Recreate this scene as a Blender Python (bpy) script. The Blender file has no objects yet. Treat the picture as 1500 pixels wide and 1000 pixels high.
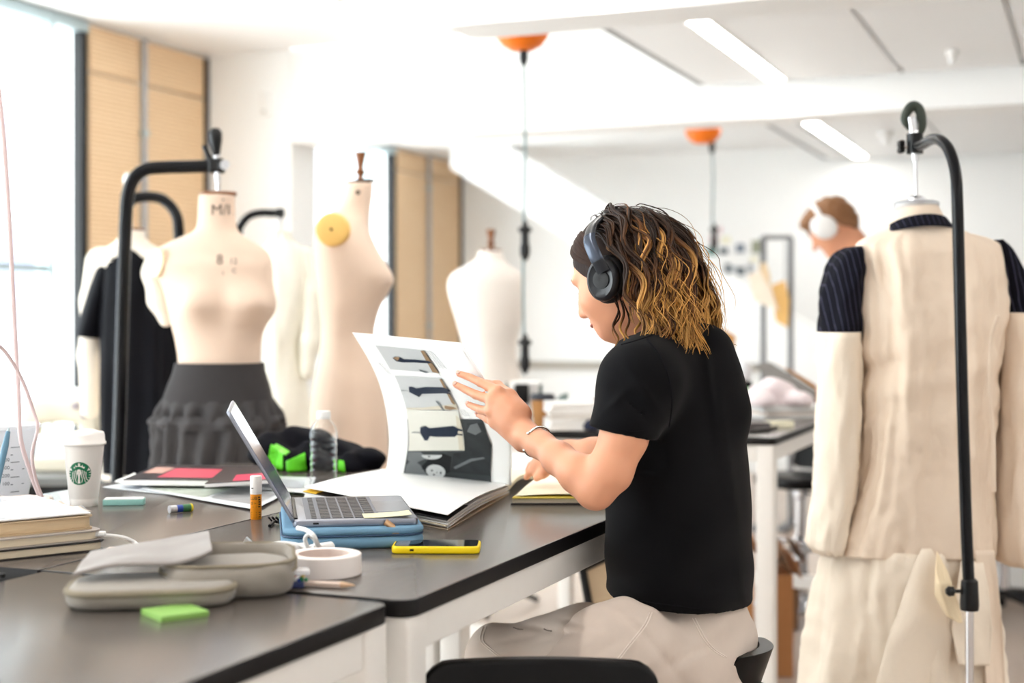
import bpy, bmesh, math, random
import numpy as np
from mathutils import Vector, Matrix, noise
from mathutils.bvhtree import BVHTree

# ---------------------------------------------------------------- camera, world, light, exposure
SC = bpy.context.scene
COL = SC.collection
HCAM = 1.265                      # eye height
FPX = 2083.0                      # 50 mm lens on a 1500 px wide frame
HOR = 465.0                       # horizon row
TH = math.radians(22.3)           # the building's depth axis lies 22.3 degrees right of the view
CT, ST = math.cos(TH), math.sin(TH)

cam_d = bpy.data.cameras.new('camera')
cam = bpy.data.objects.new('camera', cam_d)
COL.objects.link(cam)
cam_d.lens = 50.0
cam_d.sensor_width = 36.0
cam_d.shift_y = -35.0 / 1500.0
cam.location = (0, 0, HCAM)
cam.rotation_euler = (math.pi / 2, 0, TH)
cam_d.dof.use_dof = True
cam_d.dof.focus_distance = 2.42
cam_d.dof.aperture_fstop = 2.6
cam_d.clip_end = 200
SC.camera = cam

w = bpy.data.worlds.new('daylight')
SC.world = w
w.use_nodes = True
bg = w.node_tree.nodes['Background']
bg.inputs[0].default_value = (0.96, 0.98, 1.0, 1)
bg.inputs[1].default_value = 4.2

def area_light(name, loc, rot, sx, sy, power, col):
    l = bpy.data.lights.new(name, 'AREA')
    l.shape = 'RECTANGLE'
    l.size, l.size_y, l.energy, l.color = sx, sy, power, col
    o = bpy.data.objects.new(name, l)
    COL.objects.link(o)
    o.location, o.rotation_euler = loc, rot
    return o

# front fill lights added out of frame, in place of unseen strip lamps
for y_ in (-1.0, 1.6, 4.0):
    area_light('front_fill_light', (-1.55, y_, 2.50), (0, 0, 0), .12, 2.0, 6, (1.0, .96, .91))
    area_light('front_fill_light', (1.2, y_, 2.50), (0, 0, 0), .12, 2.0, 6, (1.0, .96, .91))

SC.view_settings.view_transform = 'Standard'
SC.view_settings.look = 'None'
SC.view_settings.gamma = 1.0
SC.view_settings.use_curve_mapping = False
SC.view_settings.exposure = 1.12
SC.cycles.max_bounces = 8
SC.cycles.diffuse_bounces = 5
SC.cycles.transmission_bounces = 8
SC.cycles.transparent_max_bounces = 12

# ---------------------------------------------------------------- placing helpers
def W(x, d, z):
    """camera-aligned metres (right, depth, height) to the building's axes"""
    return Vector((x * CT - d * ST, x * ST + d * CT, z))

def P(px, py, d):
    return W((px - 750.0) / FPX * d, d, HCAM - (py - HOR) / FPX * d)

def T(px, py, z=0.9):
    return P(px, py, (HCAM - z) * FPX / (py - HOR))

RIGHT = W(1, 0, 0)
VIEW = W(0, 1, 0)
UP = Vector((0, 0, 1))

# ---------------------------------------------------------------- materials
def lin(c):
    r = []
    for v in c[:3]:
        v = v / 255.0
        r.append(v / 12.92 if v <= 0.04045 else ((v + 0.055) / 1.055) ** 2.4)
    return (r[0], r[1], r[2], 1)

MATS = {}
def M(name, col, rough=0.5, metal=0.0, var=0.08, scale=30.0, bump=0.0, bscale=None, trans=0.0, ior=1.45, emit=0.0,
      sheen=0.0, sss=0.0, coat=0.0, spec=0.5, dist=0.002, stretch=None):
    if name in MATS:
        return MATS[name]
    m = bpy.data.materials.new(name)
    m.use_nodes = True
    nt = m.node_tree
    b = nt.nodes['Principled BSDF']
    c = lin(col)
    b.inputs['Roughness'].default_value = rough
    b.inputs['Metallic'].default_value = metal
    b.inputs['Specular IOR Level'].default_value = spec
    b.inputs['IOR'].default_value = ior
    b.inputs['Transmission Weight'].default_value = trans
    b.inputs['Coat Weight'].default_value = coat
    if sheen:
        b.inputs['Sheen Weight'].default_value = sheen
        b.inputs['Sheen Roughness'].default_value = 0.6
    if sss:
        b.inputs['Subsurface Weight'].default_value = sss
        b.inputs['Subsurface Radius'].default_value = (0.012, 0.005, 0.003)
        b.inputs['Subsurface Scale'].default_value = 0.6
    tc = nt.nodes.new('ShaderNodeTexCoord')
    src = tc.outputs['Object']
    if stretch:
        mp = nt.nodes.new('ShaderNodeMapping')
        mp.inputs['Scale'].default_value = stretch
        nt.links.new(src, mp.inputs['Vector'])
        src = mp.outputs['Vector']
    nz = nt.nodes.new('ShaderNodeTexNoise')
    nz.inputs['Scale'].default_value = scale
    nz.inputs['Detail'].default_value = 4
    nt.links.new(src, nz.inputs['Vector'])
    mix = nt.nodes.new('ShaderNodeMix')
    mix.data_type = 'RGBA'
    lo = [max(0, v * (1 - var)) for v in c[:3]] + [1]
    hi = [min(1, v * (1 + var)) for v in c[:3]] + [1]
    mix.inputs['A'].default_value = lo
    mix.inputs['B'].default_value = hi
    nt.links.new(nz.outputs['Fac'], mix.inputs['Factor'])
    nt.links.new(mix.outputs['Result'], b.inputs['Base Color'])
    if emit:
        b.inputs['Emission Color'].default_value = c
        b.inputs['Emission Strength'].default_value = emit
    if bump:
        n2 = nt.nodes.new('ShaderNodeTexNoise')
        n2.inputs['Scale'].default_value = bscale or scale * 4
        n2.inputs['Detail'].default_value = 5
        nt.links.new(src, n2.inputs['Vector'])
        bp = nt.nodes.new('ShaderNodeBump')
        bp.inputs['Strength'].default_value = bump
        bp.inputs['Distance'].default_value = dist
        nt.links.new(n2.outputs['Fac'], bp.inputs['Height'])
        nt.links.new(bp.outputs['Normal'], b.inputs['Normal'])
    MATS[name] = m
    return m

def M_attr(name, rough=0.5, sheen=0.0, spec=0.5, sss=0.0, aniso=0.0):
    """base colour from the mesh colour attribute 'tint' (a colour of the thing itself)"""
    m = bpy.data.materials.new(name)
    m.use_nodes = True
    nt = m.node_tree
    b = nt.nodes['Principled BSDF']
    a = nt.nodes.new('ShaderNodeAttribute')
    a.attribute_name = 'tint'
    nt.links.new(a.outputs['Color'], b.inputs['Base Color'])
    b.inputs['Roughness'].default_value = rough
    b.inputs['Specular IOR Level'].default_value = spec
    if sss:
        b.inputs['Subsurface Weight'].default_value = sss
        b.inputs['Subsurface Radius'].default_value = (0.012, 0.005, 0.003)
        b.inputs['Subsurface Scale'].default_value = 0.6
    if sheen:
        b.inputs['Sheen Weight'].default_value = sheen
    return m

# ---------------------------------------------------------------- objects
def tag(o, label=None, cat=None, group=None, kind=None):
    if label: o['label'] = label
    if cat: o['category'] = cat
    if group: o['group'] = group
    if kind: o['kind'] = kind
    return o

def thing(name, label, cat, loc=(0, 0, 0), group=None):
    o = bpy.data.objects.new(name, None)
    o.empty_display_size = 0.05
    COL.objects.link(o)
    o.location = loc
    return tag(o, label, cat, group)

def put(name, mesh, mat, parent=None):
    o = bpy.data.objects.new(name, mesh)
    COL.objects.link(o)
    if mat is not None and len(mesh.materials) == 0:
        for mm in (mat if isinstance(mat, (list, tuple)) else [mat]):
            mesh.materials.append(mm)
    if parent is not None:
        adopt(o, parent)
    return o

def world_loc(o):
    l = Vector(o.location)
    while o.parent is not None:
        o = o.parent
        l = l + o.location if o.type == 'EMPTY' else l
    return l

def adopt(o, parent):
    o.parent = parent
    root = parent
    while root.parent is not None:
        root = root.parent
    # vertices are written in the scene's axes; undo the root's own offset once, at the first level
    if parent.parent is None:
        o.matrix_parent_inverse = Matrix.Translation(-Vector(parent.location))
    return o

def copy_tree(o, parent=None):
    c = o.copy()
    COL.objects.link(c)
    if parent is not None:
        c.parent = parent
    for ch in list(o.children):
        copy_tree(ch, c)
    return c

class MB:
    """collects faces for ONE mesh object"""
    def __init__(s):
        s.v, s.f, s.m, s.mi = [], [], [], 0
    def add(s, vs, fs):
        n = len(s.v)
        s.v.extend([tuple(p) for p in vs])
        for f in fs:
            s.f.append(tuple(i + n for i in f))
            s.m.append(s.mi)
        return s
    def box(s, c, sz, ax=None):
        c = Vector(c)
        ax = ax or (Vector((1, 0, 0)), Vector((0, 1, 0)), UP)
        vs = []
        for k in range(8):
            q = Vector(c)
            for a in range(3):
                q += ax[a] * (sz[a] * 0.5 * (1 if k >> a & 1 else -1))
            vs.append(q)
        return s.add(vs, [(0, 2, 3, 1), (4, 5, 7, 6), (0, 1, 5, 4), (2, 6, 7, 3), (0, 4, 6, 2), (1, 3, 7, 5)])
    def span(s, lo, hi):
        lo, hi = Vector(lo), Vector(hi)
        return s.box((lo + hi) / 2, hi - lo)
    def prism(s, pts, ext):
        """polygon points (3D) extruded by a vector"""
        n = len(pts)
        ext = Vector(ext)
        vs = [Vector(p) for p in pts] + [Vector(p) + ext for p in pts]
        fs = [tuple(range(n - 1, -1, -1)), tuple(range(n, 2 * n))]
        fs += [(i, (i + 1) % n, (i + 1) % n + n, i + n) for i in range(n)]
        return s.add(vs, fs)
    def loft(s, rings, cap=True, closed=True):
        n = len(rings[0])
        vs = [p for r in rings for p in r]
        fs = []
        for k in range(len(rings) - 1):
            for i in range(n if closed else n - 1):
                j = (i + 1) % n
                fs.append((k * n + i, k * n + j, (k + 1) * n + j, (k + 1) * n + i))
        if cap:
            fs.append(tuple(range(n - 1, -1, -1)))
            fs.append(tuple(range((len(rings) - 1) * n, len(rings) * n)))
        return s.add(vs, fs)
    def tube(s, pts, r, n=8, cap=True, flat=1.0, side=None):
        """r: number or list; flat squashes the tube along its normal"""
        pts = [Vector(p) for p in pts]
        m = len(pts)
        rr = r if isinstance(r, (list, tuple)) else [r] * m
        rings = []
        prev = Vector(side) if side is not None else None
        for i in range(m):
            t = (pts[min(i + 1, m - 1)] - pts[max(i - 1, 0)])
            if t.length < 1e-9: t = Vector((0, 0, 1))
            t.normalize()
            if prev is None:
                prev = t.orthogonal()
            u = prev - t * prev.dot(t)
            if u.length < 1e-6: u = t.orthogonal()
            u.normalize()
            prev = u
            v = t.cross(u)
            rings.append([pts[i] + (u * math.cos(a) + v * math.sin(a) * flat) * rr[i]
                          for a in [2 * math.pi * k / n for k in range(n)]])
        return s.loft(rings, cap)
    def lathe(s, prof, c, ax=UP, n=24, cap=True):
        """prof: list of (radius, height) along ax from c"""
        ax = Vector(ax).normalized()
        u = ax.orthogonal().normalized()
        v = ax.cross(u)
        c = Vector(c)
        rings = [[c + ax * h + (u * math.cos(a) + v * math.sin(a)) * max(r, 1e-5)
                  for a in [2 * math.pi * k / n for k in range(n)]] for r, h in prof]
        return s.loft(rings, cap)
    def grid(s, fn, nu, nv, thick=None):
        """fn(u,v)->point; thick: vector or fn(u,v)->vector for the second side"""
        vs = [fn(i / nu, j / nv) for j in range(nv + 1) for i in range(nu + 1)]
        q = [(j * (nu + 1) + i, j * (nu + 1) + i + 1, (j + 1) * (nu + 1) + i + 1, (j + 1) * (nu + 1) + i)
             for j in range(nv) for i in range(nu)]
        if thick is None:
            return s.add(vs, q)
        n = len(vs)
        tf = thick if callable(thick) else (lambda u, v: Vector(thick))
        v2 = [Vector(vs[j * (nu + 1) + i]) + tf(i / nu, j / nv) for j in range(nv + 1) for i in range(nu + 1)]
        fs = [tuple(reversed(f)) for f in q] + [tuple(i + n for i in f) for f in q]
        e = [i for i in range(nu + 1)] + [j * (nu + 1) + nu for j in range(1, nv + 1)] + \
            [nv * (nu + 1) + i for i in range(nu - 1, -1, -1)] + [j * (nu + 1) for j in range(nv - 1, 0, -1)]
        for a, b in zip(e, e[1:] + e[:1]):
            fs.append((a, b, b + n, a + n))
        return s.add(vs + v2, fs)
    def build(s, name, mat, parent=None, smooth=False, bevel=0.0, seg=2, subsurf=0, angle=40):
        me = bpy.data.meshes.new(name)
        me.from_pydata([tuple(p) for p in s.v], [], s.f)
        mats = mat if isinstance(mat, (list, tuple)) else [mat]
        for mm in mats:
            me.materials.append(mm)
        if len(mats) > 1:
            me.polygons.foreach_set('material_index', s.m)
        bm = bmesh.new()
        bm.from_mesh(me)
        bmesh.ops.recalc_face_normals(bm, faces=bm.faces)
        bm.to_mesh(me)
        bm.free()
        if smooth:
            me.polygons.foreach_set('use_smooth', [True] * len(me.polygons))
            if smooth != 'all':
                me.set_sharp_from_angle(angle=math.radians(angle))
        o = put(name, me, None, parent)
        if bevel:
            md = o.modifiers.new('edge', 'BEVEL')
            md.width, md.segments = bevel, seg
            md.limit_method = 'ANGLE'
            md.angle_limit = math.radians(35)
            md.harden_normals = False
            if not smooth:
                me.polygons.foreach_set('use_smooth', [True] * len(me.polygons))
                me.set_sharp_from_angle(angle=math.radians(30))
        if subsurf:
            md = o.modifiers.new('smooth', 'SUBSURF')
            md.levels = md.render_levels = subsurf
        return o

def catmull(pts, per=8):
    pts = [Vector(p) for p in pts]
    q = [pts[0] * 2 - pts[1]] + pts + [pts[-1] * 2 - pts[-2]]
    out = []
    for i in range(1, len(q) - 2):
        for k in range(per):
            t = k / per
            out.append(0.5 * ((2 * q[i]) + (q[i + 1] - q[i - 1]) * t + (2 * q[i - 1] - 5 * q[i] + 4 * q[i + 1] - q[i + 2]) * t * t
                              + (3 * q[i] - q[i - 1] - 3 * q[i + 1] + q[i + 2]) * t ** 3))
    out.append(pts[-1])
    return out

def interp(xs, ys, x):
    return float(np.interp(x, xs, ys))

def rrect(c, ux, uy, sx, sy, r, n=5):
    """rounded rectangle outline in the plane ux, uy"""
    c = Vector(c)
    out = []
    r4 = list(r) if isinstance(r, (list, tuple)) else [r] * 4
    for (cx, cy, a0), r in zip(((1, 1, 0), (-1, 1, 90), (-1, -1, 180), (1, -1, 270)), r4):
        for k in range(n + 1):
            a = math.radians(a0 + 90 * k / n)
            out.append(c + ux * (cx * (sx / 2 - r) + r * math.cos(a)) + uy * (cy * (sy / 2 - r) + r * math.sin(a)))
    return out

def slab(c, ux, uy, sx, sy, h, r, e=0.0, n=5, up=UP):
    """rounded slab, bottom centre c, with softened top and bottom edge e"""
    b = MB()
    if e <= 0:
        b.loft([rrect(c, ux, uy, sx, sy, r, n), rrect(Vector(c) + up * h, ux, uy, sx, sy, r, n)])
    else:
        rings = []
        for k in range(4):
            a = math.pi / 2 * k / 3
            rings.append((e * (1 - math.sin(a)), e * (1 - math.cos(a))))
        prof = rings + [(i, h - z) for i, z in reversed(rings)]
        b.loft([rrect(Vector(c) + up * z, ux, uy, sx - 2 * i, sy - 2 * i, [max(q - i, 0.0005) for q in (r if isinstance(r, (list, tuple)) else [r] * 4)], n) for i, z in prof])
    return b

_txt = {}
def text_mesh(s, size=1.0):
    """flat lettering as (verts2d, faces), origin at its centre"""
    if s not in _txt:
        cu = bpy.data.curves.new('lettering', 'FONT')
        cu.body = s
        cu.align_x, cu.align_y = 'CENTER', 'CENTER'
        cu.resolution_u = 3
        o = bpy.data.objects.new('lettering', cu)
        COL.objects.link(o)
        dg = bpy.context.evaluated_depsgraph_get()
        me = bpy.data.meshes.new_from_object(o.evaluated_get(dg))
        vs = [(v.co.x, v.co.y) for v in me.vertices]
        fs = [tuple(p.vertices) for p in me.polygons]
        bpy.data.objects.remove(o)
        bpy.data.curves.remove(cu)
        bpy.data.meshes.remove(me)
        _txt[s] = (vs, fs)
    vs, fs = _txt[s]
    return [(x * size, y * size) for x, y in vs], fs

# ---------------------------------------------------------------- organic shapes: a distance field meshed by surface nets
class Field:
    def __init__(s, lo, hi, h):
        s.lo = np.array(lo, float); s.h = h
        s.n = np.maximum(np.ceil((np.array(hi, float) - s.lo) / h).astype(int) + 1, 2)
        s.f = np.full(tuple(s.n), 9.0, np.float32)
    def _win(s, lo, hi):
        a = np.clip(np.floor((np.array(lo) - s.lo) / s.h).astype(int), 0, s.n - 1)
        b = np.clip(np.ceil((np.array(hi) - s.lo) / s.h).astype(int) + 1, 1, s.n)
        if np.any(b <= a): return None
        sl = tuple(slice(a[i], b[i]) for i in range(3))
        g = [s.lo[i] + s.h * np.arange(a[i], b[i]) for i in range(3)]
        X, Y, Z = np.meshgrid(*g, indexing='ij')
        return sl, X, Y, Z
    def _mix(s, sl, d, k, op):
        a = s.f[sl]
        if op == 'add':
            if k > 0:
                h = np.clip(0.5 + 0.5 * (a - d) / k, 0, 1)
                s.f[sl] = a + (d - a) * h - k * h * (1 - h)
            else:
                s.f[sl] = np.minimum(a, d)
        else:
            if k > 0:
                h = np.clip(0.5 - 0.5 * (a + d) / k, 0, 1)
                s.f[sl] = a + (-d - a) * h + k * h * (1 - h)
            else:
                s.f[sl] = np.maximum(a, -d)
    def cone(s, p, q, r1, r2, k=0.01, op='add'):
        p, q = np.array(p, float), np.array(q, float)
        R = max(r1, r2) + k + 4 * s.h
        w_ = s._win(np.minimum(p, q) - R, np.maximum(p, q) + R)
        if w_ is None: return s
        sl, X, Y, Z = w_
        d = q - p
        L = max(float(d @ d), 1e-12)
        t = np.clip(((X - p[0]) * d[0] + (Y - p[1]) * d[1] + (Z - p[2]) * d[2]) / L, 0, 1)
        dist = np.sqrt((X - p[0] - t * d[0]) ** 2 + (Y - p[1] - t * d[1]) ** 2 + (Z - p[2] - t * d[2]) ** 2) - (r1 + (r2 - r1) * t)
        s._mix(sl, dist, k, op)
        return s
    def chain(s, pts, rs, k=0.01):
        for i in range(len(pts) - 1):
            s.cone(pts[i], pts[i + 1], rs[i], rs[i + 1], k)
        return s
    def ell(s, c, r, ax=None, k=0.01, op='add'):
        c = np.array(c, float)
        R = max(r) + k + 4 * s.h
        w_ = s._win(c - R, c + R)
        if w_ is None: return s
        sl, X, Y, Z = w_
        ax = ax or (Vector((1, 0, 0)), Vector((0, 1, 0)), UP)
        k0 = 0; k1 = 0
        for i in range(3):
            u = (X - c[0]) * ax[i][0] + (Y - c[1]) * ax[i][1] + (Z - c[2]) * ax[i][2]
            k0 = k0 + (u / r[i]) ** 2
            k1 = k1 + (u / r[i] ** 2) ** 2
        k0 = np.sqrt(k0); k1 = np.sqrt(k1) + 1e-9
        s._mix(sl, k0 * (k0 - 1) / k1, k, op)
        return s
    def ecap(s, p, q, e1, e2, side, k=0.02, op='add'):
        """elliptical segment: e=(half width along side, half depth), flat ends"""
        p, q = np.array(p, float), np.array(q, float)
        R = max(e1 + e2) + k + 4 * s.h
        w_ = s._win(np.minimum(p, q) - R, np.maximum(p, q) + R)
        if w_ is None: return s
        sl, X, Y, Z = w_
        d = q - p
        L = float(np.linalg.norm(d)); d = d / L
        u = np.array(side, float); u = u - d * (u @ d); u /= np.linalg.norm(u)
        v = np.cross(d, u)
        ox, oy, oz = X - p[0], Y - p[1], Z - p[2]
        al = ox * d[0] + oy * d[1] + oz * d[2]
        t = np.clip(al / L, 0, 1)
        a = e1[0] + (e2[0] - e1[0]) * t
        b = e1[1] + (e2[1] - e1[1]) * t
        cu = ox * u[0] + oy * u[1] + oz * u[2]
        cv = ox * v[0] + oy * v[1] + oz * v[2]
        k0 = np.sqrt((cu / a) ** 2 + (cv / b) ** 2)
        k1 = np.sqrt((cu / a ** 2) ** 2 + (cv / b ** 2) ** 2) + 1e-9
        dist = k0 * (k0 - 1) / k1
        axd = np.maximum(np.maximum(-al, al - L), 0)
        dist = np.where(axd > 0, np.hypot(np.maximum(dist, 0), axd), dist)
        s._mix(sl, dist, k, op)
        return s
    def stack(s, levels, side, k=0.02, op='add'):
        """levels: (centre point, half width, half depth) from top to bottom; one smooth trunk"""
        dense = catmull([l[0] for l in levels], 8)
        ab = catmull([Vector((l[1], l[2], 0)) for l in levels], 8)
        zz = np.array([p.z for p in dense])[::-1]
        g = lambda vals: np.array(vals)[::-1]
        R = max(max(l[1], l[2]) for l in levels) + .06
        pts = np.array([p[:] for p in dense])
        w_ = s._win(pts.min(0) - R, pts.max(0) + R)
        sl, X, Y, Z = w_
        cx = np.interp(Z, zz, g([p.x for p in dense])); cy = np.interp(Z, zz, g([p.y for p in dense]))
        a = np.interp(Z, zz, g([p.x for p in ab])); b = np.interp(Z, zz, g([p.y for p in ab]))
        u = np.array((side[0], side[1])); u = u / np.linalg.norm(u)
        cu = (X - cx) * u[0] + (Y - cy) * u[1]
        cv = -(X - cx) * u[1] + (Y - cy) * u[0]
        k0 = np.sqrt((cu / a) ** 2 + (cv / b) ** 2)
        k1 = np.sqrt((cu / a ** 2) ** 2 + (cv / b ** 2) ** 2) + 1e-9
        dist = k0 * (k0 - 1) / k1
        axd = np.maximum(np.maximum(Z - zz[-1], zz[0] - Z), 0)
        dist = np.where(axd > 0, np.hypot(np.maximum(dist, 0), axd), dist)
        s._mix(sl, dist, k, op)
        return s
    def cut(s, p, nrm):
        """remove everything on the side of plane p that nrm points to"""
        w_ = s._win(s.lo, s.lo + s.h * s.n)
        sl, X, Y, Z = w_
        d = (X - p[0]) * nrm[0] + (Y - p[1]) * nrm[1] + (Z - p[2]) * nrm[2]
        s.f[sl] = np.maximum(s.f[sl], d)
        return s
    def warp(s, fn):
        """fn(X,Y,Z)->offset added to the distance"""
        w_ = s._win(s.lo, s.lo + s.h * s.n)
        sl, X, Y, Z = w_
        s.f[sl] = s.f[sl] + fn(X, Y, Z).astype(np.float32)
        return s
    def mesh(s, name, relax=2):
        f = s.f
        f[0] = f[-1] = 1; f[:, 0] = f[:, -1] = 1; f[:, :, 0] = f[:, :, -1] = 1
        S = f < 0
        c = S[:-1, :-1, :-1].astype(np.int8)
        tot = np.zeros_like(c)
        for i in (0, 1):
            for j in (0, 1):
                for k in (0, 1):
                    tot += S[i:S.shape[0] - 1 + i, j:S.shape[1] - 1 + j, k:S.shape[2] - 1 + k]
        act = np.argwhere((tot > 0) & (tot < 8))
        idx = np.full(c.shape, -1, np.int64)
        idx[act[:, 0], act[:, 1], act[:, 2]] = np.arange(len(act))
        cor = [(i, j, k) for i in (0, 1) for j in (0, 1) for k in (0, 1)]
        val = {q: f[act[:, 0] + q[0], act[:, 1] + q[1], act[:, 2] + q[2]] for q in cor}
        acc = np.zeros((len(act), 3)); cnt = np.zeros(len(act))
        for a in cor:
            for ax in range(3):
                if a[ax] == 0:
                    b = list(a); b[ax] = 1; b = tuple(b)
                    fa, fb = val[a], val[b]
                    m = (fa < 0) != (fb < 0)
                    t = np.where(m, fa / np.where(m, fa - fb, 1), 0)
                    pt = np.tile(np.array(a, float), (len(act), 1))
                    pt[:, ax] += t
                    acc += pt * m[:, None]
                    cnt += m
        vs = (act + acc / cnt[:, None]) * s.h + s.lo
        quads = []
        for ax in range(3):
            o1, o2 = (ax + 1) % 3, (ax + 2) % 3
            sl0 = [slice(None)] * 3; sl1 = [slice(None)] * 3
            sl0[ax] = slice(0, -1); sl1[ax] = slice(1, None)
            A, B = S[tuple(sl0)], S[tuple(sl1)]
            e = np.argwhere(A != B)
            e = e[(e[:, o1] > 0) & (e[:, o2] > 0) & (e[:, o1] < c.shape[o1]) & (e[:, o2] < c.shape[o2])]
            ins = A[e[:, 0], e[:, 1], e[:, 2]]
            q = []
            for d1, d2 in ((1, 1), (0, 1), (0, 0), (1, 0)):
                g = e.copy(); g[:, o1] -= d1; g[:, o2] -= d2
                q.append(idx[g[:, 0], g[:, 1], g[:, 2]])
            q = np.stack(q, 1)
            q[~ins] = q[~ins][:, ::-1]
            quads.append(q)
        quads = np.concatenate(quads)
        quads = quads[(quads >= 0).all(1)]
        for _ in range(relax):          # light smoothing over edges
            acc = np.zeros_like(vs); n_ = np.zeros(len(vs))
            for a, b in ((0, 1), (1, 2), (2, 3), (3, 0)):
                np.add.at(acc, quads[:, a], vs[quads[:, b]]); np.add.at(n_, quads[:, a], 1)
                np.add.at(acc, quads[:, b], vs[quads[:, a]]); np.add.at(n_, quads[:, b], 1)
            vs = vs * 0.45 + 0.55 * acc / np.maximum(n_, 1)[:, None]
        me = bpy.data.meshes.new(name)
        me.vertices.add(len(vs)); me.vertices.foreach_set('co', vs.ravel())
        me.loops.add(quads.size); me.loops.foreach_set('vertex_index', quads.ravel().astype(np.int32))
        me.polygons.add(len(quads))
        me.polygons.foreach_set('loop_start', np.arange(0, quads.size, 4, dtype=np.int32))
        me.polygons.foreach_set('use_smooth', np.ones(len(quads), bool))
        me.update(calc_edges=True)
        me.validate()
        s.vs, s.q = vs, quads
        return me

def tint(me, cols):
    a = me.color_attributes.new('tint', 'FLOAT_COLOR', 'POINT')
    a.data.foreach_set('color', np.asarray(cols, np.float32).ravel())

def bvh_of(me):
    return BVHTree.FromPolygons([v.co[:] for v in me.vertices], [tuple(p.vertices) for p in me.polygons])

CAMP = Vector((0, 0, HCAM))
def onto(bvh, px, py, off=0.001, dflt=2.5):
    """the point of a surface that the photograph shows at a pixel"""
    d = (P(px, py, 1.0) - CAMP).normalized()
    hit = bvh.ray_cast(CAMP, d)
    if hit[0] is None:
        return None
    return hit[0] + hit[1] * off if hit[1].dot(d) < 0 else hit[0] - d * off

def nz(p, s=1.0, seed=0.0):
    return noise.noise(Vector(p) * s + Vector((seed, seed * 1.7, -seed)))

# ---------------------------------------------------------------- the room
m_wall = M('white_paint', (246, 246, 245), 0.6, var=0.015, scale=3, bump=0.03, bscale=120)
m_ceil = M('ceiling_paint', (243, 243, 243), 0.65, var=0.01, scale=3)
m_panel = M('ceiling_panel_metal', (240, 240, 240), 0.4, var=0.01, scale=2)
m_floor = M('polished_concrete', (186, 168, 154), 0.28, var=0.10, scale=1.6, bump=0.02, bscale=40)
m_black = M('black_paint', (14, 15, 18), 0.35, var=0.1, spec=.3)
m_alu = M('pale_metal_frame', (176, 192, 196), 0.35, metal=0.3, var=0.03)
m_grey = M('grey_gap', (150, 150, 150), 0.6)
m_white = M('white_lacquer', (240, 239, 237), 0.35, var=0.02)
m_chrome = M('chrome', (215, 215, 218), 0.14, metal=1.0, var=0.02)
m_blkplastic = M('black_plastic', (12, 13, 15), 0.35, var=0.1, spec=.35)
m_oak = M('oak', (176, 126, 74), 0.45, var=0.15, scale=8, stretch=(1, 1, 8))
def pane_glass():
    m = bpy.data.materials.new('window_glass'); m.use_nodes = True
    nt = m.node_tree; nt.nodes.clear()
    out = nt.nodes.new('ShaderNodeOutputMaterial'); mx = nt.nodes.new('ShaderNodeMixShader')
    tr = nt.nodes.new('ShaderNodeBsdfTransparent'); tr.inputs[0].default_value = (.96, .985, .98, 1)
    gl = nt.nodes.new('ShaderNodeBsdfGlossy'); gl.inputs['Roughness'].default_value = .02
    mx.inputs[0].default_value = .05
    nt.links.new(tr.outputs[0], mx.inputs[1]); nt.links.new(gl.outputs[0], mx.inputs[2])
    nt.links.new(mx.outputs[0], out.inputs[0])
    return m
m_glass = pane_glass()
m_lamp = M('lamp_diffuser', (255, 252, 246), 0.5, emit=9.0, var=0.0)

def perforated():
    m = bpy.data.materials.new('perforated_birch')
    m.use_nodes = True
    nt = m.node_tree
    b = nt.nodes['Principled BSDF']
    b.inputs['Roughness'].default_value = 0.5
    tc = nt.nodes.new('ShaderNodeTexCoord')
    sp = nt.nodes.new('ShaderNodeSeparateXYZ')
    nt.links.new(tc.outputs['Object'], sp.inputs[0])
    def op(kind, a, v):
        n = nt.nodes.new('ShaderNodeMath'); n.operation = kind
        for i, x in ((0, a), (1, v)):
            if x is None: continue
            if isinstance(x, (int, float)): n.inputs[i].default_value = x
            else: nt.links.new(x, n.inputs[i])
        return n.outputs[0]
    sy = op('SINE', op('MULTIPLY', sp.outputs['Y'], 2 * math.pi / 0.018), None)
    sz = op('SINE', op('MULTIPLY', sp.outputs['Z'], 2 * math.pi / 0.026), None)
    dot = op('GREATER_THAN', op('ADD', sy, sz), 0.95)
    nzn = nt.nodes.new('ShaderNodeTexNoise')
    nzn.inputs['Scale'].default_value = 6
    mp = nt.nodes.new('ShaderNodeMapping'); mp.inputs['Scale'].default_value = (1, 0.4, 8)
    nt.links.new(tc.outputs['Object'], mp.inputs[0]); nt.links.new(mp.outputs[0], nzn.inputs['Vector'])
    g = nt.nodes.new('ShaderNodeMix'); g.data_type = 'RGBA'
    g.inputs['A'].default_value = lin((232, 198, 156)); g.inputs['B'].default_value = lin((246, 218, 180))
    nt.links.new(nzn.outputs['Fac'], g.inputs['Factor'])
    d = nt.nodes.new('ShaderNodeMix'); d.data_type = 'RGBA'
    nt.links.new(dot, d.inputs['Factor'])
    nt.links.new(g.outputs['Result'], d.inputs['A'])
    d.inputs['B'].default_value = lin((186, 140, 94))
    nt.links.new(d.outputs['Result'], b.inputs['Base Color'])
    return m
m_perf = perforated()

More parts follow.
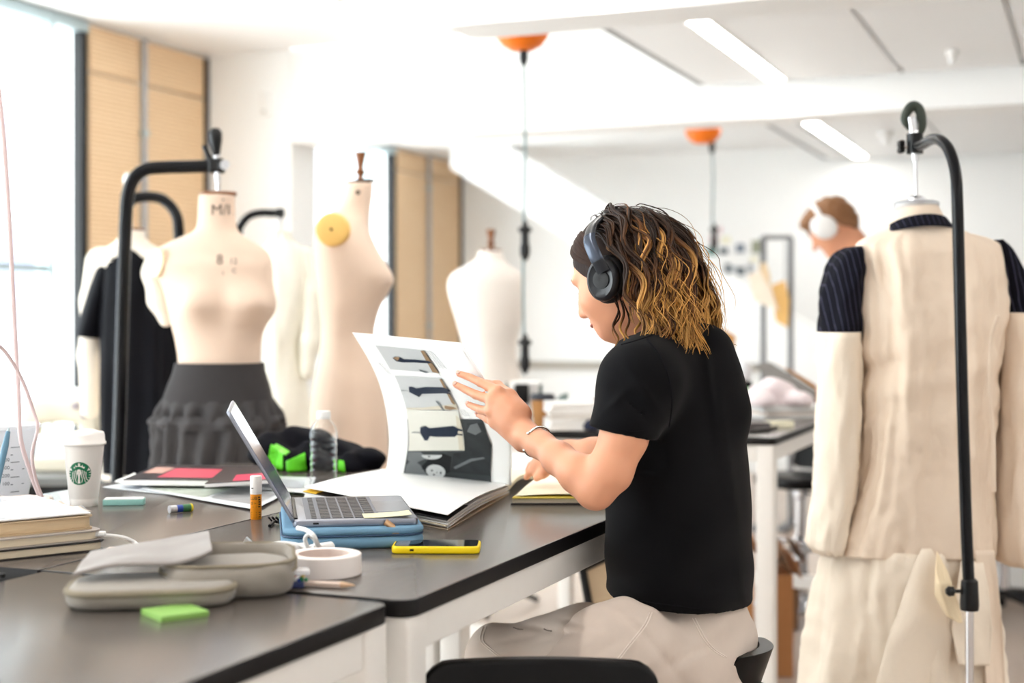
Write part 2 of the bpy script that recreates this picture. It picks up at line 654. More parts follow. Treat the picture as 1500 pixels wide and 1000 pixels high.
XW, YB, YF, XR = -5.2, 7.6, 11.5, 3.0
S_ = lambda o: tag(o, kind='structure')
S_(MB().span((XW - .3, -2.5, -.1), (XR + .3, YF + .3, 0)).build('floor', m_floor))
S_(MB().span((XW - .3, -2.5, 2.92), (XR + .3, YB, 3.1)).build('ceiling', m_ceil))
S_(MB().span((XW - .3, YB + .3, 2.64), (-2.0, YF + .3, 3.1)).build('ceiling', m_ceil))
S_(MB().span((XW - .1, -2.7, 0), (XR + .2, -2.5, 3.1)).build('wall_near', m_wall))
S_(MB().span((XR, -2.5, 0), (XR + .2, YF + .3, 3.1)).build('wall_right', m_wall))
S_(MB().span((XW - .3, YF, 0), (XR + .2, YF + .2, 3.1)).build('wall_far', m_wall))
S_(MB().span((XW - .3, YB, 0), (-4.59, YB + .3, 2.92)).build('wall_back', m_wall))
S_(MB().span((-4.59, YB, 2.34), (XR, YB + .3, 2.92)).build('beam', m_wall, bevel=.006))
b = MB()
b.loft([rrect((0.385, 4.9, z), Vector((1, 0, 0)), Vector((0, 1, 0)), 5.23, .27, .06, 5) for z in (2.34, 2.92)])
S_(b.build('beam', m_wall, smooth=True))

def lowered(y0, y1, z, edges):
    o = S_(MB().span((-1.97, y0, z + .03), (XR, y1, 2.919)).build('ceiling', m_ceil))
    for a, c in zip(edges, edges[1:]):
        MB().span((a + .012, y0 + .01, z), (c - .012, y1 - .07, z + .03)).build('panel', m_panel, o, bevel=.003)
    MB().span((-2.02, y0, z + .012), (-1.97, y1, z + .05)).build('shadow_gap_strip', m_grey, o)  # grey strips stand in for the shade of the ceiling's shadow gap
    MB().span((-1.97, y1 - .06, z + .012), (XR, y1 - .001, z + .03)).build('shadow_gap_strip', m_grey, o)
lowered(5.05, 7.6, 2.525, [-1.97, -1.62, -.92, -.33, .27, .87, 1.47, 2.07, 2.67, 3.0])
lowered(7.92, 11.5, 2.525, [-1.97, -1.80, -1.0, -.4, .2, .8, 1.4, 2.0, 3.0])

def strip_light(x, y0, y1, z, wd, label):
    t = thing('ceiling_light', label, 'light', (x, (y0 + y1) / 2, z), 'linear ceiling lights')
    b = MB()
    b.span((x - wd / 2 - .012, y0 - .012, z - .006), (x - wd / 2, y1 + .012, z + .0))
    b.span((x + wd / 2, y0 - .012, z - .006), (x + wd / 2 + .012, y1 + .012, z))
    b.span((x - wd / 2, y0 - .012, z - .006), (x + wd / 2, y0, z))
    b.span((x - wd / 2, y1, z - .006), (x + wd / 2, y1 + .012, z))
    b.build('frame', m_white, t)
    MB().span((x - wd / 2, y0, z - .004), (x + wd / 2, y1, z)).build('diffuser', m_lamp, t)
strip_light(-3.73, 5.2, 7.48, 2.92, .075, 'linear strip light in the plain ceiling near the wooden panels')
strip_light(-1.56, 5.15, 7.48, 2.525, .095, 'linear strip light in the lowered ceiling between the two beams')
strip_light(-1.70, 8.0, 11.35, 2.525, .10, 'linear strip light in the ceiling beyond the far beam')

# the glazed side wall: two bays of glass, each ending in a dark mullion and birch panels
def facade(n, y0, y1, mulls, dark, ztop):
    w_ = S_(MB().span((XW - .10, y0, 0), (XW, y1, .12)).span((XW - .10, y0, ztop), (XW, y1, 3.1)).build('window_%d' % n, m_alu))
    b = MB().span((XW - .07, y0, ztop - .05), (XW + .02, y1, ztop))
    b.build('head_rail', m_alu, w_)
    for y in mulls:
        MB().span((XW - .08, y - .018, .12), (XW + .02, y + .018, ztop - .05)).build('mullion', m_alu, w_)
    MB().span((XW - .05, dark - .025, 0), (XW + .012, dark + .025, ztop)).build('mullion', m_black, w_)
    ys = [y0] + list(mulls) + [dark]
    for a, c in zip(ys, ys[1:]):
        MB().span((XW - .035, a + .018, .12), (XW - .027, c - .018, ztop - .05)).build('pane', m_glass, w_)
    for a, c in zip(ys[:-2], ys[1:-1]):
        MB().span((XW - .06, a + .018, 1.51), (XW + .0, c - .018, 1.545)).build('transom', m_alu, w_)
    return w_
facade(1, -2.5, 6.43, [-.9, .6, 2.1, 3.6, 4.9, 6.13], 6.40, 2.90)
facade(2, 7.9, 10.2, [8.5, 9.75], 10.17, 2.62)

def birch(y0, y1, ym, ztop, zj, tr):
    base = S_(MB().span((XW - .3, y0, 0), (XW - .03, y1, 3.0)).build('wall_left', m_wall))
    for a, c in ((y0 + .03, ym - .02), (ym + .03, y1 - .04)):
        MB().span((XW - .028, a, zj + .006), (XW, c, ztop)).build('panel', m_perf, base, bevel=.002)
        MB().span((XW - .028, a, .10), (XW, c, zj - .006)).build('panel', m_perf, base, bevel=.002)
    c = MB().tube([(XW + .02, ym, .1), (XW + .02, ym, ztop)], .017, 10).build('conduit', M('conduit_grey', (176, 178, 182), .4, .3), base, smooth=True)
    for z in (2.35, 1.2):
        MB().box((XW + .02, ym, z), (.04, .05, .03)).build('clip', m_alu, base, bevel=.004)
    MB().span((XW - .02, y1 - .03, 0), (XW + .015, y1 - .001, ztop)).build('corner_trim', M('dark_gap', (52, 44, 40), .6), base)
birch(6.43, 7.6, 6.93, 2.90, 2.64, 1)
birch(10.2, 11.5, 10.80, 2.62, 2.45, 2)

# sloping stair side in the far bay
b = MB()
x0, z0, x1, z1 = -4.85, 2.94, .1, 0.0
b.prism([(x0, 10.5, z0), (x1, 10.5, z1 + .0), (x1 - .75, 10.5, z1), (x0, 10.5, z0 - .46)], (0, .14, 0))
st = S_(b.build('trim_1', m_white, bevel=.004))
lo_ = lambda x: (z0 - .46) * (x1 - .75 - x) / (x1 - .75 - x0)
MB().prism([(-2.2, 10.52, lo_(-2.2)), (x1 - .75, 10.52, 0), (x1 - .83, 10.52, 0), (-2.2, 10.52, lo_(-2.2) - .04)], (0, .10, 0)).build('edge_strip', m_oak, st)
S_(MB().span((-4.7, YF - .06, .83), (-1.2, YF, .885)).build('trim_2', M('dado_trunking', (168, 160, 148), .5), bevel=.004))
S_(MB().span((XW, YF - .015, 0), (XR, YF, .10)).build('baseboard_far', m_white))

# small fittings
t = thing('wall_sensor', 'small white sensor box high on the white wall beside the birch panels', 'sensor', tuple(P(376, 150, 8.6)))
c = W((376 - 750) / FPX * 8.74, 8.74, 2.58); c.y = YB
MB().span((c.x - .035, YB - .03, 2.51), (c.x + .035, YB, 2.67)).build('casing', m_white, t, bevel=.008)
MB().box((c.x, YB - .032, 2.54), (.02, .006, .02)).build('lens', M('sensor_lens', (200, 196, 188), .3), t)
def round_fitting(name, label, cat, p, z, r, h):
    t = thing(name, label, cat, (p.x, p.y, z))
    MB().lathe([(0, 0), (r, 0), (r, -h * .35), (r * .7, -h * .5)], (p.x, p.y, z), n=20).build('base', m_white, t, smooth=True)
    MB().lathe([(0, -h * .45), (r * .55, -h * .5), (r * .55, -h * .9), (r * .3, -h), (0, -h)], (p.x, p.y, z), n=16).build('head', m_panel, t, smooth=True)
round_fitting('smoke_detector', 'round white smoke detector under the ceiling beyond the far beam', 'detector', P(1298, 195, 9.6), 2.525, .055, .10)
round_fitting('sprinkler', 'white sprinkler head under the lowered ceiling between the beams', 'sprinkler', P(1395, 72, 6.7), 2.525, .03, .07)
round_fitting('sprinkler', 'white sprinkler head under the plain ceiling near the glazed wall', 'sprinkler', P(292, 10, 7.6), 2.92, .035, .05)

# outside: a pale building across the way
t = thing('outside_building', 'pale building seen through the tall window', 'building', (-16, 9, -6))
MB().span((-22, 3, -6), (-16, 30, 6.5)).build('facade', M('pale_render', (150, 156, 164), .8, var=.03, scale=1), t)
m_ow = M('far_window', (104, 108, 124), .5, spec=.1)
for y in range(8):
    for z0_, z1_ in ((-2.2, -.4), (1.15, 2.7), (3.85, 4.65)):
        MB().span((-16.06, 8.4 + y * 1.85, z0_), (-15.96, 9.5 + y * 1.85, z1_)).build('window', m_ow, t)

# ---------------------------------------------------------------- cable reels under the beams
m_org = M('orange_plastic', (240, 120, 20), .35, var=.06)
m_cord = M('dark_cord', (44, 66, 68), .5)
m_gcord = M('grey_cord', (120, 140, 142), .5)
def reel(px, py, d, pyend, plug, label, clabel, face, zc):
    p = P(px, py, d)
    t = thing('cable_reel', label, 'cable reel', tuple(p), 'orange cable reels')
    r = .055 * 1.0
    R2 = .105
    prof = [(0, -.058), (.045, -.056), (.078, -.038), (.10, -.008), (.105, .012), (.105, .03), (0, .03)]
    MB().lathe(prof, p, n=28).build('housing', m_org, t, smooth=True)
    MB().lathe([(0, .03), (.02, .03), (.02, zc - p.z), (0, zc - p.z)], p, n=12).build('hanger', m_white, t, smooth=True)
    c = p + RIGHT * (.02 * face)
    MB().lathe([(0, 0), (.014, 0), (.018, -.05), (.009, -.075), (0, -.075)], c + Vector((0, 0, -.04)), n=12).build('cable_guide', m_blkplastic, t, smooth=True)
    e = P(plug[0], pyend, d)
    q = c + Vector((0, 0, -.06))
    pts = [q, q * .7 + e * .3 + RIGHT * .004, q * .3 + e * .7 - RIGHT * .006, e]
    g = thing('power_cord', clabel, 'cord', tuple(q), 'hanging power cords')
    MB().tube(catmull(pts, 8), .0062, 8).build('cable', m_gcord, g, smooth=True)
    for k, y in enumerate(plug[1]):
        a = P(plug[0], y, d)
        MB().lathe([(0, .07), (.008, .07), (.013, .05), (.026, .045), (.028, .03), (.016, .025), (.016, -.02), (.02, -.028), (.02, -.06), (.008, -.085), (0, -.085)],
                   a, n=14).build('inline_plug', m_blkplastic, g, smooth=True)
    return t
reel(765, 53, 5.6, 548, (769, [350, 515]), 'orange domed cable reel hanging under the near beam', 'grey power cord with inline black plugs hanging from the near reel', .3, 2.92)
reel(1030, 196, 8.3, 360, (1046, [345]), 'orange domed cable reel hanging under the far beam', 'grey power cord hanging from the far reel over the pinned pictures', 2.6, 2.64)

# ---------------------------------------------------------------- worktables
m_top = M('dark_laminate', (92, 85, 80), 0.22, var=0.10, scale=14, bump=0.02, bscale=160, stretch=(6, 1, 6), spec=0.5)
m_edge = M('black_table_edge', (14, 12, 13), .5, spec=.3)
m_steel = M('white_powder_coat', (236, 232, 227), .42, var=.02)
EX, EY = Vector((1, 0, 0)), Vector((0, 1, 0))

def worktable(x0, x1, y0, y1, label, h=.9, r=.03, rot=0.0, group='black topped worktables', low=True):
    c = Vector(((x0 + x1) / 2, (y0 + y1) / 2, 0))
    R = Matrix.Rotation(rot, 3, 'Z')
    ux, uy = R @ EX, R @ EY
    sx, sy = x1 - x0, y1 - y0
    q = lambda a, b_, z: c + ux * (a * (sx / 2)) + uy * (b_ * (sy / 2)) + UP * z
    t = thing('worktable', label, 'table', tuple(c), group)
    b = slab(c + UP * (h - .024), ux, uy, sx, sy, .024, r, .0025, 6)
    o = b.build('tabletop', [m_top, m_edge], t, smooth=True, angle=30)
    me = o.data
    for p in me.polygons:
        if abs(p.normal.z) < .75: p.material_index = 1
    ins = .03
    for sx_, sy_ in ((-1, -1), (1, -1), (1, 1), (-1, 1)):
        lc = c + ux * (sx_ * (sx / 2 - .032)) + uy * (sy_ * (sy / 2 - .032))
        lg = slab(lc, ux, uy, .055, .055, h - .0245, .006, 0, 3).build('leg', m_steel, t, smooth=True)
        slab(lc, ux, uy, .05, .05, .012, .006, 0, 3).build('foot', m_blkplastic, lg, smooth=True)
    for s in (-1, 1):
        MB().box(c + ux * (s * (sx / 2 - .032)) + UP * (h - .050), (.045, sy - .12, .05), (ux, uy, UP)).build('rail', m_steel, t, bevel=.003)
        MB().box(c + uy * (s * (sy / 2 - .032)) + UP * (h - .050), (sx - .12, .045, .05), (ux, uy, UP)).build('rail', m_steel, t, bevel=.003)
    if low:
        for s in (-1, 1):
            MB().box(c + uy * (s * (sy / 2 - .032)) + UP * .22, (sx - .12, .04, .05), (ux, uy, UP)).build('rail', m_steel, t, bevel=.003)
    return t
YS = 1.643
worktable(-1.413, -.816, YS + .002, 3.05, 'black topped worktable under the laptop and the sketchbook', r=(.028, .004, .004, .028))
worktable(-2.02, -1.416, YS + .002, 3.05, 'black topped worktable under the white coffee cup', r=(.004, .028, .028, .004))
worktable(-1.413, -.845, .25, YS - .010, 'black topped worktable nearest the bottom edge, holding the grey pencil case', rot=math.radians(-1.0), r=(.026, .004, .004, .026))
worktable(-2.10, -.90, 4.30, 5.68, 'black topped worktable behind the seated woman, holding a paper coffee cup')

# ---------------------------------------------------------------- things on the worktables
m_paper = M('white_paper', (247, 246, 244), .65, var=.015)
m_cream = M('cream_paper', (238, 226, 200), .7, var=.05, scale=60)
m_cup = M('cup_plastic', (238, 232, 226), .42, var=.015)
m_green = M('emblem_green', (12, 106, 70), .45, var=.03)
ZT = .9

def around(c, R_of, px_side=1):
    """maps (s,h,off) on an upright round thing facing the camera"""
    v = Vector((c.x, c.y, 0)); v.normalize()
    rt = Vector((v.y, -v.x, 0))
    def f(s, h, off=0.0):
        R = R_of(h)
        a = s / R
        return Vector((c.x, c.y, c.z + h)) + (rt * math.sin(a) - v * math.cos(a)) * (R + off)
    return f

def wrap_flat(mb, verts, faces, f, off, s0=0, h0=0, flip=1):
    mb.add([f(s0 + x * flip, h0 + y, off) for x, y in verts], faces)

# reusable cup with a green emblem
c = T(123, 740)
cup = thing('coffee_cup', 'white reusable coffee cup with lid and round green emblem', 'cup', tuple(c))
Rc = lambda h: .0262 + (.0385 - .0262) * h / .122
MB().lathe([(0, 0), (.0255, 0), (.0262, .002), (.0275, .0135), (.0272, .0145), (Rc(.016), .016), (.0385, .122), (.0370, .122), (.0255, .006), (0, .006)], c, n=48).build('cup_body', m_cup, cup, smooth=True)
lid = MB().lathe([(.0392, .1175), (.0418, .119), (.0420, .1235), (.0398, .1255), (.0388, .139), (.0372, .1435), (.0352, .1445), (.0335, .1405), (0, .1395)], c, n=48, cap=False)
for v in range(len(lid.v)):                       # the rim dips towards the drinking side
    p = Vector(lid.v[v]); q = p - c
    if q.z > .139 and q.x * q.x + q.y * q.y > .0009:
        p.z += .002 * math.cos(3 * math.atan2(q.y, q.x)); lid.v[v] = tuple(p)
lid.build('lid', M('lid_plastic', (246, 241, 236), .35, var=.01), cup, smooth=True, angle=60)
f = around(c, Rc)
LS, LH, LR = -.0085, .0655, .0222
e = MB()
n = 40
vs = [(0, 0)] + [(LR * k / 4 * math.cos(2 * math.pi * i / n), LR * k / 4 * math.sin(2 * math.pi * i / n)) for k in range(1, 5) for i in range(n)]
fs = [(0, 1 + i, 1 + (i + 1) % n) for i in range(n)] + [(1 + k * n + i, 1 + (k + 1) * n + i, 1 + (k + 1) * n + (i + 1) % n, 1 + k * n + (i + 1) % n) for k in range(3) for i in range(n)]
wrap_flat(e, vs, fs, f, .0004, LS, LH)
emb = e.build('emblem', m_green, cup, smooth=True)
e = MB()
def strip(pts, wd, off=.0008):
    L = []
    for i, p in enumerate(pts):
        a, b_ = pts[max(i - 1, 0)], pts[min(i + 1, len(pts) - 1)]
        dx, dy = b_[0] - a[0], b_[1] - a[1]
        l = math.hypot(dx, dy) or 1
        w2 = wd * (1 if i < len(pts) - 1 else .5) / 2
        L += [(p[0] - dy / l * w2, p[1] + dx / l * w2), (p[0] + dy / l * w2, p[1] - dx / l * w2)]
    wrap_flat(e, [(x * LR, y * LR) for x, y in L], [(2 * i, 2 * i + 1, 2 * i + 3, 2 * i + 2) for i in range(len(pts) - 1)], f, off, LS, LH)
def poly(pts, off=.0008):
    wrap_flat(e, [(x * LR, y * LR) for x, y in pts], [tuple(range(len(pts)))], f, off, LS, LH)
poly([(.20 * math.cos(a) - .02, .27 * math.sin(a) + .10) for a in [2 * math.pi * k / 20 for k in range(20)]])
for sgn in (-1, 1):                                # long wavy hair and the open tails either side
    for k in range(3):
        pts = [(sgn * (.25 + .145 * k + .035 * math.sin(y * 9 + k * .6) + .10 * max(0, -y) * k) - .02, y) for y in np.linspace(.30 - .08 * k, -.80 + .10 * k, 14)]
        strip(pts, .055)
    for k in range(6):
        a = math.radians(-52 + 15 * k)
        strip([(sgn * .98 * math.cos(a), .98 * math.sin(a) - .02), (sgn * .80 * math.cos(a), .84 * math.sin(a) - .05)], .065)
    poly([(sgn * .64, .22), (sgn * .78, .50), (sgn * .93, .20), (sgn * .80, .28)])
poly([(-.11, -.16), (.07, -.16), (.04, -.40), (.10, -.86), (-.14, -.86), (-.08, -.40)])
poly([(-.46, .43), (.42, .43), (.46, .58), (.28, .60), (.30, .76), (.14, .62), (-.02, .78), (-.18, .62), (-.34, .76), (-.32, .60), (-.50, .58)])
for k, (sx_, sy_) in enumerate(((-.02, .82),)):
    poly([(sx_ + (.15 if i % 2 == 0 else .06) * math.sin(i * math.pi / 5), sy_ + (.15 if i % 2 == 0 else .06) * math.cos(i * math.pi / 5)) for i in range(10)])
e.build('emblem_figure', m_cup, emb)
e = MB()
for x in (-.10, .06): strip([(x - .045, .15), (x + .045, .15)], .035, .0011)
strip([(-.02, .13), (-.03, 0)], .02, .0011); strip([(-.07, -.05), (.03, -.05)], .035, .0011)
e.build('emblem_lines', m_green, emb)

# measuring jug, translucent with printed marks
c = T(-2, 738)
jug = thing('measuring_cup', 'translucent plastic measuring cup with graduation marks at the left edge', 'measuring cup', tuple(c))
m_transl = M('translucent_plastic', (248, 249, 252), .45, trans=.45, ior=1.15, var=.01)
Rj = lambda h: .054 + .022 * h / .150
MB().lathe([(0, 0), (.053, 0), (.054, .003), (.0755, .147), (.080, .150), (.080, .156), (.0745, .156), (.0725, .150), (.0515, .004), (0, .004)], c, n=40).build('cup_body', m_transl, jug, smooth=True)
f = around(c, Rj)
mk = MB()
for k in range(7):
    h = .028 + .0145 * k
    wd = .03 if k % 2 else .018
    for s0 in (-.03, .022):
        wrap_flat(mk, [(0, 0), (wd, 0), (wd, .0014), (0, .0014)], [(0, 1, 2, 3)], f, .0006, s0, h)
vs, fs = text_mesh('250', .009)
for k, s_ in enumerate(('400', '300', '200', '100')):
    vs, fs = text_mesh(s_, .0095)
    wrap_flat(mk, vs, fs, f, .0006, .013, .092 - k * .0155)
mk.build('graduation_marks', M('grey_print', (70, 78, 92), .6), jug)
# a teal knitting-needle-like rod leaning in it
t = thing('blue_rod', 'thin blue-grey rod leaning at the left edge beside the measuring cup', 'rod', tuple(P(0, 735, 2.6)))
MB().tube([P(-12, 742, 2.50), P(8, 652, 2.55), P(12, 632, 2.56)], [.0055, .006, .004], 10).build('shaft', M('rod_blue', (92, 130, 152), .3), t, smooth=True)
MB().tube([P(12, 632, 2.56), P(13, 627, 2.56)], [.0035, .001], 8).build('tip', m_alu, t, smooth=True)

# two hanging pale pink leads ending in a white plug
m_pink = M('pale_pink_lead', (222, 200, 200), .5, var=.03)
ld = thing('hanging_lead', 'pale pink twisted lead hanging at the left edge, ending in a white plug', 'cord', tuple(P(60, 728, 2.62)))
A = catmull([P(-26, -260, 2.5), P(-8, 60, 2.52), P(6, 210, 2.54), P(14, 330, 2.56), P(20, 450, 2.58), P(27, 575, 2.6), P(30, 640, 2.6), P(44, 690, 2.61), P(58, 727, 2.62)], 8)
B = catmull([P(-60, 450, 2.5), P(-18, 492, 2.52), P(10, 518, 2.55), P(34, 560, 2.58), P(50, 605, 2.6), P(55, 628, 2.6), P(47, 665, 2.6), P(52, 700, 2.61), P(62, 728, 2.62)], 8)
MB().tube(A, .0042, 8, flat=.45, side=RIGHT).build('strand', m_pink, ld, smooth=True)
MB().tube(B, .0034, 8, flat=.5, side=RIGHT).build('strand', m_pink, ld, smooth=True)
q = T(66, 731, .905)
MB().tube([q + RIGHT * -.018, q + RIGHT * -.010, q, q + RIGHT * .012, q + RIGHT * .016], [.004, .0075, .0085, .0075, .003], 12, side=UP).build('plug', M('warm_white_plastic', (240, 232, 224), .3), ld, smooth=True)

# stack of sketchbooks with a clear sleeve of papers on top
e1 = W(-.62, .78, 0).normalized(); e2 = Vector((-e1.y, e1.x, 0))
if e2.dot(VIEW) > 0: e2 = -e2
m_beige = M('page_block', (214, 188, 152), .75, var=.16, scale=300, stretch=(.02, .02, 3))
m_beige2 = M('page_block_pale', (226, 210, 184), .75, var=.14, scale=300, stretch=(.02, .02, 3))
def pad(zb, h, cx, cy, corner, label, cover, pages, rot=0.0, name='sketchbook', r=.018):
    R = Matrix.Rotation(rot, 3, 'Z')
    a, b_ = R @ e1, R @ e2
    ctr = corner + a * (cx / 2) + b_ * (cy / 2)
    t = thing(name, label, 'sketchbook', (ctr.x, ctr.y, zb), 'sketchbooks stacked at the left edge')
    base = Vector((ctr.x, ctr.y, zb))
    slab(base, a, b_, cx, cy, .0022, r, 0, 6).build('cover', cover, t, smooth=True)
    slab(base + UP * .0022, a, b_, cx - .006, cy - .006, h - .0044, r, .001, 6).build('page_block', pages, t, smooth=True)
    slab(base + UP * (h - .0022), a, b_, cx, cy, .0022, r, 0, 6).build('cover', cover, t, smooth=True)
    return t
k0 = T(157, 806, .9)
m_cv1 = M('black_cover', (36, 32, 32), .5); m_cv2 = M('kraft_cover', (196, 172, 140), .7); m_cv3 = M('grey_card', (172, 162, 154), .7)
pad(.9005, .016, .30, .22, k0, 'sketchbook with black cover at the bottom of the left stack', m_cv1, m_beige2)
pad(.9170, .016, .30, .22, k0 + e1 * .004 + e2 * .004, 'sketchbook with grey card cover second from the bottom of the left stack', m_cv3, m_beige2, .01)
pad(.9335, .021, .29, .22, k0 + e1 * .016 + e2 * .012, 'thick sketchbook with tan page edges on top of the left stack', m_cv2, m_beige, -.015)
t = thing('plastic_sleeve', 'crumpled clear sleeve of white papers lying on the sketchbook stack', 'sleeve', tuple(k0 + Vector((0, 0, .056))))
ctr = k0 + e1 * .022 + e2 * .018
MB().grid(lambda u, v: ctr + e1 * (.27 * u) + e2 * (.20 * v) + UP * (.0562 - k0.z + .9 + .0008), 4, 4, UP * .002).build('paper', m_paper, t)
def slv(u, v):
    p = ctr + e1 * (.28 * u - .004) + e2 * (.21 * v - .004)
    return Vector((p.x, p.y, .9 + .0605 + .005 * max(0, nz((u * 5, v * 5, 1))) + .007 * max(0, nz((u * 9, v * 3, 4)))))
MB().grid(slv, 30, 24).build('clear_film', M('clear_film', (252, 250, 255), .12, trans=.85, ior=1.15, var=0), t, smooth='all')
# white charging lead and a strip of masking tape beside the stack
t = thing('charging_lead', 'white charging lead looping out from under the sketchbook stack', 'cord', tuple(T(190, 800)))
MB().tube(catmull([T(140, 783, .925), T(160, 784, .92), T(182, 787, .915), T(199, 795, .905), T(200, 803, .904), T(186, 812, .904), T(176, 822, .904)], 8), .0028, 8).build('cable', m_white, t, smooth=True)
MB().box(T(144, 781, .926), (.022, .013, .007), (RIGHT, VIEW, UP)).build('plug', m_white, t, bevel=.002)
tag(slab(T(176, 803, .9003), RIGHT, VIEW, .04, .02, .0012, .002).build('tape_strip', M('masking_tape_beige', (222, 205, 190), .7)), 'short strip of beige tape on the table beside the sketchbook stack', 'tape')
# small dark plug added to show the gap where the table corners meet
tag(slab(T(1, 846, .9003), EX, EY, .012, .009, .006, .003, .001).build('corner_gap_plug', m_blkplastic, smooth=True), 'added black plug marking the gap in the table joint at the left edge', 'stub')

# pencil case: soft grey pouch lying open
m_felt = M('grey_canvas', (140, 132, 122), .9, var=.10, scale=60, bump=.25, bscale=700, dist=.0006, sheen=.2)
m_felt2 = M('pale_grey_canvas', (146, 139, 135), .9, var=.05, scale=50, bump=.2, bscale=700, dist=.0006, sheen=.2)
m_felt3 = M('olive_grey_binding', (136, 126, 108), .9, var=.08, scale=60)
m_felt4 = M('pouch_lining', (178, 166, 146), .85, var=.10, scale=40, bump=.2, bscale=300, dist=.0006)
pc = thing('pencil_case', 'grey canvas pencil case lying open near the front table corner', 'pencil case', tuple(T(250, 880)))
def blob(c, ux, uy, sx, sy, h, r, e, amp, seed, name, mat, parent=pc, up=UP, nn=7):
    """soft slab with a bulging top"""
    b = MB()
    K = 7
    rings = []
    for k in range(K + 1):
        a = -math.pi / 2 + math.pi * k / K
        ins = e * (1 - math.cos(a))
        rings.append([p for p in rrect(Vector(c) + up * (h * (math.sin(a) * .5 + .5)), ux, uy, sx - 2 * ins, sy - 2 * ins, max(r - ins, .004), nn)])
    b.loft(rings, cap=True)
    for i, p in enumerate(b.v):
        q = Vector(p); q.z += amp * nz(q, 22, seed) * (1 if q.z > c[2] + .004 else 0)
        b.v[i] = tuple(q)
    return b.build(name, mat, parent, smooth='all')
u1 = W(.985, .17, 0); v1 = W(-.17, .985, 0)
zc = .9
blob(T(214, 887) + VIEW * .035 + UP * .0005, u1, v1, .212, .135, .026, .045, .012, .002, 3, 'tray', m_felt)
MB().tube([p + UP * .0205 for p in rrect(T(214, 887) + VIEW * .035, u1, v1, .208, .131, .043, 8)] + [rrect(T(214, 887) + VIEW * .035 + UP * .0205, u1, v1, .208, .131, .043, 8)[0]], .0042, 8).build('binding', m_felt3, pc, smooth=True)
def flap(u, v):
    c = T(208, 872) + VIEW * .024
    x, y = (u - .5), (v - .5)
    rr = .40
    sx = .176 * (1 - .10 * v) ; sy = .118
    p = c + u1 * (x * sx) + v1 * (y * sy)
    z = .9 + .031 + .012 * v + .024 * u + .006 * math.sin(u * 5 + .4) * (1 - v) + .003 * nz((u * 3, v * 3, 2)) + .010 * max(0, u - .7) * (1 - v) * 3
    return Vector((p.x, p.y, z))
MB().grid(flap, 22, 16, UP * .005).build('flap', m_felt2, pc, smooth=True, bevel=.002)
blob(T(318, 884) + VIEW * .080 + UP * .0005, u1, v1, .172, .125, .040, .05, .015, .004, 9, 'pouch', m_felt)
cc = T(316, 882) + VIEW * .084
ring = rrect(cc + UP * .033, u1, v1, .172, .128, .055, 8)
wall = []
for k, (s_, z_) in enumerate(((1.0, .030), (1.02, .040), (.99, .049), (.93, .048), (.90, .034))):
    wall.append([cc + (p - cc - UP * .033) * s_ + UP * (z_ + .005 * nz(p, 25, 2 + k) + (.004 if (p - cc).dot(VIEW) > .02 else -.006) * (k / 2 if k < 3 else 1)) for p in ring])
MB().loft(wall, cap=False).build('pouch_rim', m_felt, pc, smooth='all')
MB().grid(lambda u, v: cc + u1 * ((u - .5) * .14) + v1 * ((v - .5) * .10) + UP * (.035 + .004 * nz((u * 6, v * 6, 3))), 10, 8).build('pouch_lining', m_felt4, pc, smooth='all')
for k in (0, 1):
    pts = [cc + (p - cc - UP * .033) * (1.035 - .03 * k) + UP * (.036 + .012 * k - .0 + (.004 if (p - cc).dot(VIEW) > .02 else -.006)) for p in ring]
    MB().tube(pts + pts[:1], .0026, 6).build('zip_tape', m_felt3, pc, smooth=True)
nx_, ny_ = W(.80, .60, 0), W(-.60, .80, 0)
tag(slab(T(236, 911, .9003) + nx_ * .031 + ny_ * .031, nx_, ny_, .062, .062, .006, .001).build('sticky_notes', M('lime_notes', (138, 184, 92), .75)), 'pad of lime green sticky notes under the grey pencil case', 'sticky notes')

# masking tape roll, pencil and small coloured pins
c = T(470, 846) + VIEW * .03
tr = thing('tape_roll', 'roll of white masking tape standing flat in front of the laptop', 'tape roll', (c.x, c.y, .9))
c.z = .9005
R0, R1, HH = .0535, .037, .029
MB().lathe([(R1 + .002, 0), (R0 - .001, 0), (R0, .001), (R0, HH - .001), (R0 - .001, HH), (R1 + .002, HH), (R1 + .002, 0)], c, n=56, cap=False).build('tape', M('white_tape', (240, 231, 226), .6, var=.02, scale=80), tr, smooth=True)
MB().lathe([(R1 - .001, 0), (R1 + .0019, 0), (R1 + .0019, HH), (R1 - .001, HH), (R1 - .001, 0)], c, n=48, cap=False).build('core', M('card_core', (226, 206, 196), .7), tr, smooth=True)
t = thing('pencil', 'cream pencil lying beside the tape roll', 'pencil', tuple(T(480, 855)))
a, b_ = T(436, 853, .905), T(520, 857, .905)
dv = (b_ - a).normalized()
MB().tube([a, b_ - dv * .02], .0046, 6).build('barrel', M('cream_lacquer', (228, 206, 192), .45), t, smooth=True)
MB().tube([b_ - dv * .02, b_ - dv * .004, b_], [.0046, .0018, .0004], 8).build('tip', M('pale_wood', (216, 180, 146), .6), t, smooth=True)
t = thing('pin_box', 'clear little box of colourful pins beside the pencil case', 'box', tuple(T(420, 862)))
bx = T(418, 862) + VIEW * .012
MB().box(bx + UP * .0045, (.046, .026, .008), (u1, v1, UP)).build('tray', M('pin_tray', (58, 70, 120), .4), t, bevel=.002)
MB().box(bx + UP * .021 + u1 * .006, (.050, .028, .007), (u1, v1, UP)).build('lid', M('clear_lid', (248, 246, 250), .15, trans=.5, ior=1.2), t, bevel=.002)
rnd = random.Random(4)
pc_cols = [M('pin_red', (180, 44, 60), .3), M('pin_blue', (40, 70, 170), .3), M('pin_yellow', (226, 190, 60), .3), M('pin_green', (40, 130, 80), .3), M('pin_white', (236, 230, 236), .3)]
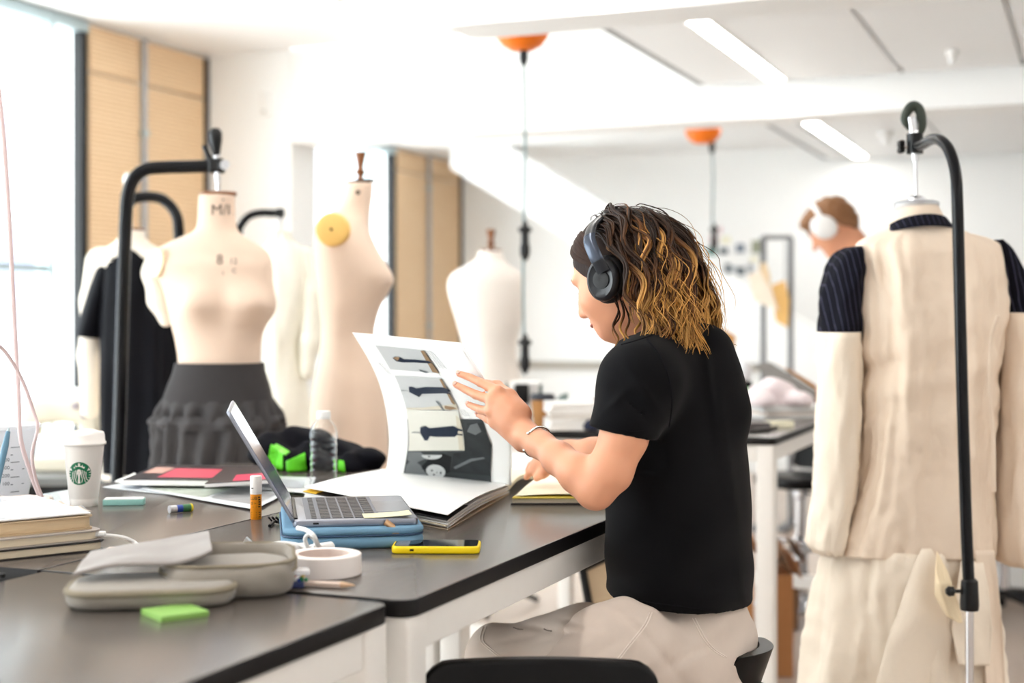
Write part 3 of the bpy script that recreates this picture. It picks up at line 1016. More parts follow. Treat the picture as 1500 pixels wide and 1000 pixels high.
for k in range(26):
    p = bx + u1 * rnd.uniform(-.022, .026) + v1 * rnd.uniform(-.018, .010) + UP * rnd.uniform(.009, .015)
    MB().lathe([(0, -.0035), (.0035, 0), (0, .0035)], p, n=8).build('pin_head', pc_cols[k % 5], t, smooth='all')

# white cable adapters
t = thing('cable_adapter', 'white cable adapters with coiled leads in front of the laptop', 'adapter', tuple(T(420, 808)))
def cyl(a, b_, r, name, mat=m_white, par=t):
    a, b_ = Vector(a), Vector(b_); d = (b_ - a).normalized()
    return MB().tube([a, a + d * .0015, b_ - d * .0015, b_], [r * .86, r, r, r * .86], 16).build(name, mat, par, smooth=True, angle=30)
cyl(T(418, 807, .912), T(446, 803, .911), .0095, 'connector', M('adapter_grey', (222, 220, 220), .35))
cyl(T(455, 806, .910), T(486, 801, .910), .0090, 'connector')
b = MB().box(T(402, 806, .910), (.030, .016, .011), (u1, v1, UP)); b.build('plug', m_white, t, bevel=.003)
MB().box(T(393, 809, .903), (.026, .014, .006), (u1, v1, UP)).build('plug', m_blkplastic, t, bevel=.002)
MB().tube(catmull([T(350, 808, .905), T(378, 800, .915), T(412, 795, .922), T(440, 799, .918), T(452, 806, .912), T(447, 790, .93), T(452, 783, .938), T(462, 792, .925), T(459, 805, .912)], 8), .0032, 8).build('cable', m_white, t, smooth=True)
MB().tube(catmull([T(436, 773, .945), T(448, 776, .945), T(459, 784, .94), T(465, 796, .925), T(470, 803, .915)], 8), .0036, 8).build('cable', m_white, t, smooth=True)
MB().prism([T(352, 800, .902), T(360, 787, .92), T(373, 799, .905)], VIEW * .012).build('tag', m_paper, t)

# laptop in its blue sleeve
m_sleeve = M('blue_neoprene', (108, 148, 176), .75, var=.06, scale=40, bump=.15, bscale=900, dist=.0004)
m_lap = M('space_grey', (150, 154, 166), .32, metal=.85, var=.02)
m_key = M('black_key', (40, 40, 48), .45)
vL = W(-.17, .985, 0); uL = W(.985, .17, 0)
H0 = P(429, 774, 2.235)
zb = .9345
H0.z = zb
Lw, Ld, Lh = .298, .198, .011
sl = thing('laptop_sleeve', 'pale blue padded laptop sleeve lying open under the laptop', 'laptop sleeve', tuple(H0 - UP * (zb - .9)))
ctr = H0 + uL * (.197 / 2 - .004) + vL * (Lw / 2 - .004)
slab(Vector((ctr.x, ctr.y, .9005)), uL, vL, .226, .322, .021, .03, .009, 7).build('lower_panel', m_sleeve, sl, smooth=True, angle=80)
slab(Vector((ctr.x + uL.x * .002, ctr.y, .9218)), uL, vL, .224, .320, .0125, .03, .006, 7).build('upper_panel', m_sleeve, sl, smooth=True, angle=80)
zp = rrect(Vector((ctr.x, ctr.y, .9216)), uL, vL, .2235, .3195, .03, 8)
MB().tube(zp + zp[:1], .0016, 6).build('zip_teeth', M('navy_zip', (44, 72, 104), .5), sl, smooth=True)
zz = ctr + uL * .066 - vL * .157; zz.z = .926
zt = MB().box(zz, (.012, .006, .007), (uL, vL, UP)).build('zip_slider', M('gilt', (196, 160, 124), .3, metal=.9), sl, bevel=.0015)
pa = zz + UP * .005; pb = zz - uL * .016 + UP * .016 + vL * .004
MB().tube([pa, pa * .75 + pb * .25, pb], [.002, .0048, .0052], 8, flat=.35, side=uL).build('zip_pull', MATS['gilt'], sl, smooth=True)
lp = thing('laptop', 'grey laptop standing open, seen along its edge', 'laptop', tuple(H0))
b = slab(H0 + uL * (Ld / 2) + vL * (Lw / 2), uL, vL, Ld, Lw, Lh, .010, .0025, 5).build('base', m_lap, lp, smooth=True, angle=50)
zt_ = zb + Lh
kb = MB()
for r in range(6):
    nk = 14 if r < 5 else 10
    for k in range(nk):
        ww = .262 / nk
        cc_ = H0 + uL * (.034 + .0182 * r) + vL * (.018 + ww * (k + .5))
        kb.box(Vector((cc_.x, cc_.y, zt_ + .0005)), (.0150 if r else .008, ww - .0032, .0012), (uL, vL, UP))
MB().box(Vector((*(H0 + uL * .080 + vL * (Lw / 2)).xy, zt_ + .0001)), (.118, .270, .0004), (uL, vL, UP)).build('keyboard_well', M('key_well', (120, 124, 134), .5, metal=.5), lp)
tag(kb.build('keys', m_key, lp), kind='stuff')
MB().box(Vector((*(H0 + uL * .166 + vL * (Lw / 2)).xy, zt_ + .0002)), (.056, .13, .0004), (uL, vL, UP)).build('trackpad', M('trackpad_grey', (126, 128, 136), .3, metal=.6), lp)
MB().box(H0 + uL * .036 + UP * .006 - vL * .0002, (.009, .001, .003), (uL, vL, UP)).build('port', m_blkplastic, lp)
sd = (UP * .86 - uL * .50).normalized(); sn = uL * .86 + UP * .50
sc0 = H0 + UP * (Lh * .8) + uL * .004
slab(sc0 + vL * (Lw / 2) + sd * .102 - sn * .005, vL, sd, Lw, .204, .005, .010, .001, 5, up=sn).build('screen_lid', m_lap, lp, smooth=True, angle=50)
slab(sc0 + vL * (Lw / 2) + sd * .104, vL, sd, Lw - .008, .192, .0008, .006, 0, 5, up=sn).build('display', M('dark_display', (86, 92, 120), .12), lp, smooth=True)
MB().tube([sc0 + vL * .02, sc0 + vL * (Lw - .02)], .005, 10).build('hinge', m_blkplastic, lp, smooth=True)
nt_ = H0 + uL * .150 + vL * .030; nt_.z = zt_ + .0012
tag(MB().grid(lambda u, v: nt_ + uL * (.076 * (u - .5)) + vL * (.050 * (v - .5)) + UP * .004 * u * u, 6, 3, UP * .0004).build('sticky_note', M('pale_yellow_note', (240, 234, 196), .7), smooth=True), 'pale yellow sticky note on the palm rest of the laptop', 'sticky note')

# black claw clip behind the sleeve
t = thing('hair_clip', 'black hair clip with curved teeth behind the laptop sleeve', 'hair clip', tuple(T(400, 766)))
for k in range(4):
    x = 393 + 5.5 * k
    MB().tube(catmull([T(x, 757, .912), T(x + 3, 760, .908), T(x + 6, 764, .903)], 4), [.002] * 4 + [.0016] * 4 + [.001], 6).build('tooth', m_blkplastic, t, smooth=True)
MB().tube([T(395, 770, .903), T(402, 763, .904), T(413, 766, .904)], .003, 8).build('spine', m_blkplastic, t, smooth=True)

# phone in a yellow case
ph = thing('phone', 'black phone in a bright yellow case on the table edge', 'phone', tuple(T(638, 808)))
pu = W(.9995, -.02, 0); pv = W(.02, .9995, 0)
pcx = T(638, 812) + VIEW * .037
slab(Vector((pcx.x, pcx.y, .9004)), pu, pv, .1365, .070, .0115, .011, .003, 6).build('case', M('yellow_silicone', (250, 216, 8), .5, var=.02), ph, smooth=True, angle=60)
slab(Vector((pcx.x, pcx.y, .9113)), pu, pv, .1295, .063, .0009, .009, 0, 6).build('glass', M('phone_glass', (16, 17, 20), .06), ph, smooth=True)
MB().box(pcx - pu * .0363 - pv * .0352 + UP * (.9065 - pcx.z), (.0062, .001, .003), (pu, pv, UP)).build('slot', m_blkplastic, ph, bevel=.0008)
slab(Vector((pcx.x, pcx.y, .9122)) - pu * .052, pu, pv, .020, .060, .0003, .003, 0, 3).build('painted_reflection', M('screen_light_patch', (120, 124, 130), .15), ph)  # reflection on the screen, painted as a flat grey patch

# glue stick with printed marks
c = T(375, 760)
gs = thing('glue_stick', 'orange glue stick with a white cap standing behind the laptop', 'glue stick', tuple(c))
m_glue = M('orange_label', (238, 146, 12), .4, var=.03)
MB().lathe([(0, 0), (.0095, 0), (.0102, .001), (.0102, .0455), (0, .0455)], c, n=32).build('barrel', m_glue, gs, smooth=True)
MB().lathe([(0, .0456), (.0104, .0456), (.0106, .047), (.0106, .077), (.0098, .0785), (0, .0785)], c, n=32).build('cap', m_cup, gs, smooth=True)
f = around(c, lambda h: .0102)
g = MB()
for s_, hh, sz in (('LUB', .0385, .0082), ('D >', .0295, .0066), ('\u2014\u2014', .0235, .006)):
    vs, fs = text_mesh(s_, sz)
    wrap_flat(g, vs, fs, f, .0003, -.0050, hh)
for k in range(3):
    wrap_flat(g, [(-.009, 0), (.001, 0), (.001, .0012), (-.009, .0012)], [(0, 1, 2, 3)], f, .0003, 0, .0045 + k * .004)
    wrap_flat(g, [(.005, 0), (.009, 0), (.009, .0012), (.005, .0012)], [(0, 1, 2, 3)], f, .0003, 0, .0045 + k * .004)
wrap_flat(g, [(-.012, 0), (.012, 0), (.012, .0004), (-.012, .0004)], [(0, 1, 2, 3)], f, .0003, 0, .0195)
for k in range(5):
    wrap_flat(g, [(.004, 0), (.0085, 0), (.0085, .0022), (.004, .0022)], [(0, 1, 2, 3)], f, .0003, .0005 * math.sin(k), .0225 + k * .0042)
g.build('lettering', M('label_black', (40, 30, 20), .6), gs)
g = MB(); wrap_flat(g, [(-.0095, 0), (-.0045, 0), (-.0045, .0018), (-.0095, .0018)], [(0, 1, 2, 3)], around(c, lambda h: .0106), .0003, 0, .056)
g.build('cap_print', M('label_black', (40, 30, 20), .6), gs)

# eraser, little tube, papers
er = thing('eraser', 'white eraser in a pale teal wrapper beside the coffee cup', 'eraser', tuple(T(178, 741)))
p = T(178, 741) + VIEW * .02
eu = W(.99, .12, 0); ev = W(-.12, .99, 0)
slab(Vector((p.x, p.y, .9005)), eu, ev, .078, .03, .011, .002, .001, 3).build('wrapper', M('pale_teal', (146, 198, 190), .5), er, smooth=True)
slab(Vector((p.x, p.y, .9116)), eu, ev, .074, .028, .0018, .002, .0005, 3).build('rubber', m_paper, er, smooth=True)
bt = thing('printed_tube', 'small printed tube with green and yellow end on the table', 'tube', tuple(T(262, 745)))
a, b_ = T(248, 746, .908), T(281, 743, .908)
dv = (b_ - a) / 1.0
for k, (x0, x1, r, mm) in enumerate(((0, .30, .0075, M('foil', (206, 206, 210), .3, metal=.6, var=.3, scale=200)), (.30, .56, .0072, M('tube_blue', (40, 70, 160), .4)), (.56, .92, .0074, M('tube_green', (60, 120, 76), .4, var=.4, scale=160)), (.92, 1, .0078, M('tube_yellow', (220, 200, 40), .4)))):
    MB().tube([a + dv * x0, a + dv * x1], r, 14).build('band', mm, bt, smooth=True)

def sheet(pts, z, label, mat, prints=(), group='loose printed sheets', name='printed_sheet', seed=0, h=.0007, curl=.004):
    """paper through four table pixels (near-left, near-right, far-right, far-left)"""
    q = [T(x, y, z) for x, y in pts]
    def f(u, v):
        p = (q[0] * (1 - u) + q[1] * u) * (1 - v) + (q[3] * (1 - u) + q[2] * u) * v
        p.z = z + curl * max(0, nz((u * 2.2, v * 2.2, seed))) + .002 * (abs(u - .5) ** 3) * 4
        return p
    t = thing(name, label, 'sheet', tuple((q[0] + q[2]) / 2), group)
    MB().grid(f, 10, 8, UP * h).build('paper', mat, t, smooth=True)
    for (u0, u1_, v0, v1_, mm) in prints:
        MB().grid(lambda u, v: f(u0 + (u1_ - u0) * u, v0 + (v1_ - v0) * v) + UP * (h + .0005), 8, 6).build('print', mm, t, smooth=True)
    return t
m_img1 = M('pale_grey_print', (176, 182, 192), .4, var=.35, scale=14)
m_img2 = M('mottled_print', (150, 150, 152), .4, var=.6, scale=22)
m_img3 = M('greenish_print', (170, 180, 168), .4, var=.4, scale=18)
m_glos = M('glossy_paper', (232, 236, 240), .25, var=.03)
sheet([(150, 714), (262, 726), (330, 706), (232, 698)], .9012, 'grey printed sheet nearest the coffee cup, under the others', m_glos, [(.1, .9, .12, .9, m_img1)], seed=1)
sheet([(205, 716), (376, 747), (420, 722), (262, 703)], .9032, 'printed sheet with a mottled photograph in front of the pink magazine', m_glos, [(.04, .55, .1, .9, m_img3), (.58, .95, .15, .85, m_img2)], seed=2)
sheet([(292, 708), (452, 723), (462, 700), (330, 694)], .9062, 'printed sheet with pale collage lying behind the glue stick', m_glos, [(.08, .5, .1, .9, m_img2), (.55, .92, .2, .8, m_img1)], seed=3)
sheet([(168, 706), (214, 712), (244, 697), (196, 694)], .9046, 'small white sheet beside the black stand pole', m_paper, seed=4)
def magazine(pts, z, h, label, cover, prints, seed):
    q = [T(x, y, z + h) for x, y in pts]
    t = thing('magazine', label, 'magazine', tuple((q[0] + q[2]) / 2 - UP * h), 'magazines on the worktable')
    f = lambda u, v: (q[0] * (1 - u) + q[1] * u) * (1 - v) + (q[3] * (1 - u) + q[2] * u) * v
    MB().grid(lambda u, v: f(u, v) - UP * .001, 4, 4, UP * -(h - .0012)).build('pages', m_paper, t)
    MB().grid(f, 4, 4, UP * -.001).build('cover', cover, t)
    for (u0, u1_, v0, v1_, mm) in prints:
        MB().grid(lambda u, v: f(u0 + (u1_ - u0) * u, v0 + (v1_ - v0) * v) + UP * .0005, 6, 4).build('print', mm, t)
m_mag = M('dark_cover', (52, 46, 50), .3, var=.2, scale=12)
m_pinkp = M('pink_print', (214, 70, 96), .35, var=.3, scale=25)
m_skin = M('peach_print', (206, 160, 146), .4, var=.2)
magazine([(180, 702), (372, 704), (404, 684), (232, 680)], .9105, .012, 'dark magazine with a pink picture at the foot of the grey skirt', m_mag, [(.22, .72, .15, .75, m_pinkp), (.04, .2, .4, .8, m_skin), (.76, .95, .2, .5, m_pinkp)], 1)
magazine([(300, 708), (412, 701), (400, 680), (330, 684)], .9235, .008, 'magazine with a bright pink edge behind the laptop screen', m_mag, [(.35, .95, .04, .42, M('hot_pink', (226, 40, 90), .35))], 2)

# ---------------------------------------------------------------- big sketchbook with a page held up
sk = thing('sketchbook', 'large open sketchbook of fashion photographs, one page lifted by the woman', 'sketchbook', tuple(T(620, 730)))
C_F, C_L, C_R, C_B = P(656, 757, 2.44), P(446, 722, 2.80), P(746, 712, 2.94), P(560, 690, 3.22)
for p in (C_F, C_L, C_R, C_B): p.z = 0
def flat(u, v, z):           # u: left->front along the free edge, v: free edge -> spine
    p = (C_L * (1 - u) + C_F * u) * (1 - v) + (C_B * (1 - u) + C_R * u) * v
    return Vector((p.x, p.y, z))
def lay(u, v, dz):
    return flat(u, v, .9015 + dz + .010 * math.sin(math.pi * min(1, v * 1.1)) * (.5 + .5 * u) * .6 + .004 * (1 - u) * (1 - v))
m_bcov = M('black_book_cover', (30, 28, 28), .5)
MB().grid(lambda u, v: flat(u, v, .9005), 2, 2, UP * .002).build('back_cover', M('kraft_board', (206, 186, 160), .75), sk)
for k in range(5):
    o = .004 * (k % 3)
    MB().grid(lambda u, v: lay(u * (1 - .008 * (k % 2)), v, .0025 + .0028 * k) + (flat(0, 0, 0) - flat(0, 1, 0)) * (.006 * ((k * 2) % 3) - .004), 14, 14, UP * .0020).build('page', m_paper if k != 1 else m_cream, sk, smooth=True)
MB().grid(lambda u, v: lay(u, v * .30 - .012, .0165) - VIEW * .0 + UP * .0, 8, 4, UP * .0012).build('black_insert', m_bcov, sk, smooth=True)
MB().grid(lambda u, v: lay(u * .10, v * .16 - .016, .0180), 4, 4, UP * .001).build('yellow_tab', M('yellow_tab', (236, 190, 40), .6), sk, smooth=True)
TOPZ = .0196
MB().grid(lambda u, v: lay(u, v, TOPZ + .006 * (1 - v) * (1 - .2 * u)), 20, 16, UP * .0012).build('page', m_paper, sk, smooth=True)
# pages on the far side of the spine
MB().grid(lambda u, v: flat(u, 1.0, 0) + (flat(.5, 1, 0) - flat(.5, 0, 0)).normalized() * (.33 * v) + UP * (.912 + .016 * math.sin(math.pi * min(1, v * 1.3 + .1))), 8, 10, UP * -.008).build('page', m_cream, sk, smooth=True)
# the lifted page: a curved sheet through measured edges
Lp = [(566, 690, 3.16), (570, 648, 3.08), (566, 604, 3.00), (556, 563, 2.92), (540, 527, 2.84), (516, 487, 2.76)]
Rp = [(749, 711, 2.93), (749, 650, 2.80), (738, 603, 2.66), (721, 572, 2.565), (706, 549, 2.53), (675, 502, 2.50)]
Lc = catmull([P(*q) for q in Lp], 10); Rc_ = catmull([P(*q) for q in Rp], 10)
def smp(c, v):
    x = v * (len(c) - 1); i = min(int(x), len(c) - 2); t = x - i
    return c[i] * (1 - t) + c[i + 1] * t
def page(u, v):
    a, b_ = smp(Lc, v), smp(Rc_, v)
    p = a * (1 - u) + b_ * u
    bow = math.sin(math.pi * u) * (.012 * (1 - v) + .004)
    return p + (VIEW * .5 + RIGHT * .25) * bow
pgn = []
NU = NV = 90
for j in range(NV + 1):
    for i in range(NU + 1):
        p = page(i / NU, j / NV)
        dx = p.x * CT + p.y * ST; dd = -p.x * ST + p.y * CT
        pgn.append((750 + dx / dd * FPX, HOR + (HCAM - p.z) / dd * FPX, i / NU, j / NV))
pgn = np.array(pgn)
def uv_at(px, py):
    d = (pgn[:, 0] - px) ** 2 + (pgn[:, 1] - py) ** 2
    k = int(np.argmin(d))
    u, v = float(pgn[k, 2]), float(pgn[k, 3])
    for _ in range(3):                       # refine on the surface
        def prj(u, v):
            p = page(min(max(u, 0), 1), min(max(v, 0), .9999))
            dx = p.x * CT + p.y * ST; dd = -p.x * ST + p.y * CT
            return np.array((750 + dx / dd * FPX, HOR + (HCAM - p.z) / dd * FPX))
        e = .008
        u0 = min(max(u, 0), 1 - e); v0 = min(max(v, 0), .999 - e)
        q = prj(u0, v0)
        J = np.stack([(prj(u0 + e, v0) - q) / e, (prj(u0, v0 + e) - q) / e], 1)
        du = np.linalg.solve(J, np.array((px, py)) - q)
        u, v = u0 + float(du[0]), v0 + float(du[1])
    return (min(max(u, 0), 1), min(max(v, 0), .9999))
def pnorm(u, v):
    e = .01
    n = (page(min(u + e, 1), v) - page(max(u - e, 0), v)).cross(page(u, min(v + e, 1)) - page(u, max(v - e, 0))).normalized()
    return n if n.dot(CAMP - page(u, v)) > 0 else -n
MB().grid(page, 64, 64, lambda u, v: -pnorm(u, v) * .0006).build('lifted_page', m_paper, sk, smooth=True)
MB().grid(lambda u, v: page(.02 + .96 * u, .02 + .95 * v) + (VIEW * .010 + RIGHT * .004) * (.2 + v * (1 - v)) - UP * .004, 14, 18).build('lifted_page', m_paper, sk, smooth=True)
def on_page(px, py, off):
    u, v = uv_at(px, py)
    return page(u, v) + pnorm(u, v) * (off + .0012)
def photo(c4, mat, off=.0012, n=26, par=sk, name='photograph'):
    uv = [uv_at(*c) for c in c4]
    def f(u, v):
        a = [(uv[0][i] * (1 - u) + uv[1][i] * u) * (1 - v) + (uv[3][i] * (1 - u) + uv[2][i] * u) * v for i in (0, 1)]
        return page(a[0], a[1]) + pnorm(a[0], a[1]) * (off + .0012)
    return MB().grid(f, n, n).build(name, mat, par, smooth='all')
def shape(pts, mat, par, off=.0016, name='print'):
    bm = bmesh.new()
    bm.faces.new([bm.verts.new((x, y, 0)) for x, y in pts])
    bmesh.ops.triangulate(bm, faces=bm.faces)
    for _ in range(5):
        es = [e for e in bm.edges if e.calc_length() > 7]
        if not es: break
        bmesh.ops.subdivide_edges(bm, edges=es, cuts=1)
        bmesh.ops.triangulate(bm, faces=[f for f in bm.faces if len(f.verts) > 3])
    bm.verts.index_update()
    vs = [on_page(v.co.x, v.co.y, off) for v in bm.verts]
    fs = [tuple(v.index for v in f.verts) for f in bm.faces]
    bm.free()
    return MB().add(vs, fs).build(name, mat, par, smooth='all')
Q = lambda x, y: (500 + x / 4.0, 470 + y / 4.0)          # traced from a 4x enlargement
m_ph1 = M('photo_grey_wall', (196, 197, 196), .6, spec=.12, var=.10, scale=12)
m_ph2 = M('photo_beige_floor', (206, 198, 180), .6, spec=.12, var=.12, scale=20)
m_ph3 = M('photo_wall_warm', (218, 216, 206), .6, spec=.12, var=.06, scale=12)
m_navy = M('photo_navy', (30, 40, 58), .6, spec=.12, var=.25, scale=60)
m_bw = M('photo_charcoal', (62, 66, 68), .6, spec=.12, var=.45, scale=16)
m_bwd = M('photo_black', (26, 28, 30), .6, spec=.12, var=.3, scale=20)
m_bwl = M('photo_light_skin', (200, 202, 202), .6, spec=.12, var=.1, scale=60)
m_bwm = M('photo_mid_grey', (112, 116, 118), .6, spec=.12, var=.3, scale=18)
m_brn = M('photo_brown', (150, 122, 92), .6, spec=.12, var=.3, scale=60)
bw = photo([Q(365, 915), Q(880, 940), Q(830, 570), Q(388, 570)], m_bw, .0009, 26)
shape([Q(*p) for p in ((372, 912), (520, 918), (480, 850), (420, 800), (384, 840))], m_bwm, bw)
shape([Q(*p) for p in ((395, 760), (470, 762), (500, 800), (430, 830), (390, 810))], m_bwm, bw)
shape([Q(*p) for p in ((560, 905), (640, 880), (650, 790), (600, 770), (520, 800), (470, 850), (500, 900))], m_bwd, bw)
shape([Q(*p) for p in ((640, 880), (878, 900), (885, 720), (830, 590), (740, 590), (720, 760), (660, 770))], M('photo_leather', (48, 51, 53), .6, spec=.12, var=.5, scale=30), bw)
shape([Q(*p) for p in ((760, 600), (800, 590), (825, 640), (790, 660), (740, 640))], m_bwm, bw, .002)
shape([Q(*p) for p in ((660, 850), (760, 800), (840, 790), (846, 800), (770, 815), (672, 862))], m_bwm, bw, .002)
shape([Q(558 + 56 * math.cos(a) + 8 * math.sin(a), 874 + 40 * math.sin(a)) for a in [2 * math.pi * k / 22 for k in range(22)]], m_bwl, bw, .0022)
shape([Q(535 + 60 * math.cos(a), 778 + 26 * math.sin(a)) for a in [math.pi * k / 12 for k in range(13)]], m_bwl, bw, .0022)
for x, y, a, b_ in ((536, 868, 7, 5), (548, 892, 7, 5), (588, 882, 5, 9), (566, 880, 4, 3), (520, 786, 8, 4)):
    shape([Q(x + a * math.cos(t), y + b_ * math.sin(t)) for t in [2 * math.pi * k / 8 for k in range(8)]], m_bwd, bw, .0027)
ph3 = photo([Q(397, 754), Q(728, 750), Q(688, 520), Q(386, 512)], m_ph3, .0024)
shape([Q(*p) for p in ((696, 748), (728, 750), (700, 560), (676, 540))], m_ph2, ph3, .0031)
shape([Q(*p) for p in ((470, 612), (500, 604), (524, 618), (560, 614), (662, 604), (690, 618), (716, 626), (717, 634), (690, 632), (688, 648), (718, 652), (717, 660), (684, 656), (672, 668), (560, 668), (526, 664), (512, 690), (494, 690), (468, 644))], m_navy, ph3, .0036)
shape([Q(*p) for p in ((420, 640), (466, 641), (466, 645), (420, 645))], m_bwm, ph3, .0036)
ph2 = photo([Q(385, 512), Q(688, 508), Q(592, 332), Q(316, 315)], m_ph1, .0012)
shape([Q(*p) for p in ((390, 512), (690, 512), (678, 478), (480, 500), (386, 502))], m_ph2, ph2, .0020)
shape([Q(*p) for p in ((650, 470), (688, 508), (592, 332), (580, 334))], m_brn, ph2, .0020)
shape([Q(*p) for p in ((402, 378), (418, 376), (446, 386), (500, 378), (600, 380), (632, 390), (648, 402), (630, 406), (650, 420), (606, 414), (480, 418), (462, 438), (440, 426), (404, 408))], m_navy, ph2, .0026)
shape([Q(*p) for p in ((556, 458), (572, 462), (614, 516), (600, 514))], m_bwm, ph2, .0026)
shape([Q(*p) for p in ((610, 486), (660, 494), (684, 504), (640, 512), (612, 504))], m_brn, ph2, .0026)
shape([Q(*p) for p in ((356, 396), (398, 399), (398, 402), (356, 400))], m_bwm, ph2, .0026)
ph1 = photo([Q(290, 278), Q(578, 300), Q(488, 166), Q(204, 138)], m_ph1, .0012)
shape([Q(*p) for p in ((540, 292), (578, 300), (488, 166), (470, 168))], m_brn, ph1, .0020)
shape([Q(*p) for p in ((306, 208), (322, 200), (352, 206), (372, 216), (440, 218), (520, 226), (538, 236), (520, 240), (440, 234), (362, 234), (330, 228))], m_navy, ph1, .0026)
shape([Q(*p) for p in ((310, 206), (336, 200), (350, 208), (336, 222))], m_brn, ph1, .0030)
shape([Q(*p) for p in ((460, 274), (480, 280), (520, 294), (500, 296), (470, 286))], m_bwm, ph1, .0026)
# handwriting: thin scribbled strokes in two columns
rnd = random.Random(11)
scr = MB()
def scribble(x0, y0, dx, dy, nl, sx, sy, ln):
    for l in range(nl):
        pts = []
        for k in range(ln):
            pts.append(on_page(x0 + sx * l + dx * k + rnd.uniform(-.7, .7), y0 + sy * l + dy * k + rnd.uniform(-.8, .8), .001))
        scr.tube(pts, .00022, 4)
scribble(624, 512, 1.5, 1.7, 4, 3.0, .3, 16)
scribble(553, 528, 1.4, 1.5, 3, 2.6, .8, 14)
scribble(570, 588, 1.7, 2.0, 1, 1, 1, 14)
scribble(674, 600, 1.2, 1.2, 3, 3, -.5, 8)
tag(scr.build('handwriting', M('pencil_grey', (120, 122, 126), .7), sk), kind='stuff')
# punched holes along the spine as a row of small grey marks
for k in range(7):
    p = on_page(694 + 7.5 * k, 706.5 + .5 * k, .0012)
    MB().box(p, (.004, .004, .002), (RIGHT, VIEW, UP)).build('punch_mark', m_grey, sk)

# second notebook with yellow edged pages, partly under the elbow
nb = thing('notebook', 'open cream notebook with yellow page edges beside the sketchbook', 'notebook', tuple(T(820, 720)))
N = [T(748, 739, .9), T(905, 739, .9), T(905, 700, .9), T(806, 698, .9)]
def nf(u, v, z):
    p = (N[0] * (1 - u) + N[1] * u) * (1 - v) + (N[3] * (1 - u) + N[2] * u) * v
    return Vector((p.x, p.y, z))
MB().grid(lambda u, v: nf(u, v, .9004), 2, 2, UP * .0018).build('cover', m_bcov, nb)
MB().grid(lambda u, v: nf(.01 + .98 * u, .02 + .96 * v, .9024), 4, 4, UP * .0085).build('page_block', m_cream, nb)
MB().grid(lambda u, v: nf(.01 + .98 * u, .012 + .96 * v, .9112), 4, 4, UP * .0025).build('page_block', M('yellow_pages', (238, 214, 96), .7), nb)
MB().grid(lambda u, v: nf(.03 + .96 * u, .03 + .94 * v, .9150 + .006 * math.sin(math.pi * v) + .004 * math.sin(math.pi * u)), 10, 8, UP * .0010).build('page', M('pale_yellow_page', (246, 240, 214), .7), nb, smooth=True)

# water bottle
c = T(474, 716)
wb = thing('water_bottle', 'clear ribbed plastic water bottle with a white cap behind the sketchbook', 'bottle', tuple(c))
m_pet = M('clear_plastic', (254, 255, 255), .03, trans=1.0, ior=1.24, var=0)
s = 1.0
prof = [(0, .003), (.018, .001), (.026, .004), (.0290, .012)]
h = .012
for k in range(7):
    prof += [(.0292, h + .003), (.0276, h + .0075), (.0292, h + .012)]
    h += .0133 if k != 3 else .016
prof += [(.0300, .112), (.0298, .120), (.0255, .134), (.0180, .144), (.0128, .148), (.0122, .154)]
ins = [(max(r - .0009, 0), z) for r, z in reversed(prof)]
ins[-1] = (0, .0045)
MB().lathe(prof + ins, c, n=36, cap=False).build('bottle_body', m_pet, wb, smooth=True, angle=70)
cap = MB().lathe([(0, .1665), (.0125, .1665), (.0138, .1655), (.0140, .153), (.0132, .152), (0, .152)], c, n=32)
for k in range(16):
    a = 2 * math.pi * k / 16
    cap.box(c + Vector((.0141 * math.cos(a), .0141 * math.sin(a), .159)), (.0015, .0015, .011))
cap.build('cap', m_white, wb, smooth=True)
MB().lathe([(.0136, .1495), (.0158, .1495), (.0158, .1510), (.0136, .1510)], c, n=28, cap=False).build('neck_ring', m_white, wb, smooth=True)

# ---------------------------------------------------------------- dress forms, stands and garments
m_calico = M('form_calico', (224, 200, 180), .8, var=.04, scale=10, bump=.1, bscale=900, dist=.0003, sheen=.1)
m_calico2 = M('form_calico_pale', (240, 230, 216), .8, var=.03, scale=10)
m_neckwood = M('dark_oak', (128, 78, 40), .4, var=.2, scale=12, stretch=(1, 1, 6))
m_tubeblk = M('black_tube', (10, 11, 15), .24, var=.05, spec=.25)
m_muslin = M('cream_muslin', (232, 213, 193), .85, var=.05, scale=14, bump=.35, bscale=38, dist=.006)
m_muslin2 = M('white_muslin', (238, 224, 206), .85, var=.04, scale=14, bump=.3, bscale=34, dist=.006)

def levels_at(levels, y):
    ys = [l[0] for l in levels]
    return [interp(ys, [l[i] for l in levels], y) for i in range(1, len(levels[0]))]

def loft_px(levels, d, n=44, ex=2.2, steps=None, disp=None, lean=0.0):
    """rings from traced silhouettes: (row, left, right, half depth[, depth shift]); disp(phi,y,p)->outward offset"""
    ys = [l[0] for l in levels]
    # smooth the traced rows
    dense = []
    m = steps or 60
    cat = catmull([Vector((l[1], l[2], l[0])) for l in levels], 6)
    cy = [c.z for c in cat]
    b = MB()
    rings = []
    for k in range(m + 1):
        y = ys[0] + (ys[-1] - ys[0]) * k / m
        xl = interp(cy, [c.x for c in cat], y); xr = interp(cy, [c.y for c in cat], y)
        dh = interp(ys, [l[3] for l in levels], y)
        ds = interp(ys, [l[4] for l in levels], y) if len(levels[0]) > 4 else 0
        c = P((xl + xr) / 2, y, d) + VIEW * ds
        hw = (xr - xl) / 2 / FPX * d
        ring = []
        for i in range(n):
            a = 2 * math.pi * i / n
            ca, sa = math.cos(a), math.sin(a)
            x = math.copysign(abs(ca) ** (2 / ex), ca) * hw
            q = math.copysign(abs(sa) ** (2 / ex), sa) * dh
            p = c + RIGHT * x + VIEW * q
            if disp:
                o = disp(a, y, p)
                p = p + (RIGHT * ca + VIEW * sa) * o
            ring.append(p)
        rings.append(ring)
    return rings

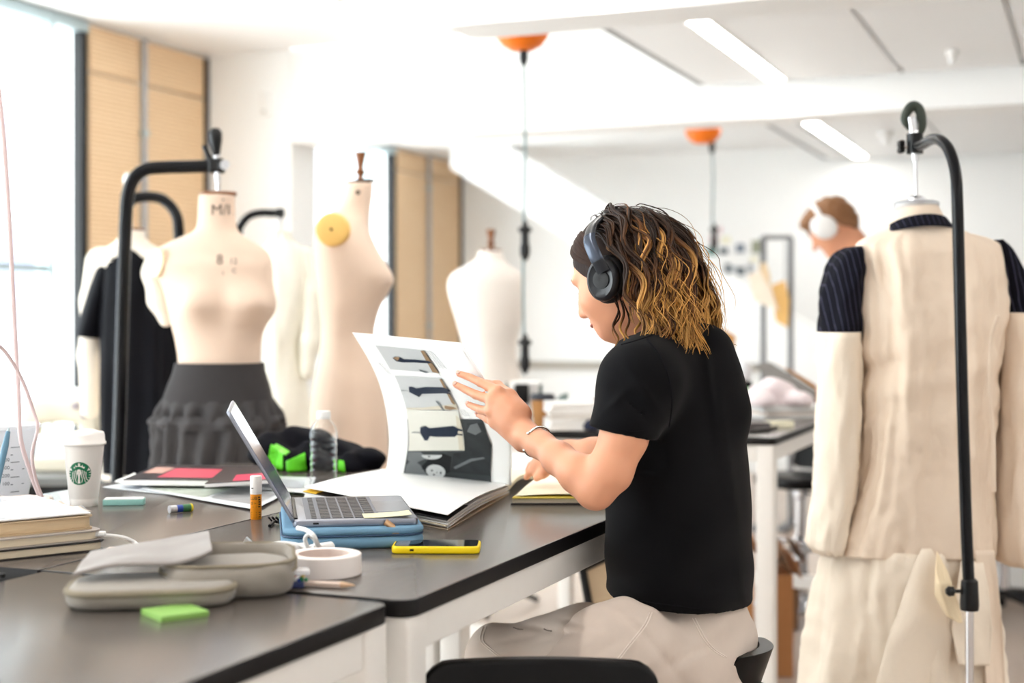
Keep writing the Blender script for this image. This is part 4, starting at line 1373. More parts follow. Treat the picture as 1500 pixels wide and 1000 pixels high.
def stand(name, label, pts, r, grp, feet, par_parts=None, floor_at=None, lower=None):
    """bent tube stand: upright, arm, sleeve, wheeled foot"""
    t = thing(name, label, 'stand', (pts[0].x, pts[0].y, 0), grp)
    MB().tube(catmull(pts, 8), r, 14).build('arm_tube', m_tubeblk, t, smooth=True)
    base = Vector((pts[0].x, pts[0].y, 0))
    if lower:
        MB().tube([base + UP * .06, pts[0] + UP * .03], r * .72, 14).build('inner_pole', m_chrome, t, smooth=True)
        MB().lathe([(r, -.012), (r * 1.5, -.012), (r * 1.6, 0), (r * 1.4, .05), (r, .055)], pts[0] - UP * .01, n=18).build('collar', m_blkplastic, t, smooth=True)
        k = MB().tube([pts[0] + UP * .018, pts[0] + UP * .018 - RIGHT * .035], .004, 8)
        k.lathe([(0, 0), (.010, .004), (.011, .014), (.006, .020), (0, .020)], pts[0] + UP * .018 - RIGHT * .030, ax=-RIGHT, n=12)
        k.build('clamp_knob', m_blkplastic, t, smooth=True)
    else:
        MB().tube([base + UP * .05, pts[0]], r, 14).build('pole', m_tubeblk, t, smooth=True)
    for k in range(5):
        a = 2 * math.pi * k / 5 + .3
        dv = Vector((math.cos(a), math.sin(a), 0))
        lg = MB().tube([base + UP * .075, base + dv * .15 + UP * .065, base + dv * .26 + UP * .055], [.016, .013, .010], 8).build('foot', m_tubeblk, t, smooth=True)
        MB().lathe([(0, -.011), (.022, -.011), (.025, 0), (.022, .011), (0, .011)], base + dv * .26 + UP * .0255, ax=Vector((-dv.y, dv.x, 0)), n=14).build('castor', m_blkplastic, lg, smooth=True)
    return t

def neck_block(t, c, r, flat_only=False, knob=True, tilt=0):
    MB().lathe([(0, 0), (r, 0), (r * 1.02, .004), (r, .008), (0, .010)], c, n=28).build('neck_plate', m_neckwood, t, smooth=True)
    if knob:
        MB().lathe([(0, .008), (.016, .009), (.011, .016), (.009, .022), (.017, .029), (.018, .034), (.010, .041), (.011, .055), (.019, .088), (.020, .094), (0, .095)], c, n=22).build('neck_knob', m_neckwood, t, smooth=True)

def form_base(t, top, h=.10):
    base = Vector((top.x, top.y, 0))
    MB().tube([base + UP * .07, top], .014, 12).build('pole', m_chrome, t, smooth=True)
    for k in range(3):
        a = 2 * math.pi * k / 3 + .9
        dv = Vector((math.cos(a), math.sin(a), 0))
        MB().tube([base + UP * .12, base + dv * .12 + UP * .07, base + dv * .25 + UP * .012], [.014, .012, .012], 8).build('foot', m_tubeblk, t, smooth=True)

# --- the form with the printed letters and the grey skirt
D1 = 4.0
lv = [(286, 291, 343, .052, .01), (300, 290, 343, .052, .01), (322, 289, 344, .054, .01), (338, 284, 348, .062, .01), (350, 258, 364, .075, .01), (362, 234, 384, .088, .01), (374, 222, 394, .098, .01),
      (390, 222, 398, .108, 0), (410, 234, 399, .112, 0), (430, 242, 398, .114, 0), (452, 247, 396, .112, 0), (475, 252, 388, .104, 0), (500, 258, 383, .096, 0), (530, 262, 381, .092, 0),
      (560, 258, 383, .088, 0), (600, 254, 386, .09, 0), (680, 252, 388, .09, 0)]
def bust(a, y, p):
    dx = p.dot(RIGHT); px = 750 + dx / D1 * FPX
    if math.sin(a) > 0: return 0
    o = 0
    for bx, by, s_, h in ((303, 446, 26, .050), (369, 446, 26, .050)):
        o += h * math.exp(-((px - bx) / s_) ** 2 - ((y - by) / 24) ** 2)
    o -= .010 * math.exp(-((px - 336) / 10) ** 2 - ((y - 445) / 35) ** 2)
    return o
fm = thing('dress_form', 'cream dress form with printed neck letters and a grey skirt, hung on a black stand', 'dress form', tuple(P(320, 690, D1)), 'dress forms')
b = MB(); b.loft(loft_px(lv, D1, 56, 2.15, 80, bust))
tor = b.build('torso', m_calico, fm, smooth='all')
bv1 = bvh_of(tor.data)
c = P(319, 286, D1)
MB().lathe([(0, 0), (.050, 0), (.052, .003), (.051, .009), (0, .012)], c + VIEW * .01, n=28).build('neck_plate', m_neckwood, fm, smooth=True)
MB().tube([c + UP * .008 + VIEW * .01, P(318, 262, D1) + VIEW * .01, P(318, 250, D1) + VIEW * .01], [.006, .0075, .009], 12).build('hook_rod', m_chrome, fm, smooth=True)
m_ink = M('stamp_ink', (64, 54, 50), .8)
def stamp(s_, px, py, sz, par, bv, mat=m_ink, d=D1):
    vs, fs = text_mesh(s_, sz)
    pts = [onto(bv, px + x, py - y, .0008) for x, y in vs]
    if all(p is not None for p in pts):
        return MB().add(pts, fs).build('stamped_mark', mat, par)
stamp('M/L', 326, 308, 22, fm, bv1)
stamp('8', 322, 381, 21, fm, bv1); stamp('12', 342, 383, 12, fm, bv1); stamp('C', 343, 397, 10, fm, bv1); stamp('I', 327, 400, 9, fm, bv1)
stamp('\u2022', 327, 293, 10, fm, bv1)
# open armhole with tan disc and hanging stuffed arm
m_disc = M('pale_armhole_disc', (238, 222, 186), .6, var=.03)
ac = P(238, 384, D1) - VIEW * .055 - RIGHT * .0
MB().lathe([(0, -.008), (.035, -.008), (.042, 0), (.040, .006), (0, .007)], P(240, 386, D1) - VIEW * .055 - RIGHT * .004, ax=(-RIGHT * .75 - VIEW * .62 + UP * .1), n=28).build('armhole_disc', m_disc, fm, smooth=True)
F_ = Field(P(196, 495, D1) - Vector((.25, .25, .02)), P(258, 350, D1) + Vector((.2, .2, .02)), .006)
F_.chain([P(220, 372, D1) + VIEW * .03, P(222, 400, D1) + VIEW * .02, P(232, 440, D1) + VIEW * .0, P(244, 470, D1) - VIEW * .01], [.020, .030, .028, .018], .02)
put('stuffed_arm', F_.mesh('stuffed_arm'), m_calico2, fm)
# skirt
sk1 = thing('skirt', 'dark grey gathered skirt with a wide smooth waistband on the lettered dress form', 'skirt', tuple(P(320, 640, D1)))
m_skirt = M('charcoal_jersey', (58, 56, 57), .9, var=.10, scale=30, bump=.2, bscale=400, dist=.0006, sheen=.04, spec=.15)
m_skirt2 = M('charcoal_crinkle', (66, 64, 65), .9, var=.16, scale=26, bump=.35, bscale=160, dist=.0015, sheen=.06, spec=.2)
b = MB(); b.loft(loft_px([(531, 257, 387, .100), (545, 254, 389, .104), (565, 246, 395, .112), (588, 238, 400, .120)], D1, 56, 2.15, 16), cap=False)
b.build('waistband', m_skirt, sk1, smooth='all')
def ruff(a, y, p):
    k = min(1, (y - 584) / 20)
    return k * (.010 * math.sin(a * 19 + 1.2 * math.sin(y * .03)) + .012 * nz((math.cos(a) * 4, math.sin(a) * 4, y * .02), 1.0, 3) + .006 * nz((math.cos(a) * 9, math.sin(a) * 9, y * .05), 1.0, 6))
b = MB(); b.loft(loft_px([(584, 238, 401, .118), (596, 234, 404, .126), (612, 230, 408, .13), (625, 226, 412, .14), (640, 229, 412, .145), (690, 226, 412, .15), (760, 220, 418, .16)], D1, 150, 2.1, 40, ruff), cap=False)
b.build('gathered_panel', m_skirt2, sk1, smooth='all')
def ruff2(a, y, p):
    return .012 * nz((math.cos(a) * 7, math.sin(a) * 7, y * .06), 1.0, 9) + .008 * math.sin(a * 13)
b = MB(); b.loft(loft_px([(606, 231, 408, .128), (616, 222, 414, .146), (626, 226, 412, .142)], D1, 110, 2.1, 10, ruff2), cap=False)
b.build('ruffle', m_skirt2, sk1, smooth='all')
MB().lathe([(0, -.008), (.012, -.006), (.012, .006), (0, .008)], P(413, 615, D1), n=10).build('gather_knot', m_skirt, sk1, smooth=True)
# its stand: square tube with a bent arm and a clamp with two levers
DS = 4.02
pts = [P(172, 700, DS), P(176, 600, DS), P(180, 450, DS), P(184, 330, DS), P(187, 288, DS), P(196, 262, DS), P(214, 248, DS), P(240, 245, DS), P(280, 244, DS), P(312, 243, DS)]
s1 = stand('dress_form_stand', 'black bent tube stand holding the lettered dress form', pts, .0185, 'black form stands', 0)
q = P(318, 243, DS)
MB().box(q, (.045, .045, .042), (RIGHT, VIEW, UP)).build('clamp', m_blkplastic, s1, bevel=.008)
MB().lathe([(0, -.025), (.014, -.025), (.016, 0), (.014, .026), (0, .026)], q + RIGHT * .016 - VIEW * .01, ax=-VIEW + RIGHT * .6, n=18).build('clamp_bolt', m_chrome, s1, smooth=True)
MB().tube([q + UP * .01, P(318, 228, DS), P(317, 224, DS)], [.011, .010, .009], 12).build('clamp_rod', m_chrome, s1, smooth=True)
MB().tube([P(317, 228, DS), P(316.5, 218, DS), P(316, 205, DS), P(316, 194, DS), P(316, 188, DS)], [.011, .014, .0185, .0185, .010], 14).build('handle', m_blkplastic, s1, smooth=True)
MB().tube([P(311, 240, DS), P(305, 228, DS), P(299, 213, DS)], [.012, .009, .008], 10).build('lever', m_blkplastic, s1, smooth=True)
MB().tube([q - UP * .02, P(318, 262, DS)], .007, 10).build('drop_rod', m_chrome, s1, smooth=True)

# --- black tunic on a pale form, further back
D2 = 4.75
f2 = thing('dress_form', 'pale dress form wearing a black tunic behind the black stand', 'dress form', tuple(P(200, 690, D2)), 'dress forms')
lv2 = [(338, 176, 212, .05), (352, 174, 214, .055), (366, 150, 240, .07), (384, 136, 252, .09), (420, 140, 258, .10), (520, 150, 255, .10), (700, 150, 262, .11)]
b = MB(); b.loft(loft_px(lv2, D2, 40, 2.1, 40)); b.build('torso', m_calico2, f2, smooth='all')
neck_block(f2, P(194, 338, D2), .04, knob=False)
F_ = Field(P(112, 625, D2) - Vector((.12, .25, .02)), P(172, 360, D2) + Vector((.15, .25, .02)), .007)
F_.chain([P(150, 385, D2), P(140, 440, D2), P(134, 520, D2), P(132, 600, D2)], [.055, .048, .042, .030], .02)
put('stuffed_arm', F_.mesh('stuffed_arm'), m_calico2, f2)
tu = thing('tunic', 'black short sleeved tunic on the pale form behind the black stand', 'tunic', tuple(P(200, 600, D2)))
m_tunic = M('black_satin', (13, 14, 20), .6, var=.2, scale=10, spec=.12)
def fold2(a, y, p):
    return .016 * nz((math.cos(a) * 2.2, math.sin(a) * 2.2, y * .004), 1.0, 21) + .008 * math.sin(a * 9 + y * .008) * min(1, max(0, (y - 400) / 150))
lt = [(364, 172, 226, .060), (370, 158, 238, .075), (378, 150, 248, .09), (400, 146, 256, .11), (450, 146, 258, .125), (520, 150, 262, .135), (600, 154, 268, .14), (690, 158, 272, .145)]
b = MB(); b.loft(loft_px(lt, D2, 72, 2.2, 40, fold2), cap=False); b.build('tunic_body', m_tunic, tu, smooth='all')
sl_ = MB()
rings = []
for k, (x0, y0, x1, y1, dh) in enumerate(((156, 372, 190, 392, .075), (146, 386, 176, 424, .085), (134, 420, 166, 460, .095), (122, 458, 160, 488, .098), (114, 490, 156, 496, .10))):
    a, b_ = P(x0, y0, D2), P(x1, y1, D2)
    c, u = (a + b_) / 2, (b_ - a) / 2
    rings.append([c + u * math.cos(t) + VIEW * (dh * math.sin(t)) for t in [2 * math.pi * i / 30 for i in range(30)]])
sl_.loft(rings, cap=False).build('sleeve', m_tunic, tu, smooth='all')
pts = [P(262, 700, 4.95), P(262, 420, 4.95), P(262, 340, 4.95), P(257, 312, 4.95), P(240, 293, 4.95), P(218, 288, 4.95), P(196, 290, 4.95), P(186, 292, 4.95)]
s2 = stand('dress_form_stand', 'bent tube stand with a bluish sheen holding the form in the black tunic', pts, .019, 'black form stands', 0)
MB().box(P(188, 292, 4.95), (.045, .045, .05), (RIGHT, VIEW, UP)).build('clamp', m_blkplastic, s2, bevel=.008)
MB().tube([P(188, 290, 4.95), P(187, 262, 4.95), P(188, 254, 4.95)], [.010, .016, .010], 12).build('handle', m_white, s2, smooth=True)
MB().tube([P(188, 294, 4.95), P(192, 338, 4.80)], .007, 10).build('drop_rod', m_chrome, s2, smooth=True)

# --- third stand whose arm shows right of the lettered form, with a pale form on it
pts = [P(352, 700, 5.35), P(352, 430, 5.35), P(350, 345, 5.35), P(353, 330, 5.35), P(364, 317, 5.35), P(380, 312, 5.35), P(398, 312, 5.35), P(412, 312, 5.35)]
s3 = stand('dress_form_stand', 'dark bent tube stand whose arm shows right of the lettered form', pts, .0145, 'black form stands', 0)
MB().box(P(411, 312, 5.35), (.03, .03, .035), (RIGHT, VIEW, UP)).build('clamp', m_blkplastic, s3, bevel=.006)
f3 = thing('dress_form', 'very pale dress form in a white toile half hidden behind the lettered form', 'dress form', tuple(P(425, 690, 5.45)), 'dress forms')
lv3 = [(338, 398, 424, .05), (352, 396, 428, .05), (362, 384, 444, .08), (380, 368, 454, .10), (420, 372, 458, .11), (480, 384, 446, .11), (520, 388, 440, .10), (600, 372, 456, .12), (690, 360, 462, .13)]
b = MB(); b.loft(loft_px(lv3, 5.45, 40, 2.1, 40, lambda a, y, p: .01 * nz((math.cos(a) * 3, math.sin(a) * 3, y * .02), 1, 5))); b.build('torso', M('white_toile', (246, 242, 228), .8, var=.04), f3, smooth='all')
MB().tube([P(411, 312, 5.40), P(411, 340, 5.45)], .008, 10).build('drop_rod', m_chrome, f3, smooth=True)
F_ = Field(P(428, 560, 5.45) - Vector((.2, .3, .02)), P(470, 350, 5.45) + Vector((.15, .3, .02)), .008)
F_.chain([P(446, 380, 5.45), P(456, 430, 5.42), P(455, 500, 5.40), P(450, 545, 5.40)], [.05, .046, .04, .03], .02)
put('stuffed_arm', F_.mesh('stuffed_arm'), MATS['white_toile'], f3)

# --- bare form in profile with a tan shoulder disc
D4 = 4.35
f4 = thing('dress_form', 'bare cream dress form seen from the side with a round tan shoulder disc', 'dress form', tuple(P(515, 690, D4)), 'dress forms')
lv4 = [(269, 507, 547, .050), (280, 505, 546, .051), (292, 500, 545, .053), (305, 493, 543, .056), (318, 478, 541, .075), (330, 468, 540, .12), (345, 463, 544, .155), (362, 461, 552, .165), (380, 462, 562, .16), (395, 463, 571, .155), (405, 464, 576, .15), (416, 465, 575, .145),
       (430, 467, 568, .14), (446, 469, 559, .135), (470, 471, 551, .125), (495, 471, 548, .12), (525, 467, 553, .13), (560, 460, 562, .15), (600, 456, 567, .165), (650, 455, 569, .17), (700, 457, 568, .17), (740, 458, 566, .165)]
b = MB(); b.loft(loft_px(lv4, D4, 52, 2.1, 90)); b.build('torso', m_calico, f4, smooth='all')
c = P(528, 268, D4)
pl = MB().lathe([(0, 0), (.045, 0), (.047, .003), (.045, .007), (0, .008)], c, ax=(UP - RIGHT * .10), n=28).build('neck_plate', M('dark_plate', (70, 52, 44), .5), f4, smooth=True)
MB().lathe([(0, .006), (.014, .007), (.010, .014), (.008, .022), (.014, .030), (.015, .036), (.009, .043), (.010, .055), (.0165, .088), (.017, .094), (0, .095)], c, n=22).build('neck_knob', m_neckwood, f4, smooth=True)
dc = P(497, 341, D4) - VIEW * .168
ax4 = (-VIEW - RIGHT * .10).normalized()
MB().lathe([(0, .014), (.030, .013), (.046, .008), (.0505, 0), (.0505, -.02), (0, -.02)], dc, ax=ax4, n=36).build('shoulder_disc', M('tan_shoulder_disc', (238, 194, 112), .55, var=.03), f4, smooth=True)
MB().lathe([(0, .004), (.004, .003), (.005, 0), (0, 0)], dc + ax4 * .013, ax=ax4, n=12).build('disc_bolt', M('dark_metal', (60, 50, 40), .4, .8), f4, smooth=True)
MB().lathe([(0, .003), (.006, .002), (.007, 0), (0, 0)], P(527, 284, D4) - VIEW * .053, ax=-VIEW, n=12).build('neck_stud', MATS['dark_metal'], f4, smooth=True)
form_base(f4, P(512, 738, D4))

# --- white form further back beside the hanging cord
D5 = 6.2
f5 = thing('dress_form', 'white dress form with a small oak knob standing beside the hanging power cord', 'dress form', tuple(P(715, 640, D5)), 'dress forms')
lv5 = [(368, 701, 736, .05), (378, 698, 737, .055), (388, 684, 746, .075), (398, 665, 760, .095), (410, 657, 767, .11), (425, 656, 768, .115), (445, 661, 767, .12), (475, 670, 763, .115), (505, 677, 757, .105), (535, 677, 758, .11), (580, 668, 768, .13), (640, 664, 772, .14)]
b = MB(); b.loft(loft_px(lv5, D5, 44, 2.1, 60)); b.build('torso', M('white_form_cloth', (238, 230, 222), .8, var=.02), f5, smooth='all')
neck_block(f5, P(719, 368, D5), .045)
form_base(f5, P(715, 640, D5))

# --- muslin coat over a pinstripe jacket, seen from the back
D6 = 3.30
f6 = thing('dress_form', 'dress form with clear neck cap under the muslin coat at the right', 'dress form', tuple(P(1350, 900, D6)), 'dress forms')
lv6 = [(300, 1314, 1372, .05), (316, 1306, 1380, .06), (332, 1296, 1390, .07), (352, 1275, 1430, .09), (420, 1270, 1440, .11), (700, 1275, 1430, .11), (860, 1270, 1440, .12)]
b = MB(); b.loft(loft_px(lv6, D6, 40, 2.1, 40)); b.build('torso', m_muslin, f6, smooth='all')
cap = MB().lathe([(.001, .004), (.046, .004), (.052, .001), (.052, -.022), (.050, -.022), (.050, 0), (.001, 0)], P(1342, 297, D6), n=32)
cap.build('neck_cap', M('clear_acrylic', (250, 252, 255), .08, trans=.8, ior=1.2, var=0), f6, smooth=True)
MB().lathe([(0, 0), (.020, 0), (.020, .010), (.014, .016), (0, .016)], P(1342, 297, D6), n=20).build('neck_washer', m_chrome, f6, smooth=True)
MB().tube([P(1342, 296, D6), P(1341, 235, D6)], .0042, 10).build('hook_rod', m_chrome, f6, smooth=True)

coat = thing('muslin_coat', 'cream muslin coat pinned over a dark pinstripe jacket, seen from the back', 'coat', tuple(P(1350, 800, D6)))
def folds(a, y, p, s=1.0, seed=30):
    q = (math.cos(a) * 2.4, math.sin(a) * 2.4, y * .004)
    k = min(1, max(0, (y - 345) / 60))
    x = 750 + p.dot(RIGHT) / D6 * FPX
    o = .020 * nz(q, 1.0, seed) + .010 * nz((q[0] * 3, q[1] * 3, y * .014), 1.0, seed + 2) + .004 * nz((x * .09, y * .05, 1), 1, seed + 5)
    if math.sin(a) < 0:
        # drag lines running from the shoulder to the waist and a pressed centre seam
        o += .007 * math.exp(-((x - (1300 + (y - 400) * .06)) / 14) ** 2) * k
        o -= .009 * math.exp(-((y - (520 + (1300 - x) * .45)) / 12) ** 2) * math.exp(-((x - 1272) / 34) ** 2)
        o += .006 * math.sin((x + y * .5) * .09) * math.exp(-((x - 1420) / 45) ** 2 - ((y - 430) / 70) ** 2)
        xs = 1362 + 26 * min(1, max(0, (y - 350) / 250))
        o += .006 / (1 + math.exp(-(x - xs) * .8)) - .003
        o += .004 * math.sin(y * .10 + x * .03) * math.exp(-((y - 540) / 60) ** 2) * k
    return o * s * (.3 + .7 * k)
lc = [(334, 1300, 1386, .070), (340, 1286, 1402, .078), (348, 1266, 1436, .088), (358, 1253, 1456, .098), (372, 1249, 1461, .108), (420, 1253, 1463, .118), (480, 1256, 1463, .124), (560, 1256, 1458, .128), (640, 1252, 1452, .130), (720, 1242, 1450, .134), (780, 1228, 1452, .138), (806, 1222, 1452, .140)]
b = MB()
rg = loft_px(lc, D6, 150, 2.6, 130, folds)
b.loft(rg, cap=False)
cb = b.build('back_panel', m_muslin, coat, smooth='all')
cb.modifiers.new('cloth', 'SOLIDIFY').thickness = .003
def folds2(a, y, p):
    return folds(a, y, p, 1.2, 44) * .9 + .018 * math.sin(a * 7 + .6) * min(1, max(0, (y - 800) / 160))
lu = [(796, 1226, 1448, .132), (810, 1216, 1450, .140), (850, 1206, 1452, .150), (900, 1198, 1456, .160), (950, 1190, 1462, .168), (1000, 1184, 1468, .175), (1090, 1176, 1480, .185)]
b = MB(); b.loft(loft_px(lu, D6, 120, 2.3, 50, folds2), cap=False)
ub = b.build('lower_panel', m_muslin2, coat, smooth='all')
ub.modifiers.new('cloth', 'SOLIDIFY').thickness = .003
# loose flaps hanging from the hip seam
def flap(edge_pts, name, mat, dfront, fold=.02, seed=1):
    """edge_pts: rows of (left px, right px, y); hangs in front of the coat"""
    ys = [e[2] for e in edge_pts]
    def f(u, v):
        y = ys[0] + (ys[-1] - ys[0]) * v
        xl = interp(ys, [e[0] for e in edge_pts], y); xr = interp(ys, [e[1] for e in edge_pts], y)
        x = xl + (xr - xl) * u
        df = .150 + (dfront - .150) * min(1, v * 2.2) ** .7
        return P(x, y, D6 - df - fold * math.sin(u * math.pi * 1.3 + .3 * seed) * (.05 + v) + .012 * min(1, v * 3) * nz((u * 2.5, v * 2.5, seed)))
    return MB().grid(f, 30, 30, VIEW * .002).build(name, mat, coat, smooth='all')
flap([(1350, 1364, 803), (1338, 1380, 830), (1324, 1396, 870), (1312, 1409, 908), (1307, 1402, 918), (1298, 1394, 945), (1284, 1390, 1000), (1270, 1388, 1080)], 'hem_flap', m_muslin2, .205, .035, 1)
flap([(1372, 1373, 808), (1370, 1388, 836), (1369, 1400, 870), (1384, 1408, 900), (1404, 1410, 912)], 'turned_corner', M('turned_muslin', (240, 220, 186), .85, var=.03), .235, .012, 2)
flap([(1408, 1440, 822), (1402, 1448, 860), (1394, 1454, 920), (1404, 1450, 975)], 'hem_flap', m_muslin2, .19, .02, 3)
flap([(1428, 1456, 806), (1432, 1462, 850), (1440, 1468, 920), (1446, 1474, 1040)], 'hem_flap', m_muslin, .15, .02, 5)
# collar of the jacket underneath
m_pin = bpy.data.materials.new('pinstripe_wool'); m_pin.use_nodes = True
def pinstripe(m, axis):
    nt = m.node_tree; bs = nt.nodes['Principled BSDF']
    tc = nt.nodes.new('ShaderNodeTexCoord'); dt = nt.nodes.new('ShaderNodeVectorMath'); dt.operation = 'DOT_PRODUCT'
    nt.links.new(tc.outputs['Object'], dt.inputs[0]); dt.inputs[1].default_value = axis
    fr = nt.nodes.new('ShaderNodeMath'); fr.operation = 'MULTIPLY'; fr.inputs[1].default_value = 1 / .0125
    nt.links.new(dt.outputs['Value'], fr.inputs[0])
    f2_ = nt.nodes.new('ShaderNodeMath'); f2_.operation = 'FRACT'; nt.links.new(fr.outputs[0], f2_.inputs[0])
    lt_ = nt.nodes.new('ShaderNodeMath'); lt_.operation = 'LESS_THAN'; lt_.inputs[1].default_value = .13; nt.links.new(f2_.outputs[0], lt_.inputs[0])
    mx = nt.nodes.new('ShaderNodeMix'); mx.data_type = 'RGBA'
    mx.inputs['A'].default_value = lin((17, 17, 26)); mx.inputs['B'].default_value = lin((66, 66, 84))
    nt.links.new(lt_.outputs[0], mx.inputs['Factor']); nt.links.new(mx.outputs['Result'], bs.inputs['Base Color'])
    bs.inputs['Roughness'].default_value = .85; bs.inputs['Specular IOR Level'].default_value = .1
pinstripe(m_pin, (RIGHT * .97 + UP * .16)[:])
def collar(u, v):
    a = math.pi + math.pi * u                     # back half
    sn_ = math.sin(math.pi * u)
    y = (334 - 14 * sn_) * (1 - v) + (347 - 9 * sn_) * v - 7 * u
    c = P(1342, y, D6)
    r1 = .066 + .018 * v
    return c + RIGHT * (math.cos(a) * r1) + VIEW * (math.sin(a) * (.072 + .018 * v))
MB().grid(collar, 30, 6, lambda u, v: (RIGHT * math.cos(math.pi + math.pi * u) + VIEW * math.sin(math.pi + math.pi * u)) * .004).build('jacket_collar', m_pin, coat, smooth='all')
# sleeves: pinstripe upper arms, muslin lower tubes
def tube_px(rows, name, mat, depth, seed=1, amp=.006, n=48, steps=30, dz=0.0, solid=True):
    b = MB(); b.loft(loft_px([(y, l, r, dh, depth) for y, l, r, dh in rows], D6, n, 2.1, steps,
                             lambda a, y, p: amp * nz((math.cos(a) * 2.5, math.sin(a) * 2.5, y * .02), 1, seed) + amp * .6 * nz((math.cos(a) * 6, math.sin(a) * 6, y * .05), 1, seed)), cap=False)
    o = b.build(name, mat, coat, smooth='all')
    if solid: o.modifiers.new('cloth', 'SOLIDIFY').thickness = .003
    return o
tube_px([(362, 1240, 1262, .05), (368, 1228, 1268, .062), (380, 1218, 1270, .070), (400, 1210, 1270, .075), (440, 1202, 1266, .078), (480, 1199, 1260, .076), (500, 1199, 1258, .07)], 'jacket_sleeve', m_pin, .0, 2, .008)
tube_px([(486, 1197, 1259, .074), (500, 1196, 1258, .076), (560, 1196, 1258, .078), (640, 1194, 1256, .08), (690, 1192, 1252, .082), (730, 1190, 1250, .082), (770, 1184, 1240, .085), (800, 1182, 1232, .088), (806, 1190, 1228, .088)], 'sleeve', m_muslin2, -.01, 3, .008)
tube_px([(352, 1452, 1462, .05), (364, 1452, 1474, .062), (390, 1454, 1490, .070), (430, 1456, 1506, .075), (462, 1458, 1514, .076), (480, 1460, 1516, .07)], 'jacket_sleeve', m_pin, .0, 5, .008)
tube_px([(458, 1456, 1522, .078), (480, 1457, 1524, .08), (560, 1458, 1526, .082), (640, 1456, 1528, .084), (720, 1452, 1528, .086), (780, 1450, 1524, .088), (808, 1454, 1520, .088), (822, 1462, 1512, .086)], 'sleeve', m_muslin, -.02, 6, .010)
# open underarm vent: pleat edge beside the right sleeve
vp = catmull([P(1462, 462, 3.14), P(1452, 500, 3.15), P(1450, 560, 3.15), P(1455, 640, 3.16), P(1456, 720, 3.16)], 8)
MB().tube(vp, .006, 8, flat=.5).build('seam_edge', m_muslin, coat, smooth=True)
# stand in front of the coat (its tube runs down over the back)
DP = 3.02
pts = [P(1420, 878, DP), P(1415, 760, DP), P(1409, 560, DP), P(1405, 400, DP), P(1402, 290, DP), P(1399, 250, DP + .02), P(1390, 220, DP + .05), P(1378, 206, DP + .09), P(1366, 204, DP + .14), P(1352, 211, DP + .22), P(1340, 215, DP + .28)]
s6 = stand('dress_form_stand', 'tall black hooked stand with chrome lower pole in front of the muslin coat', pts, .0125, 'black form stands', 0, lower=True)
q = P(1340, 215, D6)
MB().tube([q - UP * .016, q + UP * .030], .019, 16).build('clamp', m_blkplastic, s6, smooth=True)
MB().tube([q, q - RIGHT * .03], .004, 8).build('clamp_screw', m_chrome, s6, smooth=True)
for k in range(4):
    a = math.pi / 4 + math.pi / 2 * k
    MB().lathe([(0, -.007), (.007, -.006), (.0085, 0), (.007, .006), (0, .007)], q - RIGHT * .032 + (UP * math.cos(a) + VIEW * math.sin(a)) * .010, ax=RIGHT, n=10).build('knob_lobe', m_blkplastic, s6, smooth=True)
MB().tube([q + UP * .03, P(1338, 192, D6), P(1335, 172, D6)], [.012, .011, .013], 14).build('clamp_rod', m_chrome, s6, smooth=True)
hp = catmull([P(1333, 189, D6), P(1325, 176, D6), P(1329, 163, D6), P(1338, 155, D6), P(1347, 162, D6), P(1351, 180, D6), P(1349, 193, D6), P(1342, 198, D6)], 6)
MB().tube(hp, [.006 + .006 * math.sin(math.pi * min(1, i / len(hp) * 1.1)) for i in range(len(hp))], 10).build('handle', M('dark_green_grip', (50, 58, 50), .6), s6, smooth=True)
MB().tube([q - UP * .015, P(1341, 236, D6)], .008, 10).build('drop_rod', m_chrome, s6, smooth=True)

# ---------------------------------------------------------------- the seated woman
wo = thing('person', 'woman in black t-shirt and beige trousers seated at the table, turning a sketchbook page', 'person', tuple(P(1005, 1015, 2.52)))
m_skin_ = M('skin', (224, 160, 126), .5, var=.06, scale=18, sss=.12, bump=.05, bscale=300, dist=.0004)
Hc = P(914, 386, 2.50)
hv = W(-.88, .47, 0).normalized(); hl = W(-.47, -.88, 0).normalized()
ph_ = math.radians(24)
hf = hv * math.cos(ph_) - UP * math.sin(ph_); hu = UP * math.cos(ph_) + hv * math.sin(ph_)
H = lambda f, l, u: Hc + hf * f + hl * l + hu * u
HA = (hf, hl, hu)
bl = W(-.379, -.925, 0); bf = W(-.925, .379, 0)

lo = Vector((1e9,) * 3); hi = -lo
for q in (P(660, 540, 2.6), P(660, 540, 2.4), P(1110, 300, 2.75), P(1110, 950, 2.3), P(860, 740, 2.2), P(760, 700, 3.05), P(1000, 930, 2.8)):
    lo = Vector(map(min, lo, q)); hi = Vector(map(max, hi, q))
lo -= Vector((.06, .06, 0)); hi += Vector((.06, .06, .01)); lo.z = .66
B_ = Field(lo, hi, .0032)
# head
B_.ell(Hc, (.092, .073, .087), HA, .01)
B_.ell(H(.030, 0, -.049), (.060, .058, .062), HA, .03)
B_.ell(H(.040, 0, -.078), (.046, .044, .030), HA, .03)
B_.cone(H(.072, 0, -.097), H(.068, 0, -.099), .0185, .0185, .025)
for s in (-1, 1):
    B_.ell(H(.062, s * .034, -.042), (.028, .026, .028), HA, .02)
    B_.ell(H(.080, s * .024, .004), (.012, .024, .009), HA, .012)
    B_.ell(H(.092, s * .031, -.018), (.012, .015, .010), HA, .010, 'sub')
    B_.ell(H(.072, s * .030, -.018), (.0125, .0125, .0125), HA, .003)
    B_.ell(H(-.008, s * .074, -.024), (.017, .006, .029), HA, .006)
B_.chain([H(.086, 0, -.006), H(.097, 0, -.030), H(.106, 0, -.048)], [.007, .009, .0105], .010)
for s in (-1, 1):
    B_.cone(H(.094, s * .010, -.052), H(.096, s * .009, -.052), .0065, .0065, .008)
B_.ell(H(.090, 0, -.071), (.010, .019, .0052), HA, .005)
